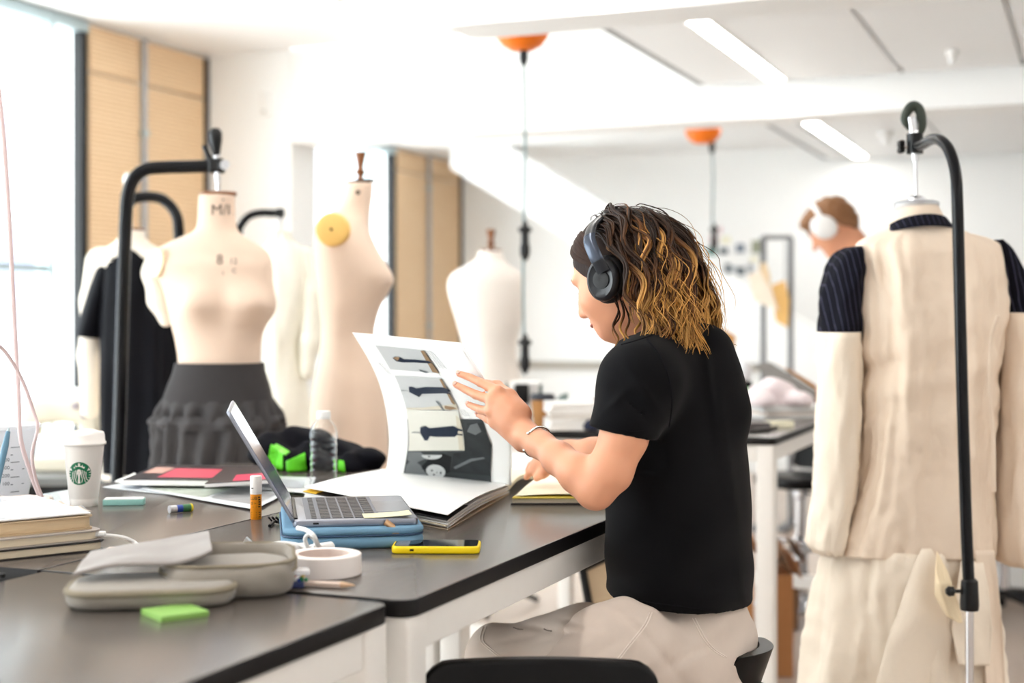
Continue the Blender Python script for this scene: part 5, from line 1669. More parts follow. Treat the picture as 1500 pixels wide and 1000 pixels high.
B_.ell(H(.087, 0, -.081), (.010, .017, .006), HA, .005)
B_.cone(H(-.012, 0, -.055), P(958, 497, 2.52), .052, .056, .03)
# torso core under the shirt
tw = [(958, 500, 2.51, .075, .05), (978, 540, 2.515, .14, .075), (986, 620, 2.52, .14, .09), (992, 760, 2.525, .13, .085), (998, 880, 2.53, .15, .095), (1004, 925, 2.53, .15, .10)]
for a, c in zip(tw, tw[1:]):
    B_.ecap(P(*a[:3]), P(*c[:3]), (a[3], a[4]), (c[3], c[4]), bl, .03)
# left arm
B_.chain([P(952, 535, 2.39), P(938, 560, 2.34), P(914, 640, 2.29), P(893, 690, 2.285), P(872, 714, 2.29)], [.050, .045, .0375, .036, .0305], .012)
B_.cone(P(873, 724, 2.285), P(871, 724, 2.285), .021, .020, .02)
B_.chain([P(872, 714, 2.29), P(848, 694, 2.31), P(818, 671, 2.36), P(794, 652, 2.41), P(776, 637, 2.44)], [.0305, .0312, .0262, .0218, .0200], .014)
B_.cone(P(786, 651, 2.425), P(772, 640, 2.44), .021, .020, .012)
# left hand
kn = [P(729, 573, 2.492), P(721, 585, 2.488), P(719, 601, 2.488), P(724, 618, 2.492)]
wr = [P(770, 628, 2.455), P(768, 634, 2.450), P(767, 641, 2.450), P(766, 648, 2.452)]
for i in range(4):
    B_.cone(wr[i], kn[i], .0165, (.0118, .0116, .0112, .0105)[i], .012)
B_.cone(P(752, 604, 2.468), P(740, 596, 2.478), .019, .017, .012)
B_.cone(P(748, 620, 2.466), P(738, 612, 2.478), .018, .016, .012)
fing = [([(729, 572, 2.490), (704, 560, 2.514), (687, 552, 2.532), (672, 547, 2.541)], [.0098, .0082, .0072, .0060]),
        ([(721, 586, 2.486), (697, 578, 2.512), (681, 570, 2.530), (667, 563, 2.540)], [.0098, .0083, .0073, .0060]),
        ([(718, 602, 2.486), (705, 600, 2.508), (695, 596, 2.528), (686, 592, 2.541)], [.0094, .0079, .0069, .0058]),
        ([(724, 619, 2.490), (714, 614, 2.506), (707, 610, 2.522), (700, 607, 2.534)], [.0088, .0071, .0063, .0054])]
for k_ in kn:
    B_.ell(k_ - VIEW * .006, (.0085, .0085, .0085), None, .008)
for pts, rs in fing:
    B_.ell(P(*pts[1]) - VIEW * .001, (rs[1] + .0006,) * 3, None, .003)
for pts, rs in fing:
    B_.chain([P(*p) for p in pts], rs, .0014)
B_.chain([P(764, 606, 2.470), P(746, 581, 2.500), P(728, 566, 2.545), P(708, 561, 2.585)], [.0185, .0135, .0105, .0078], .008)
# right arm and hand behind
B_.chain([P(1020, 550, 2.68), P(985, 620, 2.72), P(915, 668, 2.76), P(870, 668, 2.79), P(832, 669, 2.83), P(804, 676, 2.87)], [.048, .042, .037, .035, .032, .0225], .014)
rw = P(804, 676, 2.87)
rk = [P(788, 674, 2.90), P(786, 679, 2.89), P(785, 684, 2.885), P(786, 689, 2.88)]
for i in range(4):
    B_.cone(rw, rk[i], .019, .0105, .01)
    e_ = P(776 - (2, 0, 1, 4)[i] + 4, 682 + 3.2 * i, 2.915 - .01 * i)
    f_ = P(771 - (2, 0, 1, 4)[i] + 4, 690 + 3.0 * i, 2.92 - .01 * i)
    B_.chain([rk[i], e_, f_], [.0095, .0082, .0065], .003)
B_.chain([rw, P(796, 692, 2.86), P(786, 700, 2.87)], [.014, .011, .0075], .006)
me = B_.mesh('body', 2)
put('body', me, m_skin_, wo)
bvB = bvh_of(me)
# face details
m_brow = M('brown_brow', (86, 58, 40), .7); m_lash = M('dark_lash', (30, 22, 20), .6); m_lip = M('lip', (196, 116, 104), .45)
m_eye = M('eye_white', (236, 230, 226), .2)
for s in (-1, 1):
    MB().lathe([(0, -.0108), (.0076, -.0076), (.0108, 0), (.0076, .0076), (0, .0108)], H(.0745, s * .030, -.019), ax=hf, n=16).build('eye', m_eye, wo, smooth='all')
    MB().tube(catmull([H(.083, s * .018, -.022), H(.088, s * .028, -.0185), H(.083, s * .042, -.022)], 6), .0014, 6).build('eyelashes', m_lash, wo, smooth=True)
    MB().tube(catmull([H(.094, s * .012, .004), H(.092, s * .028, .010), H(.080, s * .046, .004)], 6), [.0022] * 12 + [.0008], 6, flat=.5).build('eyebrow', m_brow, wo, smooth=True)
MB().tube(catmull([H(.092, -.020, -.0765), H(.1005, 0, -.0755), H(.092, .020, -.0765)], 6), [.0012 + .0022 * math.sin(math.pi * i / 12) for i in range(13)], 8).build('lips', m_lip, wo, smooth=True)
m_nail = M('fingernail', (236, 186, 168), .3)
for pts, rs in fing:
    a, b_ = P(*pts[-1]), P(*pts[-2])
    dv = (a - b_).normalized(); nn = (-VIEW + UP * .5); nn = (nn - dv * nn.dot(dv)).normalized()
    MB().lathe([(0, .0012), (.0032, .0010), (.0042, 0), (0, -.001)], a + nn * (rs[-1] - .0006), ax=nn, n=12).build('fingernail', m_nail, wo, smooth='all')

# t-shirt
m_tee = M('black_cotton', (8, 8, 11), .9, var=.15, scale=40, bump=.12, bscale=1200, dist=.0003, sheen=.03, spec=.12)
lo2 = Vector((1e9,) * 3); hi2 = -lo2
for q in (P(870, 460, 2.2), P(1110, 460, 2.2), P(870, 920, 2.8), P(1110, 920, 2.8), P(1110, 460, 2.8)):
    lo2 = Vector(map(min, lo2, q)); hi2 = Vector(map(max, hi2, q))
S2 = Field(lo2 - Vector((.04, .04, .02)), hi2 + Vector((.04, .04, .02)), .0042)
sh = [(960, 487, 2.505, .070, .050), (968, 502, 2.505, .118, .072), (979, 532, 2.51, .170, .098), (985, 580, 2.515, .182, .112), (989, 650, 2.52, .184, .120), (992, 720, 2.52, .185, .123), (994, 800, 2.525, .188, .124), (995, 903, 2.53, .192, .122)]
S2.stack([(P(*a[:3]), a[3], a[4]) for a in sh], bl, .02)
S2.cone(P(1030, 520, 2.46), P(1052, 600, 2.47), .055, .05, .06)
S2.chain([P(958, 535, 2.40), P(938, 560, 2.345), P(911, 636, 2.30)], [.062, .065, .055], .03)
S2.cone(P(916, 618, 2.305), P(905, 656, 2.30), .0400, .042, .002, 'sub')
ax_ = (P(905, 650, 2.30) - P(938, 560, 2.345)).normalized()
S2.chain([P(1022, 548, 2.68), P(985, 610, 2.72), P(955, 640, 2.745)], [.06, .058, .052], .03)
def tee_folds(X, Y, Z):
    R_ = X * RIGHT.x + Y * RIGHT.y; V_ = X * VIEW.x + Y * VIEW.y
    px = 750 + R_ / V_ * FPX; py = HOR + (HCAM - Z) / V_ * FPX
    o = .0022 * np.sin(px * .045 + .006 * py + 1.5 * np.sin(py * .011)) * np.clip((py - 560) / 160, 0, 1)
    o -= .0065 * np.exp(-((px - (1036 + (py - 520) * .16)) / 8) ** 2) * np.clip((py - 490) / 40, 0, 1) * np.clip((800 - py) / 200, 0, 1)
    o -= .005 * np.exp(-((px - (1052 + (py - 560) * .13)) / 7) ** 2) * np.clip((py - 540) / 60, 0, 1)
    o += .004 * np.exp(-((px - (1044 + (py - 540) * .15)) / 6) ** 2) * np.clip((py - 500) / 60, 0, 1)
    o -= .006 * np.exp(-((py - (560 + (px - 935) * 1.3)) / 9) ** 2) * np.exp(-((px - 945) / 26) ** 2)
    o += .005 * np.exp(-((py - (600 + (px - 935) * .9)) / 10) ** 2) * np.exp(-((px - 925) / 30) ** 2)
    o -= .005 * np.exp(-((py - (590 - (px - 900) * .9)) / 7) ** 2) * np.exp(-((px - 905) / 18) ** 2)
    o += .003 * np.sin(py * .06 + px * .05) * np.clip((py - 700) / 150, 0, 1)
    o -= .003 * np.exp(-((py - (860 + (px - 900) * .10)) / 12) ** 2)
    return o
S2.warp(tee_folds)
S2.cut(P(912, 629, 2.305), ax_) if False else None
sleeve_end = P(911, 634, 2.305)
ax_ = (-RIGHT * .21 - UP * .975).normalized()
w_ = S2._win(P(870, 590, 2.2) - Vector((.1, .1, .12)), P(950, 590, 2.42) + Vector((.06, .06, .06)))
if w_:
    sl_, X, Y, Z = w_
    dcut = (X - sleeve_end.x) * ax_.x + (Y - sleeve_end.y) * ax_.y + (Z - sleeve_end.z) * ax_.z
    near = ((X - sleeve_end.x) * bl.x + (Y - sleeve_end.y) * bl.y) > -.062
    S2.f[sl_] = np.where(near & (dcut > -.02), np.maximum(S2.f[sl_], dcut), S2.f[sl_])
hem_n = (UP * -1 + bf * -.03 - RIGHT * .0).normalized()
S2.cut(P(992, 890, 2.40), (-UP * .985 + RIGHT * -.12).normalized())
# neck opening
S2.cone(P(957, 494, 2.505), P(946, 470, 2.50), .058, .066, .004, 'sub')
me = S2.mesh('t_shirt', 2)
tee = put('t_shirt', me, m_tee, wo)
bvT = bvh_of(me)
def seam(pts, bv, name, mat, parent, r=.0009, off=.0004, per=6):
    cp = catmull([Vector((x, y, 0)) for x, y in pts], per)
    q = [onto(bv, p.x, p.y, off) for p in cp]
    q = [p for p in q if p is not None]
    if len(q) > 2:
        return MB().tube(q, r, 6).build(name, mat, parent, smooth=True)
m_thread = M('black_thread', (20, 20, 24), .9, spec=.1)
seam([(948, 497), (966, 520), (978, 548), (984, 585), (980, 625)], bvT, 'sleeve_seam', m_thread, tee, .0016)
seam([(881, 614), (900, 625), (925, 632), (946, 630)], bvT, 'hem_stitch', m_thread, tee, .0008)
seam([(892, 872), (940, 880), (1000, 888), (1060, 897), (1092, 902)], bvT, 'hem_stitch', m_thread, tee, .0008)
seam([(910, 505), (935, 498), (958, 490), (975, 480)], bvT, 'shoulder_seam', m_thread, tee, .0012)
cring = []
nb_, nt2 = P(957, 494, 2.505), P(946, 470, 2.50)
nd = (nt2 - nb_).normalized()
uu = (bl - nd * bl.dot(nd)).normalized(); ww = nd.cross(uu)
for k in range(40):
    a = 2 * math.pi * k / 40
    cring.append(nb_ + nd * .004 + (uu * math.cos(a) + ww * math.sin(a)) * .0595)
MB().tube(cring + cring[:1], .0055, 8, flat=1.2).build('collar', m_tee, tee, smooth=True)

# trousers
m_tr = M('beige_cotton', (205, 190, 178), .85, var=.05, scale=24, bump=.12, bscale=900, dist=.0004)
lo3 = Vector((1e9,) * 3); hi3 = -lo3
for q in (P(660, 900, 2.85), P(660, 900, 2.1), P(1120, 900, 2.85), P(1120, 900, 2.2)):
    lo3 = Vector(map(min, lo3, q)); hi3 = Vector(map(max, hi3, q))
lo3.z = .22; hi3.z = .82
S3 = Field(lo3, hi3, .0055)
S3.stack([(P(998, 865, 2.53), .150, .098), (P(1002, 900, 2.53), .172, .112), (P(1006, 935, 2.53), .180, .120), (P(1008, 990, 2.53), .182, .122)], bl, .03)
S3.chain([P(1002, 985, 2.45), P(905, 964, 2.32), P(828, 1036, 2.25), P(842, 1240, 2.34), P(852, 1330, 2.38)], [.086, .090, .074, .058, .05], .03)
S3.chain([P(985, 950, 2.62), P(860, 950, 2.68), P(735, 968, 2.74), P(750, 1130, 2.75), P(756, 1230, 2.76)], [.085, .080, .066, .056, .05], .03)
def tr_folds(X, Y, Z):
    R_ = X * RIGHT.x + Y * RIGHT.y; V_ = X * VIEW.x + Y * VIEW.y
    px = 750 + R_ / V_ * FPX; py = HOR + (HCAM - Z) / V_ * FPX
    o = .002 * np.sin(px * .05 - py * .04) + .0016 * np.sin(px * .11 + py * .09 + 1)
    for x0, y0, sl, wx, wd, am in ((800, 922, .18, 40, 4, .006), (830, 930, -.25, 40, 5, .006), (850, 915, .30, 30, 4, .005), (760, 935, -.22, 40, 5, .004), (915, 905, .9, 25, 6, .006), (960, 950, 1.2, 40, 8, .006), (905, 940, -.6, 40, 6, .004), (1010, 960, -.5, 50, 8, .005), (945, 900, .3, 30, 6, .004)):
        o = o + am * np.exp(-((py - (y0 + (px - x0) * sl)) / wd) ** 2) * np.exp(-((px - x0) / wx) ** 2)
    return o
S3.warp(tr_folds)
me = S3.mesh('trousers', 2)
trs = put('trousers', me, m_tr, wo)
bvP = bvh_of(me)
m_st = M('beige_stitch', (228, 216, 206), .8)
for o_ in (0, 4):
    seam([(951 + o_, 897), (943 + o_, 915), (925 + o_, 938), (906 + o_, 962), (896 + o_, 978)], bvP, 'stitched_seam', m_st, trs, .0010)
    seam([(1014 + o_, 905), (1028 + o_, 932), (1042 + o_, 950), (1060 + o_, 962)], bvP, 'stitched_seam', m_st, trs, .0010)
    seam([(708 + o_, 918), (704 + o_, 938), (718 + o_, 952), (738 + o_, 968)], bvP, 'stitched_seam', m_st, trs, .0010)
for pts in ([(752, 919), (766, 922)], [(797, 921), (808, 924)]):
    seam([pts[0], ((pts[0][0] + pts[1][0]) / 2, (pts[0][1] + pts[1][1]) / 2 + 1), pts[1]], bvP, 'pleat', M('fold_shade', (120, 106, 96), .9), trs, .0012)  # thin dark tubes draw the shade of two short folds
for q, k in ((P(852, 1345, 2.38), 1), (P(756, 1246, 2.76), 2)):
    F_ = Field(q + Vector((-.25, -.25, -.12)), q + Vector((.25, .25, .10)), .006)
    F_.chain([q, q + bf * .05 - UP * .035, q + bf * .13 - UP * .055], [.042, .042, .034], .02)
    F_.ecap(q + UP * -.085 - bf * .05, q - UP * .085 + bf * .17, (.04, .014), (.036, .012), bl, .01)
    put('shoe', F_.mesh('shoe'), M('white_shoe', (232, 230, 226), .6), wo)
# cuff bracelet on the left wrist
wc = P(787, 647, 2.425); wx = (P(776, 637, 2.44) - P(818, 671, 2.36)).normalized()
wu = (UP - wx * wx.dot(UP)).normalized(); wv = wx.cross(wu)
if wv.dot(VIEW) < 0: wv = -wv
brc = MB()
pts = [wc + wu * (.0275 * math.cos(a)) + wv * (.0265 * math.sin(a)) for a in [math.radians(-52 + 290 * k / 30 - 0) for k in range(31)]]
brc.tube(pts, .0024, 8, side=wx, flat=.7)
for e_ in (pts[0], pts[-1]):
    brc.lathe([(0, -.003), (.0028, -.002), (.0034, 0), (.0028, .002), (0, .003)], e_, n=10)
brc.build('bracelet', M('silver', (222, 218, 208), .18, metal=1.0), wo, smooth=True)

# ---------------------------------------------------------------- hair: dark roots, bleached wavy ends
HAIR = bpy.data.materials.new('wavy_hair'); HAIR.use_nodes = True
nt = HAIR.node_tree; bs = nt.nodes['Principled BSDF']
at = nt.nodes.new('ShaderNodeAttribute'); at.attribute_name = 'tint'
nt.links.new(at.outputs['Color'], bs.inputs['Base Color'])
bs.inputs['Roughness'].default_value = .48; bs.inputs['Specular IOR Level'].default_value = .22
rnd = random.Random(7)
def lock_cols(t, k):
    root = np.array([.030, .014, .008]); mid = np.array([.13, .050, .016]); tip = np.array([.60, .31, .085])
    s = np.clip((t - k) / .45, 0, 1)
    if s < .5: return root + (mid - root) * (s / .5)
    return mid + (tip - mid) * ((s - .5) / .5)
hv_, hf_, hc_ = [], [], []
def add_lock(pts, rad, k, br=1.0, n=5, flat=.45, side=None):
    m = len(pts)
    b = MB()
    rr = [rad * (.55 + .45 * min(1, i / (m * .25))) * (1 - .85 * max(0, (i / (m - 1) - .55) / .45) ** 1.5) for i in range(m)]
    b.tube(pts, rr, n, True, flat, side)
    o = len(hv_)
    hv_.extend(b.v); hf_.extend([tuple(i + o for i in f) for f in b.f])
    for i in range(m):
        c = lock_cols(i / (m - 1), k) * br
        hc_.extend([(*c, 1)] * n)
sh_pts = [(P(958, 497, 2.52), .058), (P(940, 540, 2.42), .066), (P(1010, 540, 2.60), .075), (P(975, 545, 2.50), .098), (P(1000, 570, 2.50), .105), (P(930, 530, 2.45), .062)]
def push(p, lay):
    q = p - Hc
    c = (q.dot(hf), q.dot(hl), q.dot(hu))
    r = (.094 + lay, .077 + lay, .090 + lay)
    k = math.sqrt(sum((c[i] / r[i]) ** 2 for i in range(3)))
    if k < 1:
        p = Hc + q / max(k, .05)
    for sp, sr in sh_pts:
        v = p - sp
        if v.length < sr + lay * .4:
            p = sp + v.normalized() * (sr + lay * .4)
    return p
def grow(root, d0, L, lay, n=26, wave=.008, freq=3.0, stiff=.80, back=.25):
    p = Vector(root); d = Vector(d0).normalized()
    out = [p]
    ds = L / n
    for i in range(n):
        t = i / n
        d = (d * stiff + (-UP + hf * -back * (1 - t * .4)) * (1 - stiff)).normalized()
        q = push(p + d * ds, lay * min(1, t * 4 + .25))
        if (q - p).length > 1e-5: d = (d * .4 + (q - p).normalized() * .6).normalized()
        p = q
        out.append(p)
    ph0 = rnd.uniform(0, 6.28); fr = freq * rnd.uniform(.8, 1.25)
    res = []
    for i, p in enumerate(out):
        t = i / n
        tg = (out[min(i + 1, n)] - out[max(i - 1, 0)]).normalized()
        rad = (p - Hc).normalized(); sd = tg.cross(rad).normalized() if tg.cross(rad).length > 1e-4 else tg.orthogonal()
        am = wave * min(1, max(0, t - .10) * 2.4)
        a = ph0 + fr * t * 2 * math.pi
        res.append(p + sd * (am * math.sin(a)) + rad * (am * .55 * (1 + math.cos(a + .8))))
    return res
def root_at(th, ph):
    """th: angle from the parting down the side (0..~110 deg), ph: position front(-)..back along the head"""
    return None
# clumps: guide curves over the scalp, each carrying several strands that share its wave
CUPC = H(.008, .090, -.030)
def clear_cup(p):
    q = p - CUPC
    f_, l_, u_ = q.dot(hf), q.dot(hl), q.dot(hu)
    if l_ > -.045 and abs(u_) < .054 and f_ > -.046:
        k = math.sqrt(max(0, 1 - (u_ / .054) ** 2))
        if f_ > -.046 * k:
            p = p - hf * (f_ + .046 * k)
    return p
n_l = 0
tries = 0
seeds = []
while n_l < 150 and tries < 9000:
    tries += 1
    z = rnd.uniform(-.55, 1); a = rnd.uniform(0, 2 * math.pi)
    s_ = math.sqrt(1 - z * z)
    f0, l0 = s_ * math.cos(a), s_ * math.sin(a)
    if f0 > .16 or (f0 > -.12 and abs(l0) > .55 and z < .45): continue
    if l0 < -.3 and rnd.random() < .5: continue
    if any((f0 - q[0]) ** 2 + (l0 - q[1]) ** 2 + (z - q[2]) ** 2 < .012 for q in seeds): continue
    seeds.append((f0, l0, z))
    nrm = (hf * f0 + hl * l0 + hu * z).normalized()
    side = 1 if l0 > 0 else -1
    d0 = hl * side * (.9 - abs(l0)) - hf * (.65 + max(0, f0)) - hu * .4 * (1 - z)
    d0 = d0 - nrm * d0.dot(nrm)
    L = interp([-.55, 0, 1], [.145, .200, .275], z) * rnd.uniform(.74, 1.14)
    lay = rnd.uniform(.006, .026)
    root = H(f0 * .093, l0 * .074, z * .088)
    rs_state = rnd.random()
    guide = grow(root, d0, L, lay, 34, rnd.uniform(.0075, .0125), rnd.uniform(1.6, 2.3) * L / .2, .82, .34)
    kcol = rnd.uniform(.16, .70)
    br = rnd.uniform(.7, 1.25)
    for j in range(9):
        w0 = Vector((rnd.gauss(0, 1), rnd.gauss(0, 1), rnd.gauss(0, 1))) * .0042
        w1 = Vector((rnd.gauss(0, 1), rnd.gauss(0, 1), rnd.gauss(0, 1))) * .0030
        tp = rnd.uniform(.0, 2 * math.pi)
        end = int(34 * rnd.uniform(.86, 1.0))
        pts = []
        for i in range(end + 1):
            t = i / 34
            p = guide[i] + w0 * (1 - t) + w1 * t * 1.15
            p = p + Vector((math.sin(tp + t * 9), math.cos(tp + t * 8), math.sin(tp * 2 + t * 10))) * (.0015 * t)
            pts.append(clear_cup(p))
        add_lock(pts, rnd.uniform(.0013, .0030), kcol + rnd.uniform(-.10, .16), br * rnd.uniform(.75, 1.3), 5, .5)
    n_l += 1
for k in range(90):     # finer loose strands
    z = rnd.uniform(-.3, .95); a = rnd.uniform(1.9, 4.4)
    s_ = math.sqrt(1 - z * z)
    f0, l0 = s_ * math.cos(a), s_ * math.sin(a)
    root = H(f0 * .094, l0 * .075, z * .089)
    nrm = (hf * f0 + hl * l0 + hu * z).normalized()
    d0 = hl * (1 if l0 > 0 else -1) * .5 - hf * .6
    L = interp([-.3, 1], [.17, .27], z) * rnd.uniform(.9, 1.12)
    pts = [clear_cup(p) for p in grow(root, d0 - nrm * d0.dot(nrm), L, rnd.uniform(.010, .032), 30, rnd.uniform(.007, .013), rnd.uniform(2, 3), .82, .34)]
    add_lock(pts, rnd.uniform(.0005, .0010), rnd.uniform(.0, .35), rnd.uniform(.8, 1.4), 4, .8)
# loose curls at the jaw, nape and back, traced from the photograph
for pts, k, r in (([(899, 428), (906, 455), (898, 478), (906, 496), (901, 508), (909, 515)], .3, .0022), ([(906, 430), (914, 458), (908, 480), (915, 496), (907, 506)], .15, .0026),
                  ([(900, 440), (908, 462), (897, 482), (903, 500)], .45, .0016), ([(912, 440), (922, 468), (916, 488), (926, 503), (920, 512)], .2, .0022),
                  ([(1012, 430), (1030, 452), (1022, 474), (1040, 492), (1036, 505), (1050, 512)], .1, .0014), ([(1020, 440), (1034, 462), (1046, 478), (1052, 498), (1043, 508)], .2, .0012),
                  ([(1004, 440), (1020, 468), (1030, 486), (1048, 503), (1061, 515)], .1, .0016), ([(1000, 450), (1010, 474), (1030, 480), (1044, 490), (1050, 503)], .5, .0012),
                  ([(1008, 415), (1026, 438), (1020, 456), (1034, 470), (1030, 486)], .05, .0018), ([(990, 400), (1014, 424), (1008, 448), (1026, 462), (1022, 478)], .1, .0022),
                  ([(985, 440), (1004, 462), (1000, 478), (1018, 492)], .1, .0022), ([(930, 445), (938, 470), (930, 486), (940, 500)], .1, .0026)):
    base_d = 2.40 if pts[0][0] < 960 else 2.50
    add_lock(catmull([P(x, y, base_d + .012 * math.sin(i * 1.7)) for i, (x, y) in enumerate(pts)], 6), r, k, 1.1, 5, .55)
hm = bpy.data.meshes.new('hair')
hm.from_pydata([tuple(v) for v in hv_], [], hf_)
hm.polygons.foreach_set('use_smooth', [True] * len(hm.polygons))
tint(hm, hc_)
put('hair', hm, HAIR, wo)
# dense dark hair close to the scalp, under the locks
C_ = Field(Hc - Vector((.16, .16, .20)), Hc + Vector((.16, .16, .15)), .005)
C_.ell(H(-.006, 0, .008), (.096, .079, .088), HA, .01)
C_.ell(H(-.045, 0, -.045), (.056, .070, .075), HA, .02)
for s in (-1, 1):
    C_.ell(H(.010, s * .066, -.008), (.030, .012, .045), HA, .01)
C_.ell(H(.098, 0, -.062), (.060, .11, .092), HA, .012, 'sub')
C_.ell(H(.100, 0, -.010), (.030, .040, .045), HA, .010, 'sub')
cm = C_.mesh('hair_roots')
put('hair_roots', cm, M('dark_brown_hair', (38, 22, 15), .6, spec=.2, var=.3, scale=60, bump=.4, bscale=160, dist=.002, stretch=(1, 1, .25)), wo)
# front strands combed back in front of the headband
fb = MB()
for k in range(60):
    r = rnd.random()
    A3, B3, C3, D3 = (.66 - .10 * r, .02, .75 + .12 * r), (.70 - .42 * r, .56, .48 + .2 * r), (.34 - .30 * r, .93, .12), (-.06, .98, -.24)
    path = []
    for q in catmull([Vector(A3), Vector(B3), Vector(C3), Vector(D3)], 6):
        q = q.normalized()
        e_ = 1.0 + .05 * rnd.random() * 0 + .03 * math.sin(k)
        path.append(H(q.x * .0985 * e_, q.y * .080 * e_, q.z * .0935 * e_) + UP * rnd.uniform(-.0006, .0006))
    fb.tube(path, [.0012] + [.0030] * (len(path) - 2) + [.001], 5, flat=.35)
fb.build('front_strands', M('mid_brown_hair', (50, 31, 21), .55, var=.5, scale=140, spec=.12), wo, smooth=True)

# headphones
hp_ = thing('headphones', 'black over-ear headphones worn by the woman in the black t-shirt', 'headphones', tuple(Hc))
m_hpk = M('matte_black_headphone', (24, 27, 34), .32, var=.06)
m_hpk2 = M('soft_black_pad', (18, 18, 20), .6)
m_hps = M('glossy_slider', (70, 78, 92), .18, metal=.5)
def cup_at(s):
    t = H(.006, s * .088, -.030)
    ax = (hl * s * .97 + hf * .10).normalized()
    e1_ = (hu * .90 - hf * .42); e1_ = (e1_ - ax * e1_.dot(ax)).normalized(); e2_ = ax.cross(e1_)
    def oval(r1, r2, h):
        return [t + e1_ * (r1 * math.cos(a)) + e2_ * (r2 * math.sin(a)) + ax * h for a in [2 * math.pi * k / 36 for k in range(36)]]
    pad = MB(); pad.loft([oval(.036, .028, -.016), oval(.041, .033, -.012), oval(.0415, .0335, -.002), oval(.038, .030, .004)]); pad.build('ear_pad', m_hpk2, hp_, smooth=True, angle=70)
    cp = MB(); cp.loft([oval(.036, .029, .003), oval(.0375, .0305, .010), oval(.036, .029, .018), oval(.030, .0235, .022), oval(.021, .017, .0195), oval(.001, .001, .0190)], cap=False); c_ = cp.build('ear_cup', m_hpk, hp_, smooth=True, angle=50)
    MB().loft([oval(.0155, .0155, .0196), oval(.0155, .0155, .0208), oval(.012, .012, .0212), oval(.001, .001, .0205)], cap=False).build('emblem_ring', MATS['black_plastic'], c_, smooth=True)
    return t, ax
cup_at(1); cup_at(-1)
bandp = [P(884, 398, 2.395), P(872, 374, 2.395), P(864, 352, 2.405), P(867, 333, 2.43), P(880, 319, 2.465), P(900, 311, 2.505)]
mirror = []
for p in reversed(bandp[:-1]):
    q = p - Hc
    mirror.append(p - hl * (2 * q.dot(hl)))
full = catmull(bandp + mirror, 8)
MB().tube(full, .0115, 12, flat=.34, side=hf).build('headband', m_hpk, hp_, smooth=True)
for pp in (bandp, [p - hl * (2 * (p - Hc).dot(hl)) for p in bandp]):
    cp = catmull(pp[:4], 6)
    o_ = [p + (p - Hc).normalized() * .0022 for p in cp[4:15]]
    MB().tube(o_, .0118, 12, flat=.32, side=hf).build('slider_arm', m_hps, hp_, smooth=True)
MB().tube([p - (p - Hc).normalized() * .004 for p in full[26:-26]], .010, 10, flat=.5, side=hf).build('head_cushion', m_hpk2, hp_, smooth=True)

# ---------------------------------------------------------------- bar stools
m_vinyl = M('black_vinyl', (9, 9, 10), .36, var=.1, spec=.22, scale=60, bump=.08, bscale=300, dist=.0005)
def bar_stool(c, face, label, zseat=.60, hback=.16, wback=.32, back_off=.17, rs=.165, lean=.25, curve=.06):
    c = Vector((c.x, c.y, 0))
    face = Vector(face).normalized(); sd = Vector((-face.y, face.x, 0))
    t = thing('bar_stool', label, 'stool', tuple(c), 'black bar stools')
    b = MB()
    for rr in ((0.80, .0), (.96, .008), (1.0, .03), (.97, .048), (.88, .056)):
        pass
    rings = []
    for k, (s_, z) in enumerate(((.84, 0), (.97, .008), (1, .026), (.98, .044), (.90, .054), (.60, .056))):
        rings.append([p for p in rrect(c + UP * (zseat - .056 + z), face, sd, 2 * rs * s_, 2 * rs * s_, rs * s_ * .55, 7)])
    b.loft(rings); b.build('seat', m_vinyl, t, smooth=True, angle=60)
    def back(u, v):
        x = (u - .5) * wback
        cr = .5 - abs(v - .5)
        q = c - face * (back_off + lean * v * hback - curve * (4 * (u - .5) ** 2)) + sd * x + UP * (zseat + .01 + hback * v)
        k = max(0, abs(u - .5) * 2 - .80) / .20
        q -= UP * (.020 * k * k * (1 if v > .5 else -1) * abs(2 * v - 1) ** 3)
        return q
    bk = MB().grid(back, 26, 12, face * .026).build('backrest', m_vinyl, t, smooth=True, bevel=.008, seg=3)
    MB().tube([c - face * (rs * .7) + UP * (zseat - .05), c - face * (back_off + .0) + UP * (zseat - .02), c - face * (back_off + .02) + UP * (zseat + .05)], .014, 10).build('back_bracket', m_blkplastic, t, smooth=True)
    MB().lathe([(.035, zseat - .06), (.035, zseat - .10), (.024, zseat - .11), (.024, .30), (.034, .29), (.034, .04), (.05, .03)], c, n=22).build('gas_column', m_chrome, t, smooth=True)
    rg = [c + (face * math.cos(a) + sd * math.sin(a)) * .15 + face * .06 + UP * .27 for a in [2 * math.pi * k / 32 for k in range(33)]]
    MB().tube(rg, .010, 10).build('foot_ring', m_chrome, t, smooth=True)
    MB().lathe([(0, 0), (.20, 0), (.205, .006), (.19, .014), (.05, .03), (.04, .05)], c, n=36).build('base', m_chrome, t, smooth=True)
    MB().tube([c + UP * (zseat - .075), c + sd * .12 + UP * (zseat - .085), c + sd * .16 + UP * (zseat - .08)], .005, 8).build('height_lever', m_blkplastic, t, smooth=True)
    return t
bar_stool(P(1005, 1000, 2.53), bf, 'black bar stool the seated woman sits on', .575, .105, .20, .118, .165, .35, .05)
bar_stool(P(795, 1000, 1.84), -VIEW, 'black bar stool with a low padded back in front of the woman, nearest the camera', .60, .174, .327, .17, .15, .10, .03)

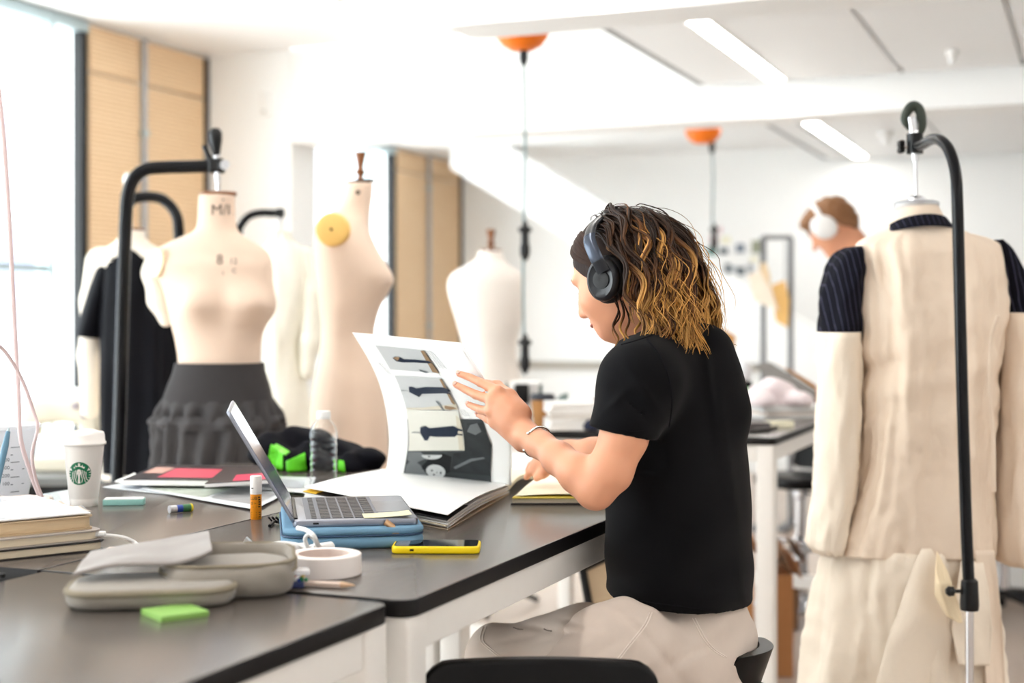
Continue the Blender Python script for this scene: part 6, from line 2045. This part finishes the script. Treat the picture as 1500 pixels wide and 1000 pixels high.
# ---------------------------------------------------------------- jacket, sewing machine and things on the far bench
jk = thing('jacket', 'crumpled dark jacket with bright green panels on the table behind the bottle', 'jacket', tuple(T(460, 690)))
m_jk = M('navy_nylon', (12, 12, 19), .7, spec=.1, var=.25, scale=30, bump=.4, bscale=60, dist=.004)
m_jg = M('lime_nylon', (92, 204, 24), .5, var=.2, scale=30, bump=.4, bscale=60, dist=.004)
cj = [T(390, 688), T(420, 688), T(455, 690), T(500, 690), T(535, 690)]
F_ = Field(Vector([min(p[i] for p in cj) - .22 for i in (0, 1)] + [.895]), Vector([max(p[i] for p in cj) + .22 for i in (0, 1)] + [1.03]), .0045)
for px, py, dd, r in ((395, 652, 3.45, .030), (388, 664, 3.42, .028), (415, 650, 3.48, .032), (440, 648, 3.50, .036), (465, 652, 3.48, .038), (450, 668, 3.40, .03), (500, 666, 3.46, .034), (525, 672, 3.42, .028), (545, 672, 3.40, .020), (412, 672, 3.42, .026), (430, 678, 3.38, .022), (475, 676, 3.38, .026), (510, 682, 3.38, .024)):
    q = P(px, py, dd)
    F_.ell(q, (r * 1.5, r * 1.4, r * .9), None, .02)
    F_.cone((q.x, q.y, .912), q, r * .9, r * .8, .02)
F_.warp(lambda X, Y, Z: .005 * np.sin(X * 70 + Z * 60) * np.sin(Y * 55 + 2) + .003 * np.sin(Z * 160 + X * 40))
F_.cut((0, 0, .9015), (0, 0, -1))
me = F_.mesh('body', 1); put('shell', me, m_jk, jk); bvJ = bvh_of(me)
def patch(c4, mat, name, parent, bv, off=.002, n=12, th=.002):
    def f(u, v):
        a = [(c4[0][i] * (1 - u) + c4[1][i] * u) * (1 - v) + (c4[3][i] * (1 - u) + c4[2][i] * u) * v for i in (0, 1)]
        return onto(bv, a[0], a[1], off)
    g = [[f(i / n, j / n) for i in range(n + 1)] for j in range(n + 1)]
    b = MB(); ids = {}
    for j in range(n + 1):
        for i in range(n + 1):
            if g[j][i] is not None:
                ids[(i, j)] = len(b.v); b.v.append(tuple(g[j][i]))
    for j in range(n):
        for i in range(n):
            k = [(i, j), (i + 1, j), (i + 1, j + 1), (i, j + 1)]
            if all(x in ids for x in k):
                P4 = [Vector(b.v[ids[x]]) for x in k]
                if max((P4[0] - P4[2]).length, (P4[1] - P4[3]).length) < .05:
                    b.f.append(tuple(ids[x] for x in k)); b.m.append(0)
    if b.f:
        o = b.build(name, mat, parent, smooth='all')
        o.modifiers.new('cloth', 'SOLIDIFY').thickness = th
        return o
patch([(421, 690), (449, 689), (447, 664), (420, 675)], m_jg, 'green_panel', jk, bvJ)
patch([(404, 690), (416, 690), (416, 660), (392, 668)], m_jg, 'green_panel', jk, bvJ)
patch([(392, 672), (412, 668), (408, 655), (397, 652)], m_jg, 'green_panel', jk, bvJ)
patch([(400, 656), (420, 668), (425, 664), (404, 652)], M('lime_trim', (120, 214, 70), .5), 'green_strap', jk, bvJ, .004)
patch([(496, 690), (507, 690), (504, 676), (496, 675)], m_jg, 'green_panel', jk, bvJ)
for k, (x, y, c_, r) in enumerate(((387, 681, (232, 226, 232), .011), (396, 687, (220, 160, 40), .007), (391, 690, (40, 34, 30), .006), (400, 690, (206, 150, 40), .006))):
    q = T(x, y + 6, .9 + r)
    tag(MB().lathe([(0, -r), (r * .8, -r * .7), (r, 0), (r * .8, r * .7), (0, r)], q, n=14).build('cord_toggle' if k else 'pompom', M('toggle_%d' % k, c_, .5), jk, smooth='all'))

# sewing machine on its own bench by the window
dS = 5.1
st_c = P(105, 690, dS)
zt2 = .72
def wpt(px, d, z):
    p = P(px, 500, d); return Vector((p.x, p.y, z))
t = thing('sewing_table', 'dark topped sewing table behind the coffee cup by the window', 'table', (st_c.x, st_c.y, 0))
sx_, sy_ = RIGHT, VIEW
tc_ = wpt(95, dS, zt2)
slab(tc_ - UP * .03 + RIGHT * .02, sx_, sy_, .60, .5, .03, .02, .002).build('tabletop', M('grey_laminate', (110, 112, 112), .35), t, smooth=True)
for a, b_ in ((-1, -1), (1, -1), (1, 1), (-1, 1)):
    MB().box(tc_ + sx_ * (a * .26) + sy_ * (b_ * .21) - UP * (.03 + .345), (.04, .04, .69), (sx_, sy_, UP)).build('leg', m_steel, t, bevel=.004)
MB().box(tc_ - sy_ * .23 - UP * .055, (.56, .03, .05), (sx_, sy_, UP)).build('rail', m_blkplastic, t, bevel=.003)
sm = thing('sewing_machine', 'cream industrial sewing machine on the dark table behind the coffee cup', 'sewing machine', tuple(wpt(105, dS, zt2)))
m_sm = M('machine_cream', (222, 214, 196), .4, var=.03)
zA = HCAM - (597 - HOR) / FPX * dS
b = MB()
rings = []
for px, y0, y1, dh in ((38, 585, 622, .045), (44, 582, 626, .055), (70, 580, 620, .05), (100, 582, 618, .05), (118, 580, 622, .055), (140, 576, 632, .06), (148, 582, 634, .055), (153, 592, 630, .045)):
    c_ = wpt(px, dS, HCAM - ((y0 + y1) / 2 - HOR) / FPX * dS); hh = (y1 - y0) / 2 / FPX * dS
    rings.append([c_ + VIEW * (dh * math.copysign(abs(math.cos(a)) ** .6, math.cos(a))) + UP * (hh * math.copysign(abs(math.sin(a)) ** .6, math.sin(a))) for a in [2 * math.pi * k / 24 for k in range(24)]])
b.loft(rings); b.build('arm', m_sm, sm, smooth=True, angle=50)
MB().box(wpt(134, dS, .5 * (zA + zt2 + .05)) , (.075, .10, zA - zt2 - .02), (sx_, sy_, UP)).build('column', m_sm, sm, bevel=.02, seg=4)
MB().box(wpt(95, dS, zt2 + .026), (.34, .17, .05), (sx_, sy_, UP)).build('bed', m_sm, sm, bevel=.008)
MB().box(wpt(50, dS, zA - .05), (.05, .07, .10), (sx_, sy_, UP)).build('head', m_sm, sm, bevel=.012)
MB().tube([wpt(50, dS, zA - .09), wpt(50, dS, zt2 + .055)], .004, 8).build('needle_bar', m_chrome, sm, smooth=True)
MB().lathe([(0, 0), (.05, 0), (.055, .01), (.05, .02), (0, .022)], wpt(153, dS, zA), ax=RIGHT, n=24).build('hand_wheel', M('wheel_grey', (170, 160, 166), .35), sm, smooth=True)
MB().lathe([(0, 0), (.018, 0), (.016, .035), (0, .036)], wpt(116, dS, HCAM - (580 - HOR) / FPX * dS - .004), n=14).build('thread_post', m_white, sm, smooth=True)
for k in (0, 1):
    MB().lathe([(0, 0), (.014, 0), (.014, .006), (.01, .008), (0, .008)], wpt(118 + 12 * k, dS, zA + .01 - .03 * k) - VIEW * .058, ax=-VIEW, n=14).build('dial', M('wheel_grey', (170, 160, 166), .35), sm, smooth=True)
# grey machine part and timber bits to the right of the pole
t = thing('presser_unit', 'grey and brown machine part on the sewing table behind the stand pole', 'machine part', tuple(P(195, 690, 5.0)))
for px, y0, y1, dh, mm in ((198, 650, 664, .07, M('pale_steel', (188, 190, 192), .4, .3)), (190, 664, 676, .06, M('dark_steel', (90, 86, 82), .4, .4)), (180, 676, 690, .05, m_oak)):
    c_ = P(px, (y0 + y1) / 2, 5.0)
    MB().box(c_, (.085 if y0 < 660 else .06, dh * 2, (y1 - y0) / FPX * 5.0), (RIGHT, VIEW, UP)).build('block', mm, t, bevel=.006)
MB().box(Vector((*P(190, 700, 5.0).xy, .7285)), (.13, .16, .016), (RIGHT, VIEW, UP)).build('base_plate', M('dark_steel', (90, 86, 82), .4, .4), t, bevel=.003)

# ------- things on the bench behind the woman
def on_bench(px, py, z=.9): return T(px, py, z)
cc_ = T(795, 624)
pcup = thing('paper_cup', 'brown paper coffee cup with a dark lid on the table behind her forearm', 'cup', tuple(cc_))
MB().lathe([(0, 0), (.029, 0), (.030, .003), (.0405, .092), (.039, .092), (.028, .004), (0, .004)], cc_, n=32).build('cup_body', M('kraft_brown', (186, 132, 78), .7, var=.1), pcup, smooth=True)
MB().lathe([(.0425, .089), (.0435, .092), (.0435, .097), (.040, .098), (.039, .108), (.0365, .109), (.035, .106), (0, .106)], cc_, n=32, cap=False).build('lid', M('dark_lid', (52, 56, 66), .4), pcup, smooth=True)
cm_ = T(771, 606, .9)
cmr = thing('cutting_machine', 'small white and black machine on the far table beside the hanging cord', 'machine', tuple(cm_))
zc_ = P(771, 575, 5.4)
for px, y, wd, hh, mm, nm in ((770, 578, .115, .105, m_white, 'casing'), (764, 576, .055, .075, m_blkplastic, 'front_plate'), (790, 574, .022, .07, M('dark_green_plastic', (52, 76, 70), .5), 'side_plate'), (742, 572, .012, .06, M('dark_green_plastic', (52, 76, 70), .5), 'handle')):
    c_ = P(px, y, 5.4 - (.05 if nm == 'front_plate' else 0))
    MB().box(c_, (wd, .11, hh), (RIGHT, VIEW, UP)).build(nm, mm, cmr, bevel=.008)
c_ = P(770, 606, 5.4)
MB().span((c_.x - .06, c_.y - .05, .9004), (c_.x + .06, c_.y + .05, P(770, 598, 5.4).z)).build('base', m_white, cmr, bevel=.006)
def bundle(name, label, cat, c, sx, sy, h, mats, layers, rot=.2, group=None):
    ux = W(math.cos(rot), math.sin(rot), 0); uy = W(-math.sin(rot), math.cos(rot), 0)
    t = thing(name, label, cat, tuple(c), group)
    z = c.z + .0004
    for k in range(layers):
        hh = h / layers
        a = rot + .06 * math.sin(k * 2.1)
        ux = W(math.cos(a), math.sin(a), 0); uy = W(-math.sin(a), math.cos(a), 0)
        MB().box(Vector((c.x, c.y, z + hh / 2)), (sx * (1 - .04 * (k % 3)), sy, hh * .96), (ux, uy, UP)).build('layer', mats[k % len(mats)], t, bevel=min(.002, hh * .2))
        z += hh
    return t
bundle('paper_stack', 'stack of white folders on the far table right of the paper cup', 'paper stack', T(838, 628), .17, .16, .09, [m_paper, m_white, M('pale_card', (226, 222, 216), .7)], 5, .1)
bundle('paper_stack', 'low stack of white sheets on the far table left of the paper cup', 'paper stack', T(752, 620), .11, .14, .04, [m_paper, m_white], 3, .2)
F_ = Field(P(862, 600, 4.9) - Vector((.22, .22, .14)), P(862, 600, 4.9) + Vector((.22, .22, .12)), .007)
for px, y, d, r in ((866, 606, 4.9, .035), (880, 600, 4.95, .045), (890, 596, 5.0, .045)):
    q = P(px, y, d); F_.ell(q, (r, r, r * .8), None, .02); F_.cone((q.x, q.y, .92), q, r, r * .9, .02)
F_.cut((0, 0, .901), (0, 0, -1))
tag(put('wool_bundle', F_.mesh('wool_bundle', 1), M('maroon_wool', (112, 48, 62), .9, var=.3)), 'maroon cloth bundle on the far table beside the woman', 'cloth')
F_ = Field(P(872, 640, 4.6) - Vector((.2, .2, .14)), P(872, 640, 4.6) + Vector((.2, .2, .12)), .007)
for px, y, d, r in ((866, 640, 4.6, .03), (884, 634, 4.65, .04)):
    q = P(px, y, d); F_.ell(q, (r * 1.3, r, r * .7), None, .02); F_.cone((q.x, q.y, .91), q, r, r * .8, .02)
F_.cut((0, 0, .901), (0, 0, -1))
tag(put('scarf', F_.mesh('scarf', 1), M('navy_wool', (44, 50, 74), .9, var=.3)), 'dark navy scarf lying on the far table in front of the maroon bundle', 'scarf')
t = thing('plastic_panel', 'grey-green plastic panel leaning behind the paper cup', 'panel', tuple(T(820, 612)))
MB().prism([P(812, 600, 5.2), P(812, 588, 5.2), P(822, 578, 5.2), P(832, 575, 5.2), P(833, 604, 5.2)], VIEW * .01).build('plate', M('grey_green', (122, 140, 136), .5), t)
MB().prism([P(812, 602, 5.195), P(833, 606, 5.195), P(833, 624, 5.195), P(812, 620, 5.195)], VIEW * .02).build('foot', M('grey_green', (122, 140, 136), .5), t)
# right part of the bench
gc = T(1090, 598)
gcup = thing('tumbler', 'bright green tumbler with a black lid on the far table right of the woman', 'tumbler', tuple(gc))
MB().lathe([(0, 0), (.026, 0), (.028, .004), (.032, .085), (0, .085)], gc, n=28).build('body', M('bright_green', (60, 214, 70), .35), gcup, smooth=True)
MB().lathe([(.033, .085), (.034, .10), (.028, .112), (0, .112)], gc, n=28, cap=True).build('lid', m_blkplastic, gcup, smooth=True)
MB().lathe([(.020, .112), (.028, .125), (.03, .17), (.02, .185), (0, .185)], gc, n=24).build('dome', m_transl, gcup, smooth=True)
bundle('book_stack', 'pile of large white books on the corner of the far table', 'book stack', T(1150, 610), .26, .20, .045, [m_paper, M('pale_cover', (214, 200, 188), .6), m_white], 4, .25)
bundle('tray', 'dark grey tray on the far table below the white books', 'tray', T(1090, 626), .16, .09, .02, [M('tray_grey', (104, 98, 98), .5)], 1, .1)
tag(slab(T(1142, 626, .9004), W(.98, .2, 0), W(-.2, .98, 0), .085, .05, .022, .004, .002).build('sponge', M('pale_yellow_foam', (236, 230, 204), .8)), 'pale yellow foam block on the corner of the far table', 'foam block')
t = thing('pen_tray', 'dark strip of pens lying near the front edge of the far table', 'pens', tuple(T(1112, 632)))
for k in range(4):
    a, b_ = T(1096 + 3 * k, 633 - 1.2 * k, .906), T(1126 + 4 * k, 630 - 1.5 * k, .906)
    MB().tube([a, b_], .005, 8).build('pen', m_blkplastic, t, smooth=True)
F_ = Field(P(1140, 575, 5.2) - Vector((.28, .3, .18)), P(1140, 575, 5.2) + Vector((.3, .3, .14)), .008)
for px, y, d, r in ((1112, 585, 5.1, .045), (1130, 572, 5.2, .05), (1150, 582, 5.2, .05), (1172, 590, 5.15, .04)):
    q = P(px, y, d); F_.ell(q, (r * 1.2, r, r * .8), None, .03); F_.cone((q.x, q.y, .96), q, r, r * .9, .03)
F_.warp(lambda X, Y, Z: .008 * np.sin(X * 40) * np.sin(Z * 50 + Y * 30)); F_.cut((0, 0, .948), (0, 0, -1))
tag(put('fabric_pile', F_.mesh('fabric_pile', 1), M('pinkish_white_cloth', (240, 226, 228), .85, var=.05, scale=8)), 'crumpled pinkish white fabric on top of the white books', 'fabric')
t = thing('drawing_board', 'grey sloping board leaning on the far table behind the white fabric', 'board', tuple(P(1150, 560, 5.6)))
MB().prism([P(1105, 534, 5.55), P(1128, 530, 5.55), P(1196, 572, 5.55), P(1196, 592, 5.55), P(1150, 580, 5.55)], VIEW * .02).build('board', M('board_grey', (150, 146, 142), .5), t)
MB().prism([P(1150, 540, 5.545), P(1156, 540, 5.545), P(1196, 564, 5.545), P(1196, 570, 5.545)], VIEW * .03).build('wood_edge', m_oak, t)
q = P(1160, 572, 5.56); MB().span((q.x - .02, q.y, .9004), (q.x + .02, q.y + .02, q.z)).build('strut', m_oak, t)
t = thing('cardboard_panel', 'brown cardboard panel standing behind the shoulder of the woman', 'cardboard', tuple(P(1062, 520, 6.4)))
MB().prism([P(1040, 470, 6.4), P(1078, 492, 6.4), P(1072, 530, 6.4), P(1040, 530, 6.4)], VIEW * .05).build('panel', M('cardboard', (202, 150, 92), .8, var=.08), t)
q = P(1056, 530, 6.42); MB().span((q.x - .05, q.y - .02, 0), (q.x + .05, q.y + .03, q.z + .01)).build('support', M('cardboard', (202, 150, 92), .8), t)
# pinned pictures on the far wall
m_pp = [M('print_teal', (84, 128, 122), .6, var=.2), M('print_slate', (120, 130, 146), .6, var=.4, scale=40), M('print_grey', (168, 172, 176), .6, var=.4, scale=40), M('print_rose', (232, 200, 204), .6), M('print_cream', (240, 236, 214), .6), M('print_olive', (150, 152, 130), .6, var=.5, scale=40), M('print_ink', (72, 84, 96), .6, var=.4, scale=40)]
for k, (x0, y0, x1, y1, mi) in enumerate(((1036, 362, 1050, 374, 0), (1040, 345, 1052, 357, 3), (1054, 363, 1066, 372, 6), (1056, 346, 1070, 357, 4), (1078, 357, 1091, 370, 1), (1101, 352, 1115, 371, 5), (1062, 386, 1070, 400, 6), (1070, 390, 1080, 398, 2), (1080, 391, 1091, 403, 6), (1095, 386, 1103, 400, 2), (1053, 332, 1058, 342, 3), (1098, 376, 1112, 384, 4))):
    a = P(x0, y1, 11.0); e = P(x1, y0, 11.0)
    sc_ = (YF - .002) / a.y
    d0 = 11.0 * sc_
    a = P(x0, y1, d0); e = P(x1, y0, (YF - .002) / P(x1, y0, 11.0).y * 11.0)
    o = MB().span((a.x, YF - .006, a.z), (e.x, YF - .0005, e.z)).build('pinned_picture', m_pp[mi])
    nm = ('teal', 'rose', 'dark ink', 'cream', 'slate blue', 'olive mottled', 'dark lower', 'small grey lower', 'inky lower', 'pale lower', 'tiny pink top', 'cream lower')[k]
    nb2 = ('leftmost of the middle row', 'above the teal one', 'right of the teal one', 'right of the rose one', 'in the middle of the row', 'nearest the clothes rail', 'first of the lower row', 'second of the lower row', 'third of the lower row', 'last of the lower row', 'at the top by the plug', 'under the olive one')[k]
    tag(o, '%s picture pinned on the far wall, %s' % (nm, nb2), 'picture', 'pictures pinned on the far wall')
# clothes rail with hanging paper patterns
dR = 8.6
t = thing('clothes_rail', 'grey metal clothes rail standing before the far wall', 'clothes rail', tuple(P(1158, 600, dR)))
m_rail = M('rail_grey', (120, 120, 122), .4, .4)
a, b_ = P(1118, 347, dR), P(1158, 347, dR)
MB().tube([a, b_], .016, 10).build('top_bar', m_rail, t, smooth=True)
for q in (a, b_):
    MB().tube([q, Vector((q.x, q.y, .03))], .018, 10).build('upright', m_rail, t, smooth=True)
    MB().box((q.x, q.y, .02), (.06, .5, .03)).build('foot', m_rail, t, bevel=.004)
for k, (pts, col) in enumerate(((((1112, 386), (1122, 384), (1128, 404), (1130, 440), (1108, 440)), (240, 214, 174)), (((1130, 418), (1150, 410), (1156, 440), (1154, 480), (1136, 470)), (236, 190, 120)), (((1096, 402), (1114, 396), (1132, 430), (1140, 455), (1104, 440)), (246, 232, 214)))):
    t = thing('paper_pattern', ('tan paper pattern hanging from the middle of the clothes rail', 'ochre paper pattern hanging at the right of the clothes rail', 'pale paper pattern hanging at the left of the clothes rail')[k], 'pattern', tuple(P(pts[0][0], pts[0][1], dR)), 'paper patterns')
    MB().prism([P(x, y, dR - .03 - .02 * k) for x, y in pts], VIEW * .004).build('sheet', M('pattern_%d' % k, col, .8), t)
    MB().tube([P(pts[1][0], pts[1][1] + 1, dR - .03 - .02 * k), P(pts[1][0], 347, dR)], .003, 6).build('string', m_rail, t, smooth=True)
# boxes and bag on the floor
def carton(name, label, cat, px0, px1, y0, d, dep, mat, z0=0):
    a, e = P(px0, y0, d), P(px1, y0, d)
    t = thing(name, label, cat, (a.x, a.y, z0), 'cardboard boxes on the floor')
    wd = (e - a).length
    c_ = (a + e) / 2 + VIEW * dep / 2
    z1 = a.z
    MB().box(Vector((c_.x, c_.y, (z0 + z1) / 2)), (wd, dep, z1 - z0), (RIGHT, VIEW, UP)).build('carton', mat, t, bevel=.004)
    for s in (-1, 1):
        MB().box(Vector((c_.x, c_.y, z1 + .03)) + RIGHT * (s * (wd / 2 + .012)), (.005, dep, .09), ((RIGHT * .9 + UP * .4 * s).normalized(), VIEW, (UP * .9 - RIGHT * .4 * s).normalized())).build('flap', mat, t)
    return t
m_card = M('carton_brown', (178, 124, 78), .8, var=.08)
carton('cardboard_box', 'tall brown cardboard box right of the white table leg', 'box', 1138, 1162, 842, 5.0, .22, m_card)
carton('cardboard_box', 'brown cardboard box between the woman and the white table leg', 'box', 1086, 1104, 815, 4.7, .25, m_card)
carton('cardboard_box', 'dark brown box with open top behind the tall brown box', 'box', 1146, 1170, 822, 5.75, .25, M('carton_dark', (112, 78, 52), .8))
bg_ = thing('tote_bag', 'beige tote bag with black piping on the floor under the table', 'bag', tuple(P(872, 900, 3.9)))
q = [P(853, 832, 3.9), P(905, 808, 3.9), P(905, 905, 3.9), P(866, 905, 3.9)]
MB().prism(q, VIEW * .16).build('body', M('beige_canvas', (186, 164, 136), .85, var=.06), bg_, bevel=.01)
MB().tube([q[0], q[3]], .012, 8).build('piping', m_blkplastic, bg_, smooth=True)
MB().tube([q[0], q[1]], .012, 8).build('piping', m_blkplastic, bg_, smooth=True)
z_ = q[3].z
MB().box((q[3] + q[2]) / 2 + VIEW * .08 - UP * (z_ / 2), (.08, .14, z_ - .002), (RIGHT, VIEW, UP)).build('base', M('beige_canvas', (186, 164, 136), .85), bg_, bevel=.01)
# white storage units under and behind the tables
def unit(name, label, lo, hi, ndoors, side='front'):
    t = thing(name, label, 'cabinet', ((lo[0] + hi[0]) / 2, (lo[1] + hi[1]) / 2, 0), 'white storage units')
    MB().span((lo[0], lo[1] + .02, .06), hi).build('body', m_white, t, bevel=.003)
    MB().span((lo[0] + .02, lo[1] + .04, 0), (hi[0] - .02, hi[1] - .02, .06)).build('plinth', M('plinth_dark', (60, 58, 58), .5), t)
    wd = (hi[0] - lo[0]) / ndoors
    for k in range(ndoors):
        d_ = MB().span((lo[0] + wd * k + .004, lo[1], .065), (lo[0] + wd * (k + 1) - .004, lo[1] + .019, hi[2] - .004)).build('door', m_white, t, bevel=.002)
        MB().span((lo[0] + wd * (k + 1) - .05, lo[1] - .02, hi[2] - .22), (lo[0] + wd * (k + 1) - .035, lo[1] - .001, hi[2] - .08)).build('handle', m_alu, d_, bevel=.003)
    return t
unit('storage_cabinet', 'low white storage cabinet against the wall at the right edge', (-1.05, 6.7, 0), (1.2, 7.2, 1.0), 4)
unit('storage_cabinet', 'long low white storage cabinet under the stair side in the far bay', (-4.2, 8.6, 0), (-2.15, 9.05, .72), 4)
# background stool and a castor base at the right edge
bar_stool(P(1172, 720, 6.25), W(-.9, -.45, 0), 'black bar stool with chrome column behind the far table', .58, .20, .30, .14, .17, .25, .05)
t = thing('castor_base', 'black castored chair base on the floor at the right edge', 'chair base', tuple(T(1455, 900, .02)))
c_ = T(1470, 905, .0)
for k in range(5):
    a = 2 * math.pi * k / 5 + .4
    dv = Vector((math.cos(a), math.sin(a), 0))
    lg = MB().tube([c_ + UP * .11, c_ + dv * .14 + UP * .095, c_ + dv * .24 + UP * .07], [.02, .017, .014], 8).build('foot', m_blkplastic, t, smooth=True)
    MB().lathe([(0, -.014), (.026, -.014), (.029, 0), (.026, .014), (0, .014)], c_ + dv * .24 + UP * .0295, ax=Vector((-dv.y, dv.x, 0)), n=14).build('castor', m_blkplastic, lg, smooth=True)
MB().lathe([(.022, .09), (.022, .42), (0, .42)], c_, n=14).build('column', m_chrome, t, smooth=True)
slab(c_ + UP * .42, EX, EY, .38, .38, .05, .12, .02).build('seat', m_vinyl, t, smooth=True)

# ---------------------------------------------------------------- second person, at the far bench
p2 = thing('person', 'person with short brown hair and white top bending over work in the background', 'person', tuple(P(1310, 1000, 5.9)))
d2 = 5.9
h2 = W(-.93, .1, 0).normalized(); l2 = W(-.1, -.93, 0).normalized()
pt = math.radians(36)
f2 = h2 * math.cos(pt) - UP * math.sin(pt); u2 = UP * math.cos(pt) + h2 * math.sin(pt)
C2 = P(1216, 328, d2)
G = lambda f, l, u: C2 + f2 * f + l2 * l + u2 * u
A2 = (f2, l2, u2)
F_ = Field(P(1150, 640, d2) - Vector((.35, .35, .1)), P(1330, 280, d2) + Vector((.35, .35, .05)), .007)
F_.ell(C2, (.095, .074, .088), A2, .01)
F_.ell(G(.035, 0, -.06), (.055, .055, .06), A2, .03)
F_.cone(G(.07, 0, -.105), G(.066, 0, -.107), .02, .02, .025)
F_.chain([G(.095, 0, -.02), G(.112, 0, -.048)], [.010, .011], .01)
for s in (-1, 1): F_.ell(G(-.012, s * .076, -.026), (.018, .007, .032), A2, .006)
F_.cone(G(-.03, 0, -.06), P(1262, 372, d2), .055, .058, .03)
F_.stack([(P(1270, 372, d2), .08, .06), (P(1285, 400, d2), .19, .10), (P(1300, 480, d2), .19, .12), (P(1310, 620, d2), .17, .11)], l2, .03)
F_.chain([P(1275, 405, d2 - .18), P(1265, 520, d2 - .22), P(1200, 585, d2 - .18), P(1186, 592, d2 - .17)], [.05, .042, .032, .024], .02)
F_.chain([P(1285, 405, d2 + .18), P(1280, 520, d2 + .22), P(1215, 585, d2 + .1)], [.05, .042, .03], .02)
for k in range(4):
    a = P(1186, 589 + 2.5 * k, d2 - .18 + .01 * k)
    F_.chain([P(1190, 590, d2 - .17), a, P(1176 + 2 * abs(k - 1), 590 + 4 * k, d2 - .17), P(1172 + 2 * abs(k - 1), 597 + 3.5 * k, d2 - .17)], [.022, .013, .010, .008], .006)
F_.chain([P(1190, 592, d2 - .17), P(1182, 602, d2 - .19), P(1177, 606, d2 - .19)], [.018, .011, .008], .006)
put('body', F_.mesh('body', 2), m_skin_, p2)
F_ = Field(P(1180, 660, d2) - Vector((.4, .4, .1)), P(1330, 350, d2) + Vector((.4, .4, .05)), .008)
F_.stack([(P(1262, 366, d2), .085, .068), (P(1272, 378, d2), .15, .09), (P(1286, 405, d2), .205, .115), (P(1300, 480, d2), .205, .13), (P(1312, 640, d2), .19, .125)], l2, .03)
F_.chain([P(1275, 405, d2 - .18), P(1265, 520, d2 - .22), P(1230, 555, d2 - .20)], [.062, .055, .045], .02)
F_.chain([P(1285, 405, d2 + .18), P(1280, 520, d2 + .22), P(1245, 555, d2 + .16)], [.062, .055, .045], .02)
put('white_top', F_.mesh('white_top', 2), M('white_jersey', (236, 230, 226), .85, var=.03), p2)
F_ = Field(Vector((P(1310, 900, d2).x - .4, P(1310, 900, d2).y - .4, .02)), Vector((P(1310, 900, d2).x + .4, P(1310, 900, d2).y + .4, .95)), .012)
F_.stack([(P(1308, 600, d2), .17, .115), (P(1312, 680, d2), .18, .13)], l2, .03)
for s in (-1, 1):
    hp0 = P(1312, 660, d2 + s * .09)
    F_.chain([hp0, Vector((hp0.x, hp0.y, .48)), Vector((hp0.x, hp0.y, .08))], [.10, .075, .055], .02)
put('trousers', F_.mesh('trousers', 1), M('dark_denim', (60, 64, 78), .85), p2)
for s in (-1, 1):
    hp0 = P(1312, 660, d2 + s * .09); q = Vector((hp0.x, hp0.y, .045))
    F_ = Field(q + Vector((-.3, -.3, -.05)), q + Vector((.3, .3, .1)), .01)
    F_.chain([q - h2 * .05, q + h2 * .16], [.044, .036], .01)
    put('shoe', F_.mesh('shoe', 1), m_blkplastic, p2)
F_ = Field(C2 - Vector((.18, .18, .16)), C2 + Vector((.18, .18, .17)), .006)
F_.ell(G(-.012, 0, .012), (.105, .088, .096), A2, .01)
F_.ell(G(-.050, 0, -.03), (.06, .074, .06), A2, .02)
F_.ell(G(.05, 0, .06), (.055, .06, .035), A2, .02)
F_.ell(G(.105, 0, -.055), (.075, .14, .075), A2, .015, 'sub')
F_.ell(G(-.02, .07, -.09), (.05, .05, .05), A2, .01, 'sub')
F_.warp(lambda X, Y, Z: .004 * np.sin(X * 190 + Z * 60) * np.sin(Y * 170) + .003 * np.sin(Z * 230 + X * 90))
put('hair', F_.mesh('hair', 1), M('short_brown_hair', (134, 92, 58), .55, var=.3, scale=80), p2)
hp2 = thing('headphones', 'headphones with large white ear cups worn by the background person', 'headphones', tuple(C2))
for s in (-1, 1):
    c_ = G(.040, s * .086, .006)
    ax = l2 * s
    e1_ = (u2 * .8 + f2 * .6).normalized(); e1_ = (e1_ - ax * e1_.dot(ax)).normalized(); e2_ = ax.cross(e1_)
    ov = lambda r1, r2, h: [c_ + e1_ * (r1 * math.cos(a)) + e2_ * (r2 * math.sin(a)) + ax * h for a in [2 * math.pi * k / 28 for k in range(28)]]
    MB().loft([ov(.05, .042, -.018), ov(.056, .047, -.010), ov(.054, .046, .0)]).build('ear_pad', M('dark_pad', (58, 54, 52), .7), hp2, smooth=True)
    MB().loft([ov(.055, .046, .0), ov(.0565, .048, .010), ov(.053, .044, .022), ov(.040, .032, .030), ov(.001, .001, .032)]).build('ear_cup', m_white, hp2, smooth=True, angle=80)
bp = [G(.035 - .02 * math.sin(a), .096 * math.cos(a), .108 * math.sin(a)) for a in [math.pi * k / 24 for k in range(25)]]
MB().tube(bp, .010, 10, flat=.45, side=f2).build('headband', m_white, hp2, smooth=True)
